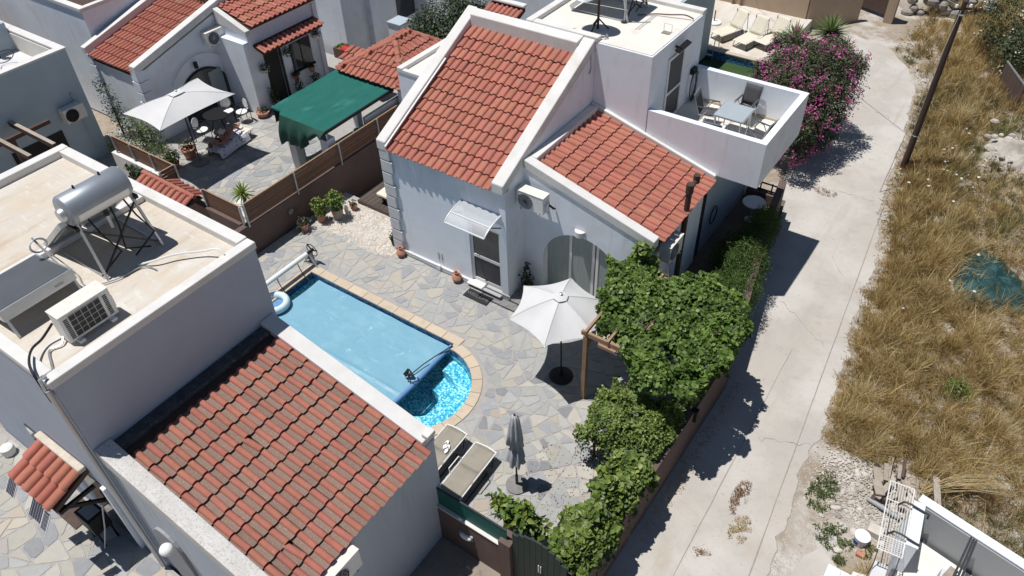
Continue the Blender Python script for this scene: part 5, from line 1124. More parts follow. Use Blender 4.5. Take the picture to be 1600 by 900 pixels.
for k, (x, a, lab) in enumerate(((-7.66, .2, 'pale sandal lying upper on the beige lounger'), (-7.56, .25, 'pale sandal lying lower on the beige lounger'))):
    f_ = thing('sandal', lab, 'sandal', (x, 7.72 - k * .08, .38), 'sandals on the sun lounger', a); local(f_)
    MB().prism([(.045 * math.cos(t) * (1 + .15 * math.sin(t)), .13 * math.sin(t)) for t in np.linspace(0, 6.28, 14, endpoint=False)], 'z', 0, .022).build('sole', 'white_plastic', f_)
    MB().tube([(-.04, -.02, .02), (0, .05, .05), (.04, -.02, .02)], .008, 5).build('strap', 'black', f_)
zb = -.26
for i, (x, y, a) in enumerate(((-11.2, 32.9, -22), (-10.15, 32.7, -14), (-9.35, 33.1, -16))):
    sun_lounger(('cream reclined lounger nearest the parasol foot by the green pool', 'cream reclined lounger in the middle by the green pool', 'cream reclined lounger nearest the yucca by the green pool')[i], (x, y, zb), R(a), 'textile_cream', R(58), 'cream loungers by the green pool', 'white_metal', 2.0, .7)
# ------------------------------------------------------------------ balcony table and chairs
bt = thing('balcony_table', 'square glass table on the white balcony', 'table', (-5.97, 18.85, 3.456))
MB().box(-6.38, -5.56, 18.42, 19.30, 4.16, 4.18).build('table_top', 'table_glass', bt)
g = MB(); g.bar((-6.38, 18.42, 4.155), (-5.56, 18.42, 4.155), .035); g.bar((-6.38, 19.3, 4.155), (-5.56, 19.3, 4.155), .035); g.bar((-6.38, 18.42, 4.155), (-6.38, 19.3, 4.155), .035); g.bar((-5.56, 18.42, 4.155), (-5.56, 19.3, 4.155), .035); g.build('table_frame', 'metal_grey', bt)
MB().box(-6.36, -5.58, 18.44, 19.28, 4.135, 4.148).build('table_shelf', 'metal_light', bt)
for x in (-6.33, -5.61):
    for y in (18.47, 19.25): MB().tube([(x, y, 3.46), (x, y, 4.14)], .018, 8).build('leg', 'metal_grey', bt)
def chair(label, loc, rz):
    c = thing('balcony_chair', label, 'chair', loc, 'sling chairs around the balcony table', rz); local(c)
    for nm, fn in (('seat', lambda u, v: ((u - .5) * .48, -.24 + .46 * v, .42 - .03 * math.sin(math.pi * u) - .03 * (1 - v) + .03)), ('backrest', lambda u, v: ((u - .5) * .48, -.24 - .17 * v, .42 + .55 * v))):
        o = MB().grid(fn, 5, 4).build(nm, 'textile_grey', c, smooth='all'); m_ = o.modifiers.new('t', 'SOLIDIFY'); m_.thickness = .012
    for x in (-.25, .25):
        MB().tube([(x, -.43, .98), (x, -.24, .42), (x, .22, .42), (x, .26, .0)], .014, 6).build('frame', 'metal_grey', c, smooth=True)
        MB().tube([(x, -.33, .0), (x, -.12, .42), (x, .0, .62), (x, .2, .65), (x, .24, .42)], .014, 6).build('leg', 'metal_grey', c, smooth=True)
        MB().box(x - .025, x + .025, -.28, .2, .64, .665).build('armrest', 'textile_grey', c, bevel=.008)
    MB().tube([(-.25, -.43, .98), (.25, -.43, .98)], .014, 6).build('top_rail', 'metal_grey', c)
    return c
chair('grey sling chair left of the balcony table below the hose', (-6.72, 19.0, 3.456), R(-82)); chair('grey sling chair behind the balcony table against the parapet', (-5.95, 19.72, 3.456), R(176))
chair('grey sling chair in front of the balcony table by the near parapet', (-6.1, 17.95, 3.456), R(6)); chair('grey sling chair right of the balcony table', (-5.12, 18.55, 3.456), R(80))
# ------------------------------------------------------------------ side yard below the balcony
sy = MB(); sy.add([(-5.95, 13.9, -.12), (-3.3, 13.9, -.12), (-4.7, 22.0, -.25), (-7.8, 22.0, -.25)], [(0, 1, 2, 3)]); struct(sy.build('side_yard', 'soil_yard'))
rt = thing('white_round_table', 'white round table in the dark yard under the balcony', 'table', (-5.28, 20.4, 0)); MB().lathe([(.0, .42), (.36, .42), (.37, .44), (.36, .46), (.0, .465)], (-5.28, 20.4, 0), 28).build('table_top', 'white_plastic', rt, smooth=True); MB().tube([(-5.28, 20.4, -.25), (-5.28, 20.4, .42)], .04, 8).build('leg', 'white_plastic', rt); MB().lathe([(.0, 0), (.22, 0), (.2, .03), (.0, .05)], (-5.28, 20.4, -.25), 16).build('foot', 'white_plastic', rt)
yw = thing('yard_wall', 'short dark wall with black railing at the end of the side yard', 'wall', (-5.6, 21.9, 0))
MB().box(-5.9, -4.75, 21.4, 21.6, -.8, .15).build('wall', 'brown_wall', yw)
for z in (.25, .5): MB().bar((-5.9, 21.5, z), (-4.72, 21.5, z), .04).build('rail', 'black', yw)
for k in range(4): MB().bar((-5.85 + k * .37, 21.5, .1), (-5.85 + k * .37, 21.5, .55), .04).build('post', 'black', yw)
hk = tag(MB().tube([(-5.9, 18.5 + .25 * math.cos(a), .9 + .3 * math.sin(a)) for a in np.linspace(0, 6.28, 18)], .02, 6, cap=False).build('hose_loop', 'black'), 'black hose loop on the wall under the balcony', 'hose')
# ------------------------------------------------------------------ neighbour yard furniture
def metal_chair(label, loc, rz):
    c = thing('metal_chair', label, 'chair', loc, 'white metal chairs in the neighbour yard', rz); local(c)
    MB().prism([(.22 * math.cos(a), .21 * math.sin(a)) for a in np.linspace(0, 6.28, 16, endpoint=False)], 'z', .43, .46).build('seat', 'white_plastic', c, bevel=.01)
    MB().prism([(.2 * math.cos(a), .68 + .22 * math.sin(a)) for a in np.linspace(0, 6.28, 16, endpoint=False)], 'y', -.24, -.22).build('backrest', 'white_plastic', c, bevel=.008)
    for x in (-.2, .2):
        MB().tube([(x, -.24, 0), (x, -.23, .85)], .013, 6).build('leg', 'black', c); MB().tube([(x, .2, 0), (x, .2, .45)], .013, 6).build('leg', 'black', c)
        MB().tube([(x * 1.2, -.22, .66), (x * 1.3, .05, .68), (x * 1.2, .2, .46)], .013, 6).build('armrest', 'black', c, smooth=True)
    return c
metal_chair('white metal chair by the left post of the neighbour umbrella table', (-23.95, 13.8, 0), R(-70)); metal_chair('white metal chair behind the neighbour table near the arch', (-24.25, 15.25, 0), R(-120)); metal_chair('white metal chair in the shade right of the neighbour table', (-23.75, 15.5, 0), R(170))
t4 = thing('garden_table', 'dark round garden table under the white rectangular parasol', 'table', (-24.0, 14.6, 0)); MB().lathe([(.0, .7), (.5, .7), (.5, .72), (.0, .72)], (-24.0, 14.6, 0), 22).build('table_top', 'black', t4)
for k in range(3): MB().tube([(-24.0 + .1 * math.cos(k * 2.1), 14.6 + .1 * math.sin(k * 2.1), .7), (-24.0 + .35 * math.cos(k * 2.1), 14.6 + .35 * math.sin(k * 2.1), 0)], .018, 6).build('leg', 'black', t4)
tag(MB().box(-23.9, -23.6, 14.85, 15.05, .722, .735).build('magazine', 'white_plastic'), 'white magazine on the dark garden table', 'magazine')
ld = sun_lounger('white folding lounger with a spotted towel in the neighbour yard', (-22.75, 14.05, 0), R(8), 'textile_cream', R(-0) , 'neighbour lounger', 'white_metal', 1.85, .62)
tw_ = thing('spotted_towel', 'white towel with blue spots over the neighbour lounger', 'towel', (-22.75, 13.95, .36))
def tow(u, v):
    y = 13.2 + 1.5 * v; x = -22.75 + (u - .5) * .86 - (y - 14.05) * .14; e = max(0, abs(u - .5) - .36) * 2.6
    return (x * 1 + (.06 if u > .5 else -.06) * (-e), y, .372 - e * .8 + .012 * math.sin(9 * v + 3 * u))
MB().grid(tow, 16, 14).build('cloth', 'towel', tw_, smooth='all')
g = MB()
for k in range(90):
    u, v = rnd.uniform(.03, .97), rnd.uniform(.03, .97); p = Vector(tow(u, v)); a = Vector(tow(min(1, u + .03), v)) - p; b_ = Vector(tow(u, min(1, v + .03))) - p; n_ = a.cross(b_).normalized(); a.normalize(); b_ = n_.cross(a)
    if n_.z < 0: n_ = -n_
    g.add([p + n_ * .006 + (a * math.cos(t) + b_ * math.sin(t)) * .028 for t in np.linspace(0, 6.28, 7)[:-1]], [(0, 1, 2, 3, 4, 5)])
g.build('spots', 'blue_print', tw_)['kind'] = 'stuff'
# person lying on the lounger, knees drawn up
pe = thing('person', 'person lying on the spotted towel reading in the shade', 'person', (-22.72, 13.9, .4))
V = [(0, .0, .11, .115), (0, -.18, .115, .105), (0, -.38, .13, .13), (0, -.52, .13, .075), (.0, -.60, .15, .05),   # pelvis, waist, chest, neck base, neck
     (.10, .03, .11, .085), (.12, .28, .30, .068), (.12, .40, .33, .058), (.11, .60, .12, .045), (.11, .66, .06, .035), (.12, .80, .09, .03),
     (-.10, .03, .11, .085), (-.12, .30, .18, .068), (-.13, .44, .18, .055), (-.12, .72, .08, .045), (-.12, .80, .06, .035), (-.11, .86, .16, .03),
     (.19, -.47, .13, .055), (.27, -.28, .09, .042), (.20, -.12, .24, .036), (.13, -.10, .33, .032),
     (-.19, -.47, .13, .055), (-.27, -.28, .09, .042), (-.20, -.12, .24, .036), (-.13, -.10, .33, .032)]
E_ = [(0, 1), (1, 2), (2, 3), (3, 4), (0, 5), (5, 6), (6, 7), (7, 8), (8, 9), (9, 10), (0, 11), (11, 12), (12, 13), (13, 14), (14, 15), (15, 16), (3, 17), (17, 18), (18, 19), (19, 20), (3, 21), (21, 22), (22, 23), (23, 24)]
me = bpy.data.meshes.new('body'); me.from_pydata([v[:3] for v in V], E_, []); me.materials.append(MATS['skin'])
bd = bpy.data.objects.new('body', me); C.objects.link(bd); bd.parent = pe; bd.rotation_euler = (0, 0, R(8))
sk = bd.modifiers.new('skin', 'SKIN')
for i, v in enumerate(me.skin_vertices[0].data): v.radius = (V[i][3], V[i][3] * .9); v.use_root = (i == 0)
sb = bd.modifiers.new('sub', 'SUBSURF'); sb.levels = 2; sb.render_levels = 2
hd = MB(); hd.ball((0, -.72, .17), (.075, .10, .095), 16, 10); hd.ball((0, -.73, .262), (.014, .02, .02), 8, 5); hd.ball((.078, -.72, .17), (.012, .02, .03), 8, 5); hd.ball((-.078, -.72, .17), (.012, .02, .03), 8, 5)
hd = hd.build('head', 'skin', pe, smooth='all', off=False); hd.rotation_euler = (0, 0, R(8))
for nm, mt, c, r_ in (('hair', 'bark', (0, -.765, .165), (.085, .085, .10)), ('swimsuit', 'swim_dark', (0, .02, .115), (.15, .13, .12)), ('swimsuit_top', 'swim_dark', (0, -.38, .14), (.155, .09, .125))):
    o = MB().ball((0, 0, 0), r_, 16, 10).build(nm, mt, pe, smooth='all', off=False); o.location = Vector(c); o.location.rotate(Matrix.Rotation(R(8), 3, 'Z')); o.rotation_euler = (0, 0, R(8))
for s in (-1, 1):
    for k in range(5):
        a = Vector((s * .13, -.10, .33)); d = Vector((-s * (.01 + .008 * k), .05 - .01 * abs(k - 2), .05 - .02 * k)); o = MB().tube([a, a + d * .8, a + d * 1.3 + Vector((0, -.015, 0))], [.010, .009, .006], 6).build('finger', 'skin', pe, smooth='all', off=False); o.rotation_euler = (0, 0, R(8))
bk = thing('book', 'open pale book held by the person on the lounger', 'book', (-22.72, 13.85, .8)); MB().bar((-22.86, 13.78, .77), (-22.73, 13.80, .74), .02, .2, upv=(0, 1, .6)).build('page_block', 'textile_cream', bk); MB().bar((-22.725, 13.80, .74), (-22.60, 13.82, .77), .02, .2, upv=(0, 1, .6)).build('page_block', 'textile_cream', bk)
# ------------------------------------------------------------------ green pool and terrace at the back
dk2 = struct(MB().box(-14.2, -8.7, 31.2, 36.4, -.8, -.26).build('pool_deck', 'roof_render'))
p2_ = thing('green_pool', 'neglected pool with green water and blue mosaic edge behind the balcony', 'pool', (-10.5, 29.8, 0))
MB().box(-14.2, -8.6, 31.06, 31.198, -.8, -.27).build('mosaic_edge', 'mosaic_band', p2_); MB().box(-14.2, -8.0, 31.02, 31.26, -.262, -.22).build('coping', 'pool_coping', p2_)
MB().add([(-14.2, 27.5, -.62), (-8.3, 27.5, -.62), (-8.3, 31.06, -.62), (-14.2, 31.06, -.62)], [(0, 1, 2, 3)]).build('water', 'water_green', p2_); MB().box(-8.3, -7.9, 27.5, 31.2, -.8, -.27).build('coping', 'pool_coping', p2_)
MB().box(-14.2, -8.0, 27.1, 27.5, -.8, -.27).build('coping', 'pool_coping', p2_)
pl_ = thing('pool_ladder', 'steel ladder at the edge of the green pool', 'ladder', (-11.4, 31.2, -.3))
for x in (-11.72, -11.22): MB().tube([(x, 31.55, -.26), (x, 31.5, .25), (x, 31.3, .38), (x, 31.0, .3), (x, 30.95, -.2), (x, 30.95, -1.0)], .022, 8).build('rail', 'metal_grey', pl_, smooth=True)
for z in (-.45, -.75): MB().box(-11.72, -11.22, 30.9, 31.0, z, z + .03).build('step', 'white_plastic', pl_)
pb = thing('parasol_foot', 'round pale parasol foot on the back pool deck', 'parasol base', (-12.4, 33.7, -.26)); MB().lathe([(.0, 0), (.34, 0), (.34, .08), (.1, .12), (.0, .12)], (-12.4, 33.7, -.26), 20).build('base', 'white_plastic', pb, smooth=True); MB().tube([(-12.4, 33.7, -.2), (-12.4, 33.7, .35)], .03, 8).build('stub', 'brown_wall', pb)
bk2 = thing('tan_garden_wall', 'long tan wall behind the cream loungers', 'wall', (-11, 36, 0)); MB().box(-15.5, -9.0, 36.3, 36.5, -.9, 1.25).build('wall', 'tan_wall', bk2)
MB().bar((-9.0, 36.4, .05), (-7.2, 38.6, .05), .2, 1.9).build('wall', 'tan_wall', bk2); MB().bar((-15.5, 36.4, 1.28), (-9.0, 36.4, 1.28), .26, .06).build('wall_cap', 'coping', bk2)
for x in (-12.6, -12.2): MB().box(x, x + .06, 36.2, 36.298, -.3, 1.25).build('pipe', 'wood_pale', bk2)
fg_ = thing('dark_gate', 'dark metal gate with stone pillar at the end of the lane', 'gate', (-7, 39, 0)); MB().bar((-7.9, 40.2, .4), (-5.9, 39.4, .4), .06, 2.0).build('leaf', 'wood_dark', fg_); MB().bar((-10.8, 38.5, .4), (-7.9, 40.2, .4), .06, 2.0).build('leaf', 'wood_dark', fg_); MB().box(-6.1, -5.7, 39.0, 39.4, -.8, 1.6).build('pillar', 'tan_wall', fg_)
rs = thing('rock_bank', 'grey stone retaining wall at the far end of the lane', 'wall', (-4.5, 41.5, -.8))
for k in range(46):
    x = rnd.uniform(-5.6, -1.9); z = rnd.uniform(-.7, .9); MB().ball((x, 41.3 + (x + 4) * .5 + rnd.uniform(-.1, .2) + z * .3, z), (rnd.uniform(.2, .4), .25, rnd.uniform(.15, .25)), 7, 5).build('stone', 'joint_dark', rs)
# ------------------------------------------------------------------ plants
def nz(x, y, s=1.0, z=0.0): return noise.noise(Vector((x * s, y * s, z)))
def in_poly(x, y, poly):
    c = False; j = len(poly) - 1
    for i in range(len(poly)):
        if (poly[i][1] > y) != (poly[j][1] > y) and x < (poly[j][0] - poly[i][0]) * (y - poly[i][1]) / (poly[j][1] - poly[i][1]) + poly[i][0]: c = not c
        j = i
    return c
pgl = thing('vine_pergola', 'wooden pergola frame under the vine beside the white parasol', 'pergola', (-4.7, 12.4, 0))
for x, y in ((-5.90, 10.95), (-3.58, 11.05), (-5.9, 13.6), (-3.55, 13.55)): MB().box(x - .055, x + .055, y - .055, y + .055, 0, 2.22).build('post', 'wood_pale', pgl, bevel=.006)
MB().bar((-6.02, 10.95, 2.28), (-3.45, 10.95, 2.28), .07, .12).build('beam', 'wood_pale', pgl); MB().bar((-6.02, 13.6, 2.28), (-3.45, 13.6, 2.28), .07, .12).build('beam', 'wood_pale', pgl)
for k in range(5): MB().bar((-5.9 + k * .58, 10.88 if k < 2 else 11.0, 2.36), (-5.9 + k * .58, 13.65, 2.36), .06, .09).build('rafter', 'wood_pale', pgl)
MB().bar((-5.9, 10.99, 1.75), (-5.9, 11.6, 2.24), .06).build('brace', 'wood_pale', pgl); MB().box(-5.55, -5.1, 10.86, 10.93, 2.12, 2.2).build('side_rail', 'wood_pale', pgl)
vine = thing('grape_vine', 'dense green grape vine covering the wooden pergola', 'vine', (-4.7, 12.4, 0))
poly = [(-5.75, 11.35), (-6.35, 12.3), (-6.5, 13.4), (-6.1, 13.95), (-5.2, 13.75), (-4.4, 14.15), (-3.3, 13.95), (-2.85, 13.2), (-2.8, 12.2), (-3.05, 10.7), (-3.5, 10.2), (-4.1, 10.1), (-4.75, 10.65), (-5.15, 11.15)]
pts = []; nr = []; va = []
while len(pts) < 20000:
    x, y = rnd.uniform(-6.7, -2.6), rnd.uniform(10.2, 14.3)
    jx, jy = .22 * nz(x, y, 2.7, 3), .22 * nz(x, y, 2.7, 9)
    if not in_poly(x + jx, y + jy, poly): continue
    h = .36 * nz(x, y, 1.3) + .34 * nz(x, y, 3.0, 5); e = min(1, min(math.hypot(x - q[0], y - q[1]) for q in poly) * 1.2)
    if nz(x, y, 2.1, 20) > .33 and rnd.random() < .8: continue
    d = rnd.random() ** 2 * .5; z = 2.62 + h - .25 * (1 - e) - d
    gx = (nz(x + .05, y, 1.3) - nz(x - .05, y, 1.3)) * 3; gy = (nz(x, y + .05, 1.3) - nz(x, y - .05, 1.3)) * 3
    pts.append((x, y, z)); nr.append((-gx * 1.4 - .1, -gy * 1.4 - .2, 1)); va.append(.40 + .6 * h + rnd.gauss(0, .24) - d * .6 + (.5 if rnd.random() < .02 else 0))  # deeper leaves get darker colour, painting the shade in the gaps
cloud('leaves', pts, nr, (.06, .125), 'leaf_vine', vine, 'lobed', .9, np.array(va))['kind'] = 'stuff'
MB().tube([(-3.6, 11.2, 0), (-3.58, 11.25, .8), (-3.62, 11.2, 1.6), (-3.7, 11.3, 2.3)], [.05, .045, .04, .03], 7).build('stem', 'bark', vine)
for k in range(9):
    x, y = rnd.uniform(-5.2, -3.4), rnd.uniform(11.5, 13.4); MB().tube([(x, y, 2.42), (x + rnd.gauss(0, .15), y + rnd.gauss(0, .2), 2.5), (x + rnd.gauss(0, .2), y + rnd.gauss(0, .3), 2.55)], [.018, .014, .008], 5).build('stem', 'bark', vine)
wv = thing('wall_vine', 'vine tendril climbing the front corner of the small tiled roof', 'vine', (-5.9, 13.6, 0))
p_, n_ = blob_pts([(-5.95, 13.62, 2.6, .22, .16, .5), (-5.85, 13.55, 3.0, .2, .16, .2)], 420, .3); cloud('leaves', p_, n_, (.08, .14), 'leaf_bright', wv, 'lobed', .8)['kind'] = 'stuff'
MB().tube([(-5.9, 13.68, 2.0), (-5.9, 13.67, 3.0)], .012, 5).build('stem', 'bark', wv)
def hedge(name, label, x0, x1, y0, y1, ztop, n, size, mat, shape, zlo=.2, rough=.25, cat='hedge', aspect=.7, tilt=None):
    t = thing(name, label, cat, ((x0 + x1) / 2, (y0 + y1) / 2, 0)); pts = []; nr = []; va = []
    while len(pts) < n:
        x, y = rnd.uniform(x0 - .1, x1 + .1), rnd.uniform(y0 - .1, y1 + .1); e = min(x - x0, x1 - x, y - y0, y1 - y) + .18 * nz(x, y, 3, 2)
        if e < 0: continue
        if tilt and not tilt(x, y): continue
        h = rough * nz(x, y, 2.0, 4) + rough * .6 * nz(x, y, 4.5, 8); zt = ztop + h - max(0, .35 - e) * 1.2
        if rnd.random() < .75: z = zt - rnd.random() ** 2 * .35
        else:
            z = rnd.uniform(zlo, zt)
            if e > .25: continue
        if noise.noise(Vector((x * 4.2, y * 4.2, z * 4.2))) > .22 and rnd.random() < .85: continue
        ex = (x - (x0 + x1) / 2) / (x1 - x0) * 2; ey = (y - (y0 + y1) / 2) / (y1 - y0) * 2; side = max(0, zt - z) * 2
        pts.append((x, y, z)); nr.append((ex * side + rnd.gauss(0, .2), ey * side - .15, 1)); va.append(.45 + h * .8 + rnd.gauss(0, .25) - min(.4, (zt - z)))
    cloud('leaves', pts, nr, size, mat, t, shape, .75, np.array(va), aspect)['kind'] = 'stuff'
    for k in range(7):
        x, y = rnd.uniform(x0 + .2, x1 - .2), rnd.uniform(y0 + .2, y1 - .2)
        if tilt and not tilt(x, y): continue
        MB().tube([(x, y, 0), (x + rnd.gauss(0, .1), y + rnd.gauss(0, .1), ztop * .5), (x + rnd.gauss(0, .2), y + rnd.gauss(0, .2), ztop * .9)], [.025, .018, .008], 6).build('stem', 'bark', t)
    return t
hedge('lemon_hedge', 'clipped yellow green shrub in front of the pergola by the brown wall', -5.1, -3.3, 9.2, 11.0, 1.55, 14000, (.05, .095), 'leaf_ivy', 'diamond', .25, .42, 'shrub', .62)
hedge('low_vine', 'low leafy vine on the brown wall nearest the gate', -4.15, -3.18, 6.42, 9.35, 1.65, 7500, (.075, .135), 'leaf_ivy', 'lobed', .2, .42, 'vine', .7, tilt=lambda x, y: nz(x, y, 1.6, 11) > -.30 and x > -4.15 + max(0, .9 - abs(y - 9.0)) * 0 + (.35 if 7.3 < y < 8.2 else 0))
fb = thing('feathery_bush', 'fine dark green feathery bush below the balcony by the lane', 'bush', (-4.3, 17.8, 0))
p_, n_ = blob_pts([(-4.25, 17.2, .65, .6, .9, .8), (-4.5, 18.6, .75, .55, .8, .8), (-3.95, 16.2, .5, .5, .8, .7), (-4.5, 19.3, .65, .45, .5, .6), (-4.9, 17.8, .35, .6, .9, .6), (-4.5, 16.2, .3, .6, .7, .6), (-3.8, 15.3, .45, .4, .7, .6)], 30000, .12); cloud('leaves', p_, n_, (.05, .14), 'feather', fb, 'diamond', 1.2, None, .16)['kind'] = 'stuff'
for k in range(6): MB().tube([(-4.25 - .09 * k, 16.4 + .42 * k, -.2), (-4.3 - .09 * k, 16.5 + .42 * k, .8)], [.03, .01], 5).build('stem', 'bark', fb)
ol = thing('oleander', 'large oleander bush with pink flowers beside the lane', 'bush', (-5.9, 26, 0))
ob_ = [(-6.2, 25.3, 1.3, 1.0, 1.2, 1.5), (-5.5, 26.7, 1.6, 1.25, 1.3, 1.5), (-6.6, 27.0, 1.9, 1.1, 1.1, 1.2), (-5.35, 24.3, .75, .6, .8, 1.0), (-5.1, 25.6, .9, .8, 1.0, 1.2), (-6.9, 26.0, 1.5, .8, .9, 1.2), (-5.6, 27.9, 1.6, 1.0, .8, 1.2)]
p_, n_ = blob_pts(ob_, 30000, .5); keep = np.array([nz(*q[:2], 1.9, q[2] * 1.9) > -.36 for q in p_]); p_, n_ = p_[keep], n_[keep]
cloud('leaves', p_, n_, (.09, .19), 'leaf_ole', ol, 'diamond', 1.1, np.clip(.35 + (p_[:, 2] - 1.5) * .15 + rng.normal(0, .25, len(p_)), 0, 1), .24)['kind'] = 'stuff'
ob2 = [(b_[0] + math.cos(k * 2.4) * b_[3] * .85, b_[1] + math.sin(k * 2.4) * b_[4] * .85, b_[2] + b_[5] * .55, .32, .32, .38) for k, b_ in enumerate(ob_ + ob_)]
p2, n2 = blob_pts(ob2, 4200, .2); cloud('shoots', p2, n2, (.09, .19), 'leaf_ole', ol, 'diamond', 1.1, None, .24)['kind'] = 'stuff'
c_, cn_ = blob_pts(ob_ + ob2, 900, .97); keep = np.array([nz(*q[:2], 1.3, q[2] * 1.3 + 4) > -.16 for q in c_]); c_, cn_ = c_[keep], cn_[keep]
fp_ = np.repeat(c_, 13, 0) + rng.normal(0, .075, (len(c_) * 13, 3)); cloud('flowers', fp_ + np.repeat(cn_, 13, 0) * .06, np.repeat(cn_, 13, 0), (.045, .085), 'petal', ol, 'diamond', .9, None, .85)['kind'] = 'stuff'
for k in range(10): a = k * .63; MB().tube([(-5.9, 26.2, -.8), (-5.9 + .5 * math.cos(a), 26.2 + .6 * math.sin(a), .8), (-5.9 + 1.0 * math.cos(a), 26.2 + 1.2 * math.sin(a), 2.2)], [.05, .035, .012], 6).build('branch', 'bark', ol)
def yucca(name, label, loc, h, n, L, cat='yucca', mat='leaf_yucca', w=.06, grp=None):
    t = thing(name, label, cat, loc, grp); MB().tube([loc, (loc[0] + .03, loc[1], loc[2] + h)], [.07, .05], 8).build('trunk', 'bark', t)
    V = []; F = []; val = []
    for k in range(n):
        az = k * 2.399; el = math.asin(1 - 1.45 * (k + .5) / n) if n else 0; d = Vector((math.cos(az) * math.cos(el), math.sin(az) * math.cos(el), math.sin(el))); l = L * rnd.uniform(.8, 1.1); s = d.cross(Vector((0, 0, 1))).normalized() if abs(d.z) < .99 else Vector((1, 0, 0))
        o = Vector((loc[0] + .03, loc[1], loc[2] + h)); b_ = len(V); vv = min(1, max(0, .45 + d.z * .3 + rnd.gauss(0, .15)))
        for t_, ww in ((0, .6), (.35, 1), (.7, .7)):
            q = o + d * l * t_ - Vector((0, 0, .12 * l * t_ * t_)); V += [q + s * w * ww / 2, q - s * w * ww / 2]
        V.append(o + d * l - Vector((0, 0, .14 * l))); val += [vv] * 7; F += [(b_, b_ + 2, b_ + 1), (b_ + 1, b_ + 2, b_ + 3), (b_ + 2, b_ + 4, b_ + 3), (b_ + 3, b_ + 4, b_ + 5), (b_ + 4, b_ + 6, b_ + 5)]
    raw('leaves', np.array([tuple(v) for v in V]), np.array(F), mat, t, val)['kind'] = 'stuff'; return t
yucca('yucca', 'spiky green yucca nearest the cream loungers', (-8.15, 31.9, -.3), 1.0, 110, .85, w=.07); yucca('yucca', 'spiky green yucca behind the oleander', (-7.1, 33.2, -.5), 1.2, 130, 1.0, w=.07); yucca('yucca', 'spiky green yucca at the lane side behind the oleander', (-6.3, 32.6, -.6), .9, 90, .8, w=.07)
yucca('young_palm', 'small spiky palm in the neighbour yard behind the wall', (-19.3, 11.75, 0), .62, 60, .48, 'palm', 'leaf_bright', .05); MB().box(-19.75, -18.8, 11.3, 12.0, 0, .1).build('white_slab', 'coping').update_tag()
tag(bpy.data.objects['white_slab'], 'white slab under the small palm', 'slab')
yucca('potted_palm', 'dark green palm below the green canopy by the slat fence', (-18.45, 13.35, 0), .35, 40, .55, 'palm', 'leaf_yucca', .08)
# potted plants
def potted(label, loc, pr, ph, blobs, n, size, lm='leaf_dark', pm='terracotta', shape='diamond', aspect=.55, flowers=None, nm='potted_plant'):
    t = thing(nm, label, 'plant pot', loc, 'pot plants'); x, y, z = loc
    if pr: MB().lathe([(.0, 0), (pr * .7, 0), (pr, ph * .9), (pr * 1.06, ph * .9), (pr * 1.06, ph), (pr * .9, ph), (pr * .85, ph * .85), (0, ph * .85)], (x, y, z + .012), 18).build('pot', pm, t, smooth=True)
    p_, n_ = blob_pts([(x + b_[0], y + b_[1], z + b_[2], b_[3], b_[4], b_[5]) for b_ in blobs], n, .25); cloud('leaves', p_, n_, size, lm, t, shape, .9, None, aspect)['kind'] = 'stuff'
    if flowers:
        q, m_ = blob_pts([(x + b_[0], y + b_[1], z + b_[2], b_[3], b_[4], b_[5]) for b_ in blobs], flowers[0], .9); cloud('flowers', q, m_, (.04, .08), flowers[1], t, 'diamond', .9, None, .9)['kind'] = 'stuff'
    MB().tube([(x, y, z + ph * .5), (x, y, z + blobs[0][2])], [.02, .008], 5).build('stem', 'bark', t)
    return t
potted('grey pot with bright green plant against the brown wall', (-16.3, 13.0, 0), .2, .42, [(0, 0, .75, .28, .28, .32)], 500, (.07, .13), 'leaf_bright', 'pot_grey')
potted('terracotta pot with bushy plant left of the grey pot', (-16.65, 12.6, 0), .17, .3, [(0, 0, .55, .24, .24, .36)], 420, (.07, .12), 'leaf_ivy')
potted('small pot with red leaved plant at the foot of the brown wall', (-16.75, 11.95, 0), .14, .24, [(0, 0, .35, .2, .2, .14)], 110, (.07, .14), 'leaf_dark', flowers=(14, 'petal'))
potted('small clay pot with dry plant by the deck corner', (-16.2, 13.62, 0), .12, .2, [(0, 0, .3, .14, .14, .12)], 50, (.05, .1), 'leaf_ole')
potted('broken clay pot with plant by the left house corner on the gravel', (-13.95, 13.25, 0), .16, .2, [(.0, .0, .3, .16, .16, .14)], 70, (.06, .12), 'leaf_dark'); potted('green pot plant at the left house corner', (-13.85, 12.95, 0), .11, .26, [(0, 0, .36, .14, .14, .16)], 90, (.06, .1), 'leaf_dark', 'green_net_dark')
tag(MB().lathe([(.0, 0), (.06, 0), (.07, .15), (.045, .24), (.055, .3), (.0, .34)], (-16.3, 13.38, .012), 12).build('garden_figure', 'coping', smooth=True), 'pale little garden figure by the gravel', 'figure')
potted('clay pot with dark plant in the corner by the arch window', (-9.2, 13.4, 0), .17, .3, [(0, 0, .5, .2, .18, .22), (-.05, .05, .85, .08, .08, .3)], 160, (.06, .13), 'leaf_dark')
potted('leafy young fig growing behind the green screen by the gate', (-5.2, 6.85, 0), 0, .1, [(.0, 0, .95, .42, .22, .3), (.3, .05, 1.05, .3, .2, .25), (-.42, .15, .8, .2, .15, .2), (.55, .1, .7, .25, .2, .25)], 420, (.14, .26), 'leaf_bright', 'terracotta', 'diamond', .5, nm='young_fig')
potted('white pot with upright shrub by the dark doorway', (-23.25, 16.75, 0), .2, .36, [(0, 0, .75, .2, .2, .42)], 300, (.06, .11), 'leaf_dark', 'white_plastic'); potted('wide clay pot beside the white pot by the arch house', (-23.45, 16.2, 0), .26, .2, [(0, 0, .3, .22, .22, .1)], 110, (.05, .1), 'leaf_dark')
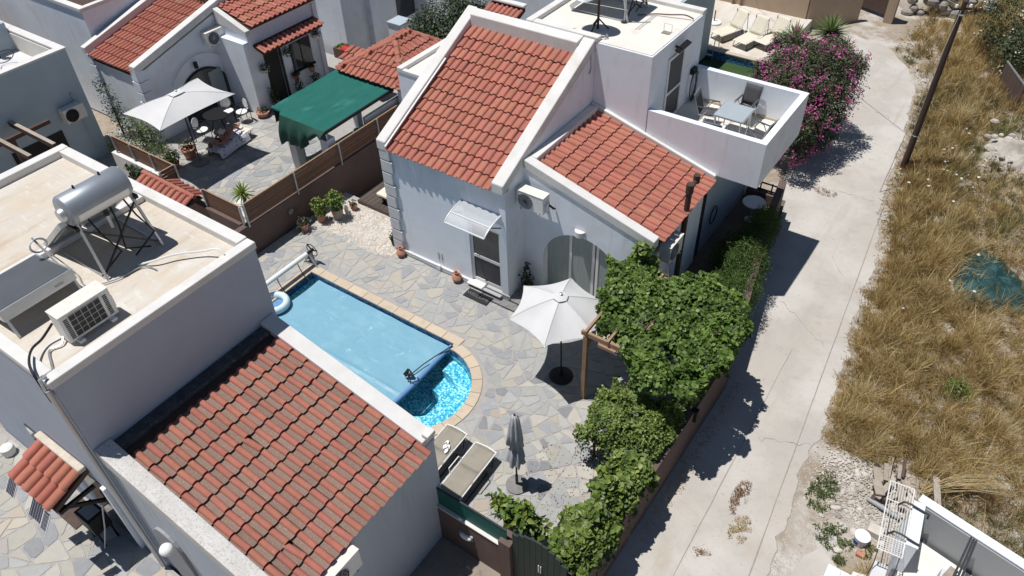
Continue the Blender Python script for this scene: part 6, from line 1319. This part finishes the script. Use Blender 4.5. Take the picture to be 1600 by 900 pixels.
potted('big clay pot with plant below the rectangular parasol', (-23.45, 12.75, 0), .26, .36, [(0, 0, .55, .3, .3, .2)], 160, (.06, .12), 'leaf_dark', flowers=(10, 'bougain')); potted('clay pot with yellow green plant by the flower bed', (-23.3, 11.95, 0), .2, .26, [(0, 0, .5, .3, .3, .25)], 240, (.07, .13), 'leaf_bright', flowers=(16, 'bougain'))
potted('dark upright shrub between door and window of the arch house', (-23.2, 18.0, 0), .16, .26, [(0, 0, .55, .18, .18, .4)], 260, (.06, .1), 'leaf_dark'); potted('dark pot plant under the window of the arch house', (-23.2, 18.9, 0), .16, .26, [(0, 0, .5, .2, .2, .28)], 220, (.06, .1), 'leaf_dark')
for i, (y, z, lab) in enumerate(((18.1, .78, 'left clay pot hung below the dark window'), (18.95, .80, 'right clay pot hung below the dark window'))):
    potted(lab, (-23.38, y, z - .1), .13, .24, [(0, 0, .3, .18, .2, .12)], 90, (.05, .1), 'leaf_dark')
for i, (y, z, lab) in enumerate(((16.75, 1.55, 'white flowered hanging basket left of the dark doorway'), (17.95, 1.75, 'hanging basket between doorway and dark window'), (19.5, 1.9, 'hanging basket at the right end of the tiled awning'))):
    potted(lab, (-23.4, y, z), .12, .16, [(0, 0, .22, .2, .2, .2)], 150, (.05, .1), 'leaf_ole', 'white_metal', flowers=(24, 'petal_white') if i == 0 else None)
def bush(label, blobs, n, size, mat, name='garden_bush', aspect=.45, fl=None, shell=.3):
    t = thing(name, label, 'bush', (blobs[0][0], blobs[0][1], 0)); p_, n_ = blob_pts(blobs, n, shell); cloud('leaves', p_, n_, size, mat, t, 'diamond', 1.0, None, aspect)['kind'] = 'stuff'
    if fl: q, m_ = blob_pts(blobs, fl[0], .9); cloud('flowers', q, m_, (.05, .1), fl[1], t, 'diamond', .9, None, .9)['kind'] = 'stuff'
    b_ = blobs[0]; MB().tube([(b_[0], b_[1], 0), (b_[0], b_[1], b_[2])], [.04, .02], 6).build('stem', 'bark', t); return t
bush('climbing rose with a pink bloom at the corner of the arch house', [(-27.0, 12.4, 1.3, .35, .3, .9), (-26.7, 12.4, .7, .5, .35, .6), (-27.2, 12.35, 2.0, .2, .2, .35)], 900, (.06, .12), 'leaf_dark', fl=(8, 'bougain'))
bush('bright green bush beside the blue grey wall', [(-25.7, 11.5, .45, .5, .4, .5)], 700, (.06, .13), 'leaf_bright', aspect=.25); bush('dark red leaved bush behind the slat fence', [(-25.2, 12.2, .6, .5, .5, .6)], 700, (.06, .12), 'leaf_ole', fl=(30, 'brown_wall') if 0 else None)
bush('green bush behind the slat fence under the parasol corner', [(-24.5, 11.6, .5, .6, .45, .5), (-23.9, 11.9, .4, .4, .4, .4)], 1200, (.05, .11), 'feather', aspect=.3); bush('grey green lavender bush beside the arch house wall', [(-24.6, 12.4, .5, .5, .35, .5)], 700, (.05, .11), 'leaf_ole', aspect=.2)
bush('bushy plant against the arch house front wall', [(-26.0, 12.5, .7, .4, .25, .7), (-25.4, 12.5, .5, .35, .25, .5)], 500, (.06, .13), 'leaf_ivy')
iv = thing('ivy', 'dark ivy hanging over the low pale wall behind the flat roof', 'ivy', (-22.6, 10.5, .8)); p_ = np.column_stack([rng.uniform(-23.6, -21.9, 700), rng.uniform(10.42, 10.6, 700), rng.uniform(.25, .95, 700)]); cloud('leaves', p_, np.tile((0, -.6, .6), (700, 1)), (.06, .11), 'leaf_dark', iv, 'lobed', .8)['kind'] = 'stuff'
def tree(label, blobs, n, size, mat, base, name='tree', fl=None, aspect=.5):
    t = thing(name, label, 'tree', base); p_, n_ = blob_pts(blobs, n, .45); keep = np.array([nz(*q[:2], 1.6, q[2] * 1.6) > -.34 for q in p_]); p_, n_ = p_[keep], n_[keep]
    cloud('crown', p_, n_, size, mat, t, 'diamond', .9, None, aspect)['kind'] = 'stuff'
    if fl: q, m_ = blob_pts(blobs, fl[0], .92); cloud('flowers', np.repeat(q, 6, 0) + rng.normal(0, .07, (len(q) * 6, 3)), np.repeat(m_, 6, 0), (.05, .09), fl[1], t, 'diamond', .9, None, .8)['kind'] = 'stuff'
    b_ = Vector(base); c = Vector(blobs[0][:3]); MB().tube([b_, b_ + (c - b_) * .5, c], [.11, .08, .04], 8).build('trunk', 'bark', t)
    for bl_ in blobs: MB().tube([b_ + (c - b_) * .55, Vector(bl_[:3])], [.05, .015], 6).build('limb', 'bark', t)
tree('round dark green citrus tree behind the tiled kiosk', [(-19.6, 23.0, 2.1, 1.2, 1.2, 1.1), (-18.9, 22.5, 1.7, 1.0, 1.0, 1.0), (-20.4, 22.6, 1.6, .8, .9, .9), (-19.2, 23.8, 2.2, 1.1, 1.0, 1.1)], 9000, (.09, .16), 'leaf_dark', (-19.5, 22.9, -.4), 'citrus_tree')
tree('leafy bush with white blossom at the top right corner', [(-.9, 38.0, 1.0, 1.4, 1.3, 1.6), (.4, 37.2, .6, 1.2, 1.2, 1.4), (-.3, 36.3, .2, .9, .9, 1.0), (1.2, 38.4, 1.2, 1.4, 1.4, 1.6)], 11000, (.1, .2), 'leaf_ole', (-.5, 37.5, -.8), 'white_oleander', (160, 'petal_white'), .28)
# ------------------------------------------------------------------ dry field beside the lane
lr_tab_y = np.linspace(-10, 60, 701); lr_tab = np.array([lane_r(y) if y < 36 else -5.0 for y in lr_tab_y])
def nzv(x, y, s, z): return np.array([noise.noise(Vector((a * s, b_ * s, z))) for a, b_ in zip(x, y)])
gridN = 120
GX = np.linspace(-8, 14, gridN); GY = np.linspace(4, 60, gridN * 2)
def field_noise(s, z):
    return np.array([[noise.noise(Vector((a * s, b_ * s, z))) for b_ in GY] for a in GX])
FN1, FN2, FN3, FN4 = field_noise(.55, 1.0), field_noise(1.4, 5.0), field_noise(.35, 9.0), field_noise(3.3, 3.0)
def samp(F, x, y):
    i = np.clip(((x - GX[0]) / (GX[-1] - GX[0]) * (gridN - 1)), 0, gridN - 1.001); j = np.clip(((y - GY[0]) / (GY[-1] - GY[0]) * (gridN * 2 - 1)), 0, gridN * 2 - 1.001)
    i0 = i.astype(int); j0 = j.astype(int); fi = i - i0; fj = j - j0
    return F[i0, j0] * (1 - fi) * (1 - fj) + F[i0 + 1, j0] * fi * (1 - fj) + F[i0, j0 + 1] * (1 - fi) * fj + F[i0 + 1, j0 + 1] * fi * fj
gzv = lambda y: -.35 - .03 * (np.clip(y, 6, 20) - 6)
def spots(n, per):
    m = max(1, n // per); y = 9 + 36 * rng.uniform(0, 1, m) ** 1.15; w = rng.uniform(0, 1, m); L0 = np.interp(y, lr_tab_y, lr_tab)
    x = L0 + .05 + 7.5 * w ** 1.5; return x, y, x - L0
def blades(name, label, n, hmin, hmax, width, mat, sel, lean, flat=0.0, vb=.0, per=26, rad=.075):
    x, y, e = spots(n, per); k = sel(x, y, e); x, y, e = x[k], y[k], e[k]; m = len(x)
    th = rng.uniform(.55, 1.25, m) * np.clip(.8 + .6 * samp(FN2, x, y), .4, 1.3); tv = rng.normal(0, .2, m) + .42 * samp(FN2, x, y) + .25 * samp(FN4, x, y); tw = samp(FN1, x, y) * 5
    cx, cy, e, th, tv, tw = [np.repeat(q, per) for q in (x, y, e, th, tv, tw)]; N = len(cx)
    oa = rng.uniform(0, 6.28, N); rr = np.abs(rng.normal(0, rad, N)); x = cx + rr * np.cos(oa); y = cy + rr * np.sin(oa)
    h = rng.uniform(hmin, hmax, N) * th * np.clip(.35 + e * .9, .35, 1); ln = lean * (.15 + rng.uniform(0, 1, N) * 1.1)
    dx = np.cos(oa) * .8 + .2 * np.cos(tw) + rng.normal(0, .5, N); dy = np.sin(oa) * .8 + .2 * np.sin(tw) + rng.normal(0, .5, N); dl = np.hypot(dx, dy) + 1e-6; dx /= dl; dy /= dl
    z0 = gzv(y); up = np.sqrt(np.maximum(.06, 1 - np.minimum(.95, ln) ** 2)) * (1 - flat)
    w = width * rng.uniform(.6, 1.4, N) * (1 + .02 * np.maximum(0, y - 14)); sa = rng.uniform(0, 6.28, N); sx, sy = np.cos(sa) * w / 2, np.sin(sa) * w / 2
    V = np.zeros((N, 5, 3))
    for i, (t, ww, s) in enumerate(((0, .8, 1), (0, .8, -1), (.55, 1, 1), (.55, 1, -1), (1, 0, 0))):
        b_ = t ** 1.6
        V[:, i, 0] = x + dx * ln * h * b_ + sx * ww * s; V[:, i, 1] = y + dy * ln * h * b_ + sy * ww * s; V[:, i, 2] = z0 + h * t * up * (1 - .12 * t) + .01 + flat * .06 * rng.uniform(0, 1, N)
    F = (np.arange(N)[:, None, None] * 5 + np.array([(0, 1, 3), (0, 3, 2), (2, 3, 4)])[None]).reshape(-1, 3)
    val = np.clip(.5 + vb + tv + rng.normal(0, .12, N), 0, 1)
    return tag(raw(name, V.reshape(-1, 3), F, mat, None, np.repeat(val, 5)), label, 'grass', kind='stuff')
def bare(x, y): return ((x < 1.65) & (y < 13.4) & (x - .35 * (y - 11) < 1.4)) | ((x > 1.3) & (y < 12.1)) | ((x > .75) & (x < 2.8) & (y > 20.9) & (y < 23.1) & (rng.uniform(0, 1, len(x)) < .85)) | ((x > .1) & (x < 2) & (y > 28.8) & (y < 30.6) & (rng.uniform(0, 1, len(x)) < .85)) | ((x < -2.6) & (y > 33) & (rng.uniform(0, 1, len(x)) < .7))
green = lambda x, y: samp(FN3, x, y) + .55 * np.exp(-((y - 28.5) / 3.0) ** 2) + .35 * np.exp(-((y - 33) / 3) ** 2) - .22
thin = lambda x, y, p: rng.uniform(0, 1, len(x)) < p
blades('dry_grass', 'tall straw coloured dry grass beside the lane', 270000, .32, .78, .009, 'straw', lambda x, y, e: ~bare(x, y) & (green(x, y) < rng.normal(.12, .16, len(x))) & (samp(FN4, x, y) > -.42) & (samp(FN2, x, y) > -.46) & (e > rng.uniform(0, .35, len(x)) - .1 * samp(FN4, x, y) + np.clip((y - 19) * .06, 0, .45)), .75)
blades('olive_grass', 'olive green weeds among the dry grass', 120000, .25, .6, .009, 'grass_olive', lambda x, y, e: ~bare(x, y) & (green(x, y) > rng.normal(-.05, .22, len(x))) & (e > rng.uniform(.1, .6, len(x))), .7)
blades('green_grass', 'fresh green grass patches beyond the lane', 80000, .2, .5, .010, 'grass_green', lambda x, y, e: ~bare(x, y) & (green(x, y) > rng.normal(.34, .10, len(x))) & (e > .2), .6)
blades('rusty_weeds', 'rust brown dock stalks among the dry grass', 26000, .3, .7, .010, 'grass_rust', lambda x, y, e: ~bare(x, y) & (samp(FN1, x + 3, y * .9 + 2) > .22) & (e > .3), .55)
blades('grass_clumps', 'tall uneven golden grass clumps in the field', 70000, .55, 1.0, .009, 'straw', lambda x, y, e: ~bare(x, y) & (samp(FN1, x * .8 + 1, y + 5) > -.05) & (e > .45) & (green(x, y) < .25), .6, 0, .06, 70, .11)
blades('grass_thatch', 'flattened dry thatch lying under the grass', 60000, .2, .5, .008, 'straw', lambda x, y, e: ~bare(x, y) & (e > rng.uniform(-.05, .3, len(x))), .95, .75, -.12, 1)
blades('tall_stalks', 'long pale stalks leaning over the dry grass', 5200, .7, 1.15, .012, 'straw', lambda x, y, e: ~bare(x, y) & (e > .6), .85, 0, .4, 2, .05)
wm = MB().tube([(0, 0, 0), (.03, .02, .6)], [.006, .004], 4)
wm.add([(.03 + .06 * math.cos(a), .02 + .065 * math.sin(a), .62 + .01 * (k % 2)) for k, a in enumerate(np.linspace(0, 6.28, 10, endpoint=False))] + [(.03, .02, .63)], [(k, (k + 1) % 10, 10) for k in range(10)], 1)
w0 = wm.build('wild_carrot', ['grass_green', 'petal_white']); first = True
for (x, y) in [(rnd.gauss(-.6, .8), rnd.gauss(27.3, 1.3)) for _ in range(26)] + [(rnd.gauss(.3, .6), rnd.gauss(24, 2.2)) for _ in range(8)]:
    if x < lane_r(y) + .3: x = lane_r(y) + .3 + rnd.random()
    o = w0 if first else w0.copy()
    if not first: C.objects.link(o)
    first = False; o.location = (x, y, gz(y)); o.rotation_euler = (rnd.gauss(0, .2), rnd.gauss(0, .2), rnd.uniform(0, 6)); o.scale = (rnd.uniform(.45, .85),) * 3
    tag(o, 'flat white wild flower head standing in the grassy field', 'flower', 'white wild flowers in the field')
bush('yellow green shrub in the dry field', [(1.75, 16.6, -.3, .32, .3, .35)], 520, (.05, .1), 'leaf_bright', 'field_shrub')
# straw sheaf
g = []
sh = MB()
for k in range(70):
    a = Vector((1.75 + rnd.gauss(0, .05), 13.25 + rnd.gauss(0, .08), -.45)); b_ = Vector((2.9 + rnd.gauss(0, .3), 14.05 + rnd.gauss(0, .09), -.2 + rnd.uniform(0, .15))); sh.tube([a, (a + b_) / 2 + Vector((0, 0, .12)), b_], [.006, .005, .002], 4)
tag(sh.build('reed_bundle', 'reed'), 'bundle of long pale reeds lying on the dry grass', 'reeds')
# shade net heap
def tarp(u, v):
    a = u * 6.283; r_ = v * (1 + .18 * math.sin(3 * a + 1)); x = 1.75 + 1.15 * r_ * math.cos(a) + .2 * r_ * math.sin(a); y = 21.95 + 1.25 * r_ * math.sin(a) - .5 * r_ * math.cos(a)
    z = -.78 + .16 * (1 - v ** 2) * (1 + .9 * nz(x, y, 2.2, 3)) + .30 * abs(nz(x * .6, y, 3.4, 6)) * (1 - v * .5) + .08 * abs(nz(x, y, 9, 2))
    return (x, y, z)
tag(MB().grid(tarp, 60, 24).build('shade_net', 'blue_tarp', smooth='all'), 'crumpled dark teal net lying in the dry grass', 'net')
mo = thing('earth_mound', 'pale heap of broken earth at the right edge', 'mound', (1.1, 29.8, -.8))
MB().grid(lambda u, v: (.05 + 2.6 * u, 28.7 + 2.2 * v, -.80 + .55 * math.sin(math.pi * u) ** .8 * math.sin(math.pi * v) ** .8 * (1 + .8 * nz(3 * u, 3 * v, 1.7)) + .12 * abs(nz(u * 9, v * 9, 1))), 40, 40).build('heap', 'rubble', mo)
for k in range(40): x, y = rnd.gauss(1.1, .6), rnd.gauss(29.8, .5); s = rnd.uniform(.06, .2); MB().ball((x, y, -.55 + rnd.uniform(-.1, .25)), (s, s * rnd.uniform(.6, 1), s * .6), 6, 4).build('clod', 'rubble', mo)
fp2 = thing('rusty_panel', 'dark red metal panel fence at the right edge', 'fence', (.2, 34, -.7))
for k in range(6): t0 = k / 6; t1 = (k + .96) / 6; MB().bar((-.45 + .95 * t0, 35.2 - 1.9 * t0, -.25), (-.45 + .95 * t1, 35.2 - 1.9 * t1, -.25), .05, 1.0).build('sheet', 'brown_wall', fp2)
MB().bar((-.47, 35.24, .28), (.52, 33.26, .28), .07, .05).build('top_rail', 'metal_grey', fp2)
# utility pole and wires
up_ = thing('utility_pole', 'dark wooden utility pole beside the lane', 'utility pole', (-2.08, 27.0, gz(27)))
MB().tube([(-2.08, 27.0, gz(27) - .2), (-2.08, 27.0, 2), (-2.08, 27.0, 5.25)], [.105, .095, .075], 14).build('pole', 'pole_wood', up_, smooth=True)
MB().bar((-2.3, 26.85, 5.0), (-1.85, 27.15, 5.0), .06).build('cross_arm', 'pole_wood', up_)
for z in (.5, 4.8): MB().lathe([(.08, 0), (.108, .01), (.108, .04), (.08, .05)], (-2.08, 27.0, z), 14).build('band', 'metal_grey', up_)
for dx, dy in ((-.18, -.12), (.18, .12)): MB().lathe([(.03, 0), (.05, .03), (.04, .1), (0, .12)], (-2.08 + dx, 27 + dy, 5.03), 10).build('insulator', 'white_plastic', up_, smooth=True)
MB().tube([(-2.2, 27.0, -.7), (-2.18, 27.0, 2), (-2.165, 27, 4.8)], .014, 5).build('conduit', 'wood_grey', up_)
tag(MB().tube([(-2.35, 24.9, gz(24.9)), (-2.1, 26.95, 5.0)], .014, 5).build('guy_wire', 'wood_grey'), 'pale guy wire stretched to the utility pole', 'wire')
ws = [Vector((-2.2, 26.9, 5.1)).lerp(Vector((-24, 45, 5.5)), t) - Vector((0, 0, 1.6 * t * (1 - t))) for t in np.linspace(0, 1, 14)]
tag(MB().tube(ws, .012, 5).build('overhead_wire', 'metal_grey'), 'thin overhead wire crossing above the loungers', 'wire')
# ------------------------------------------------------------------ corner terrace bottom right
ct = thing('corner_terrace', 'low white terrace wall with grey inside at the bottom right', 'wall', (2.5, 11.5, 0))
a = Vector((1.60, 11.86)); b_ = Vector((6.2, 10.87)); d = (b_ - a).normalized(); n_ = Vector((-d.y, d.x))
def wallbar(p, q, w, z0, z1, nm, mt, par): MB().bar((p.x, p.y, (z0 + z1) / 2), (q.x, q.y, (z0 + z1) / 2), w, z1 - z0).build(nm, mt, par, bevel=.008)
wallbar(a, b_, .18, -.6, .86, 'long_wall', 'stucco', ct); wallbar(a, b_, .21, .862, .90, 'wall_cap', 'stucco', ct)
q = a - n_ * .115; wallbar(q + d * .2, b_ - n_ * .115, .03, -.4, .84, 'inner_render', 'grille_grey', ct)
c_ = Vector((1.74, 10.62)); a2 = Vector((1.625, 11.73)); wallbar(a2, c_, .2, -.6, .86, 'short_wall', 'stucco', ct); wallbar(a2, c_, .23, .862, .90, 'wall_cap', 'stucco', ct)
MB().add([(1.75, 11.6, -.05), (6, 10.7, -.05), (6, 5, -.05), (1.0, 5, -.05), (1.0, 10.1, -.05), (1.75, 10.3, -.05)], [(0, 5, 4, 3, 2, 1)]).build('floor', 'roof_pale', ct)
MB().box(.55, 1.55, 6, 10.05, -.45, -.12).build('step_slab', 'stucco', ct, bevel=.01); MB().box(1.3, 1.56, 10.06, 10.5, -.45, .1).build('end_block', 'stucco_grey', ct, bevel=.01)
MB().box(2.35, 2.65, 5, 10.6, -.04, .75).build('ledge', 'wood_grey' if 0 else 'stucco_grey', ct, bevel=.01)
lf = thing('folded_ladder', 'dark folded ladder leaning over the corner terrace wall', 'ladder', (2.55, 10.9, 0))
for dx in (0, .09, .17): MB().bar((2.40 + dx, 8.9, .75), (2.62 + dx * .6, 11.35, 1.05 - dx * .3), .035, .06).build('stile', 'metal_dark', lf)
MB().bar((2.3, 9.9, .70), (2.55, 10.7, .74), .16, .05).build('plank', 'wood_grey', lf)
dr_ = thing('drying_rack', 'white wire clothes rack hung over the corner terrace wall', 'drying rack', (1.3, 11.2, .8))
A, B_, Cc, D = (1.0, 12.03, .78), (1.47, 12.08, .78), (1.66, 10.35, .78), (1.20, 10.30, .78)
fr = [Vector(p) for p in (A, B_, Cc, D)]
for i in range(4): MB().tube([fr[i], fr[(i + 1) % 4]], .013, 6).build('frame_rail', 'white_metal', dr_)
for t in (.28, .80): MB().tube([fr[0].lerp(fr[3], t), fr[1].lerp(fr[2], t)], .011, 6).build('frame_rail', 'white_metal', dr_)
for k in range(1, 9): t = k / 9; MB().tube([fr[0].lerp(fr[1], t), fr[3].lerp(fr[2], t)], .005, 5).build('wire', 'white_metal', dr_)
for k in range(1, 7): t = .80 + .2 * k / 7; MB().tube([fr[0].lerp(fr[3], t), fr[1].lerp(fr[2], t)], .005, 5).build('wire', 'white_metal', dr_)
for y in (11.55, 10.75): MB().tube([(1.28, y, .74), (1.36, y, .92), (1.5, y - .02, .96), (1.72, y - .05, .95), (1.84, y - .05, .93), (1.85, y - .05, .8)], .022, 7).build('hook', 'metal_dark', dr_, smooth=True)
for x, y in ((1.22, 10.4), (1.62, 10.45), (1.75, 11.75)): MB().tube([(x, y, .77), (x + .05, y - .1, .3), (x + .03, y - .5, -.3)], .009, 5).build('cord', 'black', dr_)
bu = thing('paint_bucket', 'white paint bucket with blue print standing on the rubble', 'bucket', (.95, 11.12, gz(11)))
MB().lathe([(.0, 0), (.125, 0), (.15, .26), (.158, .265), (.158, .285), (.0, .29)], (.95, 11.12, gz(11)), 22).build('body', 'white_plastic', bu, smooth=True); MB().lathe([(.162, .285), (.165, .31), (.0, .312)], (.95, 11.12, gz(11)), 22, cap=False).build('lid', 'white_plastic', bu, smooth=True)
MB().add([(.95 + .143 * math.cos(R(a)), 11.12 + .143 * math.sin(R(a)), gz(11) + z) for z in (.10, .21) for a in range(200, 262, 12)], [(k, k + 1, 7 + k, 6 + k) for k in range(5)]).build('print', 'blue_print', bu)
for i, (p, q, w, lab) in enumerate((((.92, 13.75), (1.0, 12.95), .12, 'long grey plank at the top of the rubble heap'), ((1.15, 13.6), (1.48, 12.4), .16, 'broad weathered plank lying against the terrace wall'), ((.72, 13.2), (.86, 12.8), .2, 'short thick plank beside the rubble heap'), ((1.1, 13.0), (.95, 12.3), .12, 'plank lying across the rubble under the rack'), ((1.9, 13.6), (2.15, 12.6), .14, 'rotten plank half hidden in the dry grass'), ((.8, 12.75), (.98, 12.35), .2, 'short dark board beside the pipe'))):
    z = -.46 + .04 * i; tag(MB().bar((*p, z), (*q, z + .06), w, .045).build('plank', 'wood_grey', bevel=.006), lab, 'plank', 'old planks on the rubble')
tag(MB().tube([(.78, 12.28, -.42), (1.5, 12.15, -.40)], .055, 10).build('drain_pipe', 'grille_grey', smooth=True), 'grey plastic pipe lying on the rubble under the rack', 'pipe')
for i, (x, y, s, lab) in enumerate(((1.15, 11.55, .32, 'large pale block under the clothes rack'), (1.05, 10.85, .18, 'orange brown brick piece beside the bucket'), (1.42, 10.75, .14, 'pale stone below the end of the clothes rack'))):
    MBx = MB().box(x - s / 2, x + s / 2, y - s * .4, y + s * .4, -.5, -.5 + s * .55).build('rubble_block', ('rubble', 'terracotta', 'rubble')[i], bevel=.02); MBx.rotation_euler = (0, 0, 0); tag(MBx, lab, 'rubble')
N = 2300; P_ = np.column_stack([rng.normal(.8, .45, N), rng.normal(12.0, .6, N), np.full(N, -.50)]); P_ = P_[(P_[:, 0] > -.5) & (P_[:, 0] < 1.6)]
pebbles('rubble_gravel', P_, .008, .034, 'rubble', 'pale stone rubble scattered beside the corner terrace', 'rubble')
N = 3000; yv = rng.uniform(8.5, 34, N); P_ = np.column_stack([np.interp(yv, lr_tab_y, lr_tab) + rng.normal(.1, .16, N), yv, gzv(yv) + .004]); pebbles('verge_stones', P_, .008, .03, 'rubble', 'small stones along the ragged lane edge', 'stones')
N = 900; P_ = np.column_stack([rng.normal(.15, .3, N), rng.normal(12.7, .5, N), np.full(N, -.52)]); pebbles('lime_patch', P_, .01, .035, 'gravel_white', 'white lime crumbs on the bare earth', 'lime')
def weeds(name, label, cx, cy, rx, ry, n, mat, size):
    a = rng.uniform(0, 6.28, n); r_ = rng.uniform(0, 1, n) ** .6; x = cx + rx * r_ * np.cos(a); y = cy + ry * r_ * np.sin(a); kk_ = np.array([nz(p, q, 5, 3) > -.12 for p, q in zip(x, y)]); x = x[kk_]; y = y[kk_]; n = len(x); P_ = np.column_stack([x, y, gzv(y) + rng.uniform(.01, .12, n)]); tag(cloud(name, P_, np.tile((0, 0, 1), (n, 1)), size, mat, None, 'diamond', 1.1, None, .3), label, 'weeds', kind='stuff')
weeds('weeds', 'green weed patch at the lane edge', -.12, 11.95, .30, .62, 800, 'grass_green', (.05, .11)); weeds('weeds', 'green weeds in front of the paint bucket', .45, 10.95, .45, .36, 700, 'grass_green', (.05, .11)); weeds('weeds', 'weeds right of the paint bucket', 1.2, 11.0, .14, .2, 240, 'grass_olive', (.05, .1)); weeds('weeds', 'small weed tuft on the concrete by the step', .72, 10.45, .1, .12, 150, 'grass_green', (.05, .1))
weeds('dry_litter', 'brown leaf litter in the lane crack', -1.62, 10.75, .17, .55, 1500, 'grass_rust', (.025, .05)); weeds('dry_litter', 'brown leaf litter at the lower end of the lane crack', -1.3, 9.95, .22, .4, 1200, 'straw', (.025, .05)); weeds('dry_litter', 'small litter patch near the bottom of the lane', -1.75, 8.95, .22, .12, 300, 'grass_rust', (.025, .05)); weeds('dry_litter', 'dry litter patch in the middle of the lane', -3.9, 23.9, .4, .22, 700, 'grass_rust', (.03, .06))
weeds('fallen_petals', 'pink petals fallen on the lane below the oleander', -4.3, 25.2, .8, 1.6, 160, 'petal', (.03, .06))
weeds('dry_litter', 'leaf litter along the foot of the lane wall', -2.95, 11, .18, 3.0, 900, 'straw', (.03, .07))
cs = MB(); cs.add([(-.1, 9.0, gz(9) + .012), (.6, 9.0, gz(9) + .012), (.72, 10.3, gz(10) + .012), (.3, 10.55, gz(10) + .012), (.05, 10.1, gz(10) + .012)], [(0, 1, 2, 3, 4)]); struct(cs.build('concrete_apron', 'concrete'))

# loose rubble and broken timber in the corner
for i in range(60):
    x, y = rnd.gauss(.85, .42), rnd.gauss(12.2, .65)
    if x > 1.5 or x < -.2: continue
    s_ = rnd.uniform(.04, .13); o = MB().ball((0, 0, 0), (s_, s_ * rnd.uniform(.5, .9), s_ * rnd.uniform(.35, .6)), 6, 4).build('rubble_stone', rnd.choice(('rubble', 'rubble', 'gravel_white', 'joint_dark')))
    o.location = (x, y, gz(y) + s_ * .25); o.rotation_euler = (rnd.uniform(-.4, .4), rnd.uniform(-.4, .4), rnd.uniform(0, 6)); tag(o, 'loose angular stone lying in the rubble beside the corner terrace', 'stone', 'loose stones in the rubble')
for i in range(9):
    x, y, a = rnd.uniform(.7, 1.35), rnd.uniform(12.3, 13.5), rnd.gauss(1.5, .5); l = rnd.uniform(.25, .6)
    tag(MB().bar((x - math.cos(a) * l / 2, y - math.sin(a) * l / 2, -.46 + .03 * i), (x + math.cos(a) * l / 2, y + math.sin(a) * l / 2, -.42 + .03 * i), rnd.uniform(.05, .1), .03).build('timber_offcut', rnd.choice(('wood_grey', 'wood_dark', 'wood_grey'))), 'broken grey timber offcut in the heap under the clothes rack', 'timber', 'timber offcuts in the rubble')

N = 5200; yv = rng.uniform(7, 36, N); xl = np.array([lane_l(y) for y in yv]); xr = np.interp(yv, lr_tab_y, lr_tab); t_ = rng.beta(1.2, .75, N); P_ = np.column_stack([xl + (xr - xl) * t_, yv, gzv(yv) + .032]); k_ = np.array([noise.noise(Vector((p[0] * 1.3, p[1] * .6, 8))) > -.02 for p in P_])
pebbles('lane_grit', P_[k_], .004, .014, 'rubble', 'fine grit scattered over the concrete lane', 'grit')
N = 420; P_ = np.column_stack([rng.uniform(-5.9, -4.2, N), rng.uniform(6.8, 9.4, N), np.full(N, .018)]); tag(cloud('fallen_leaves', P_, np.tile((0, 0, 1), (N, 1)), (.02, .05), 'grass_rust', None, 'diamond', .25, None, .5), 'small fallen leaves on the patio beside the vine', 'leaves', kind='stuff')
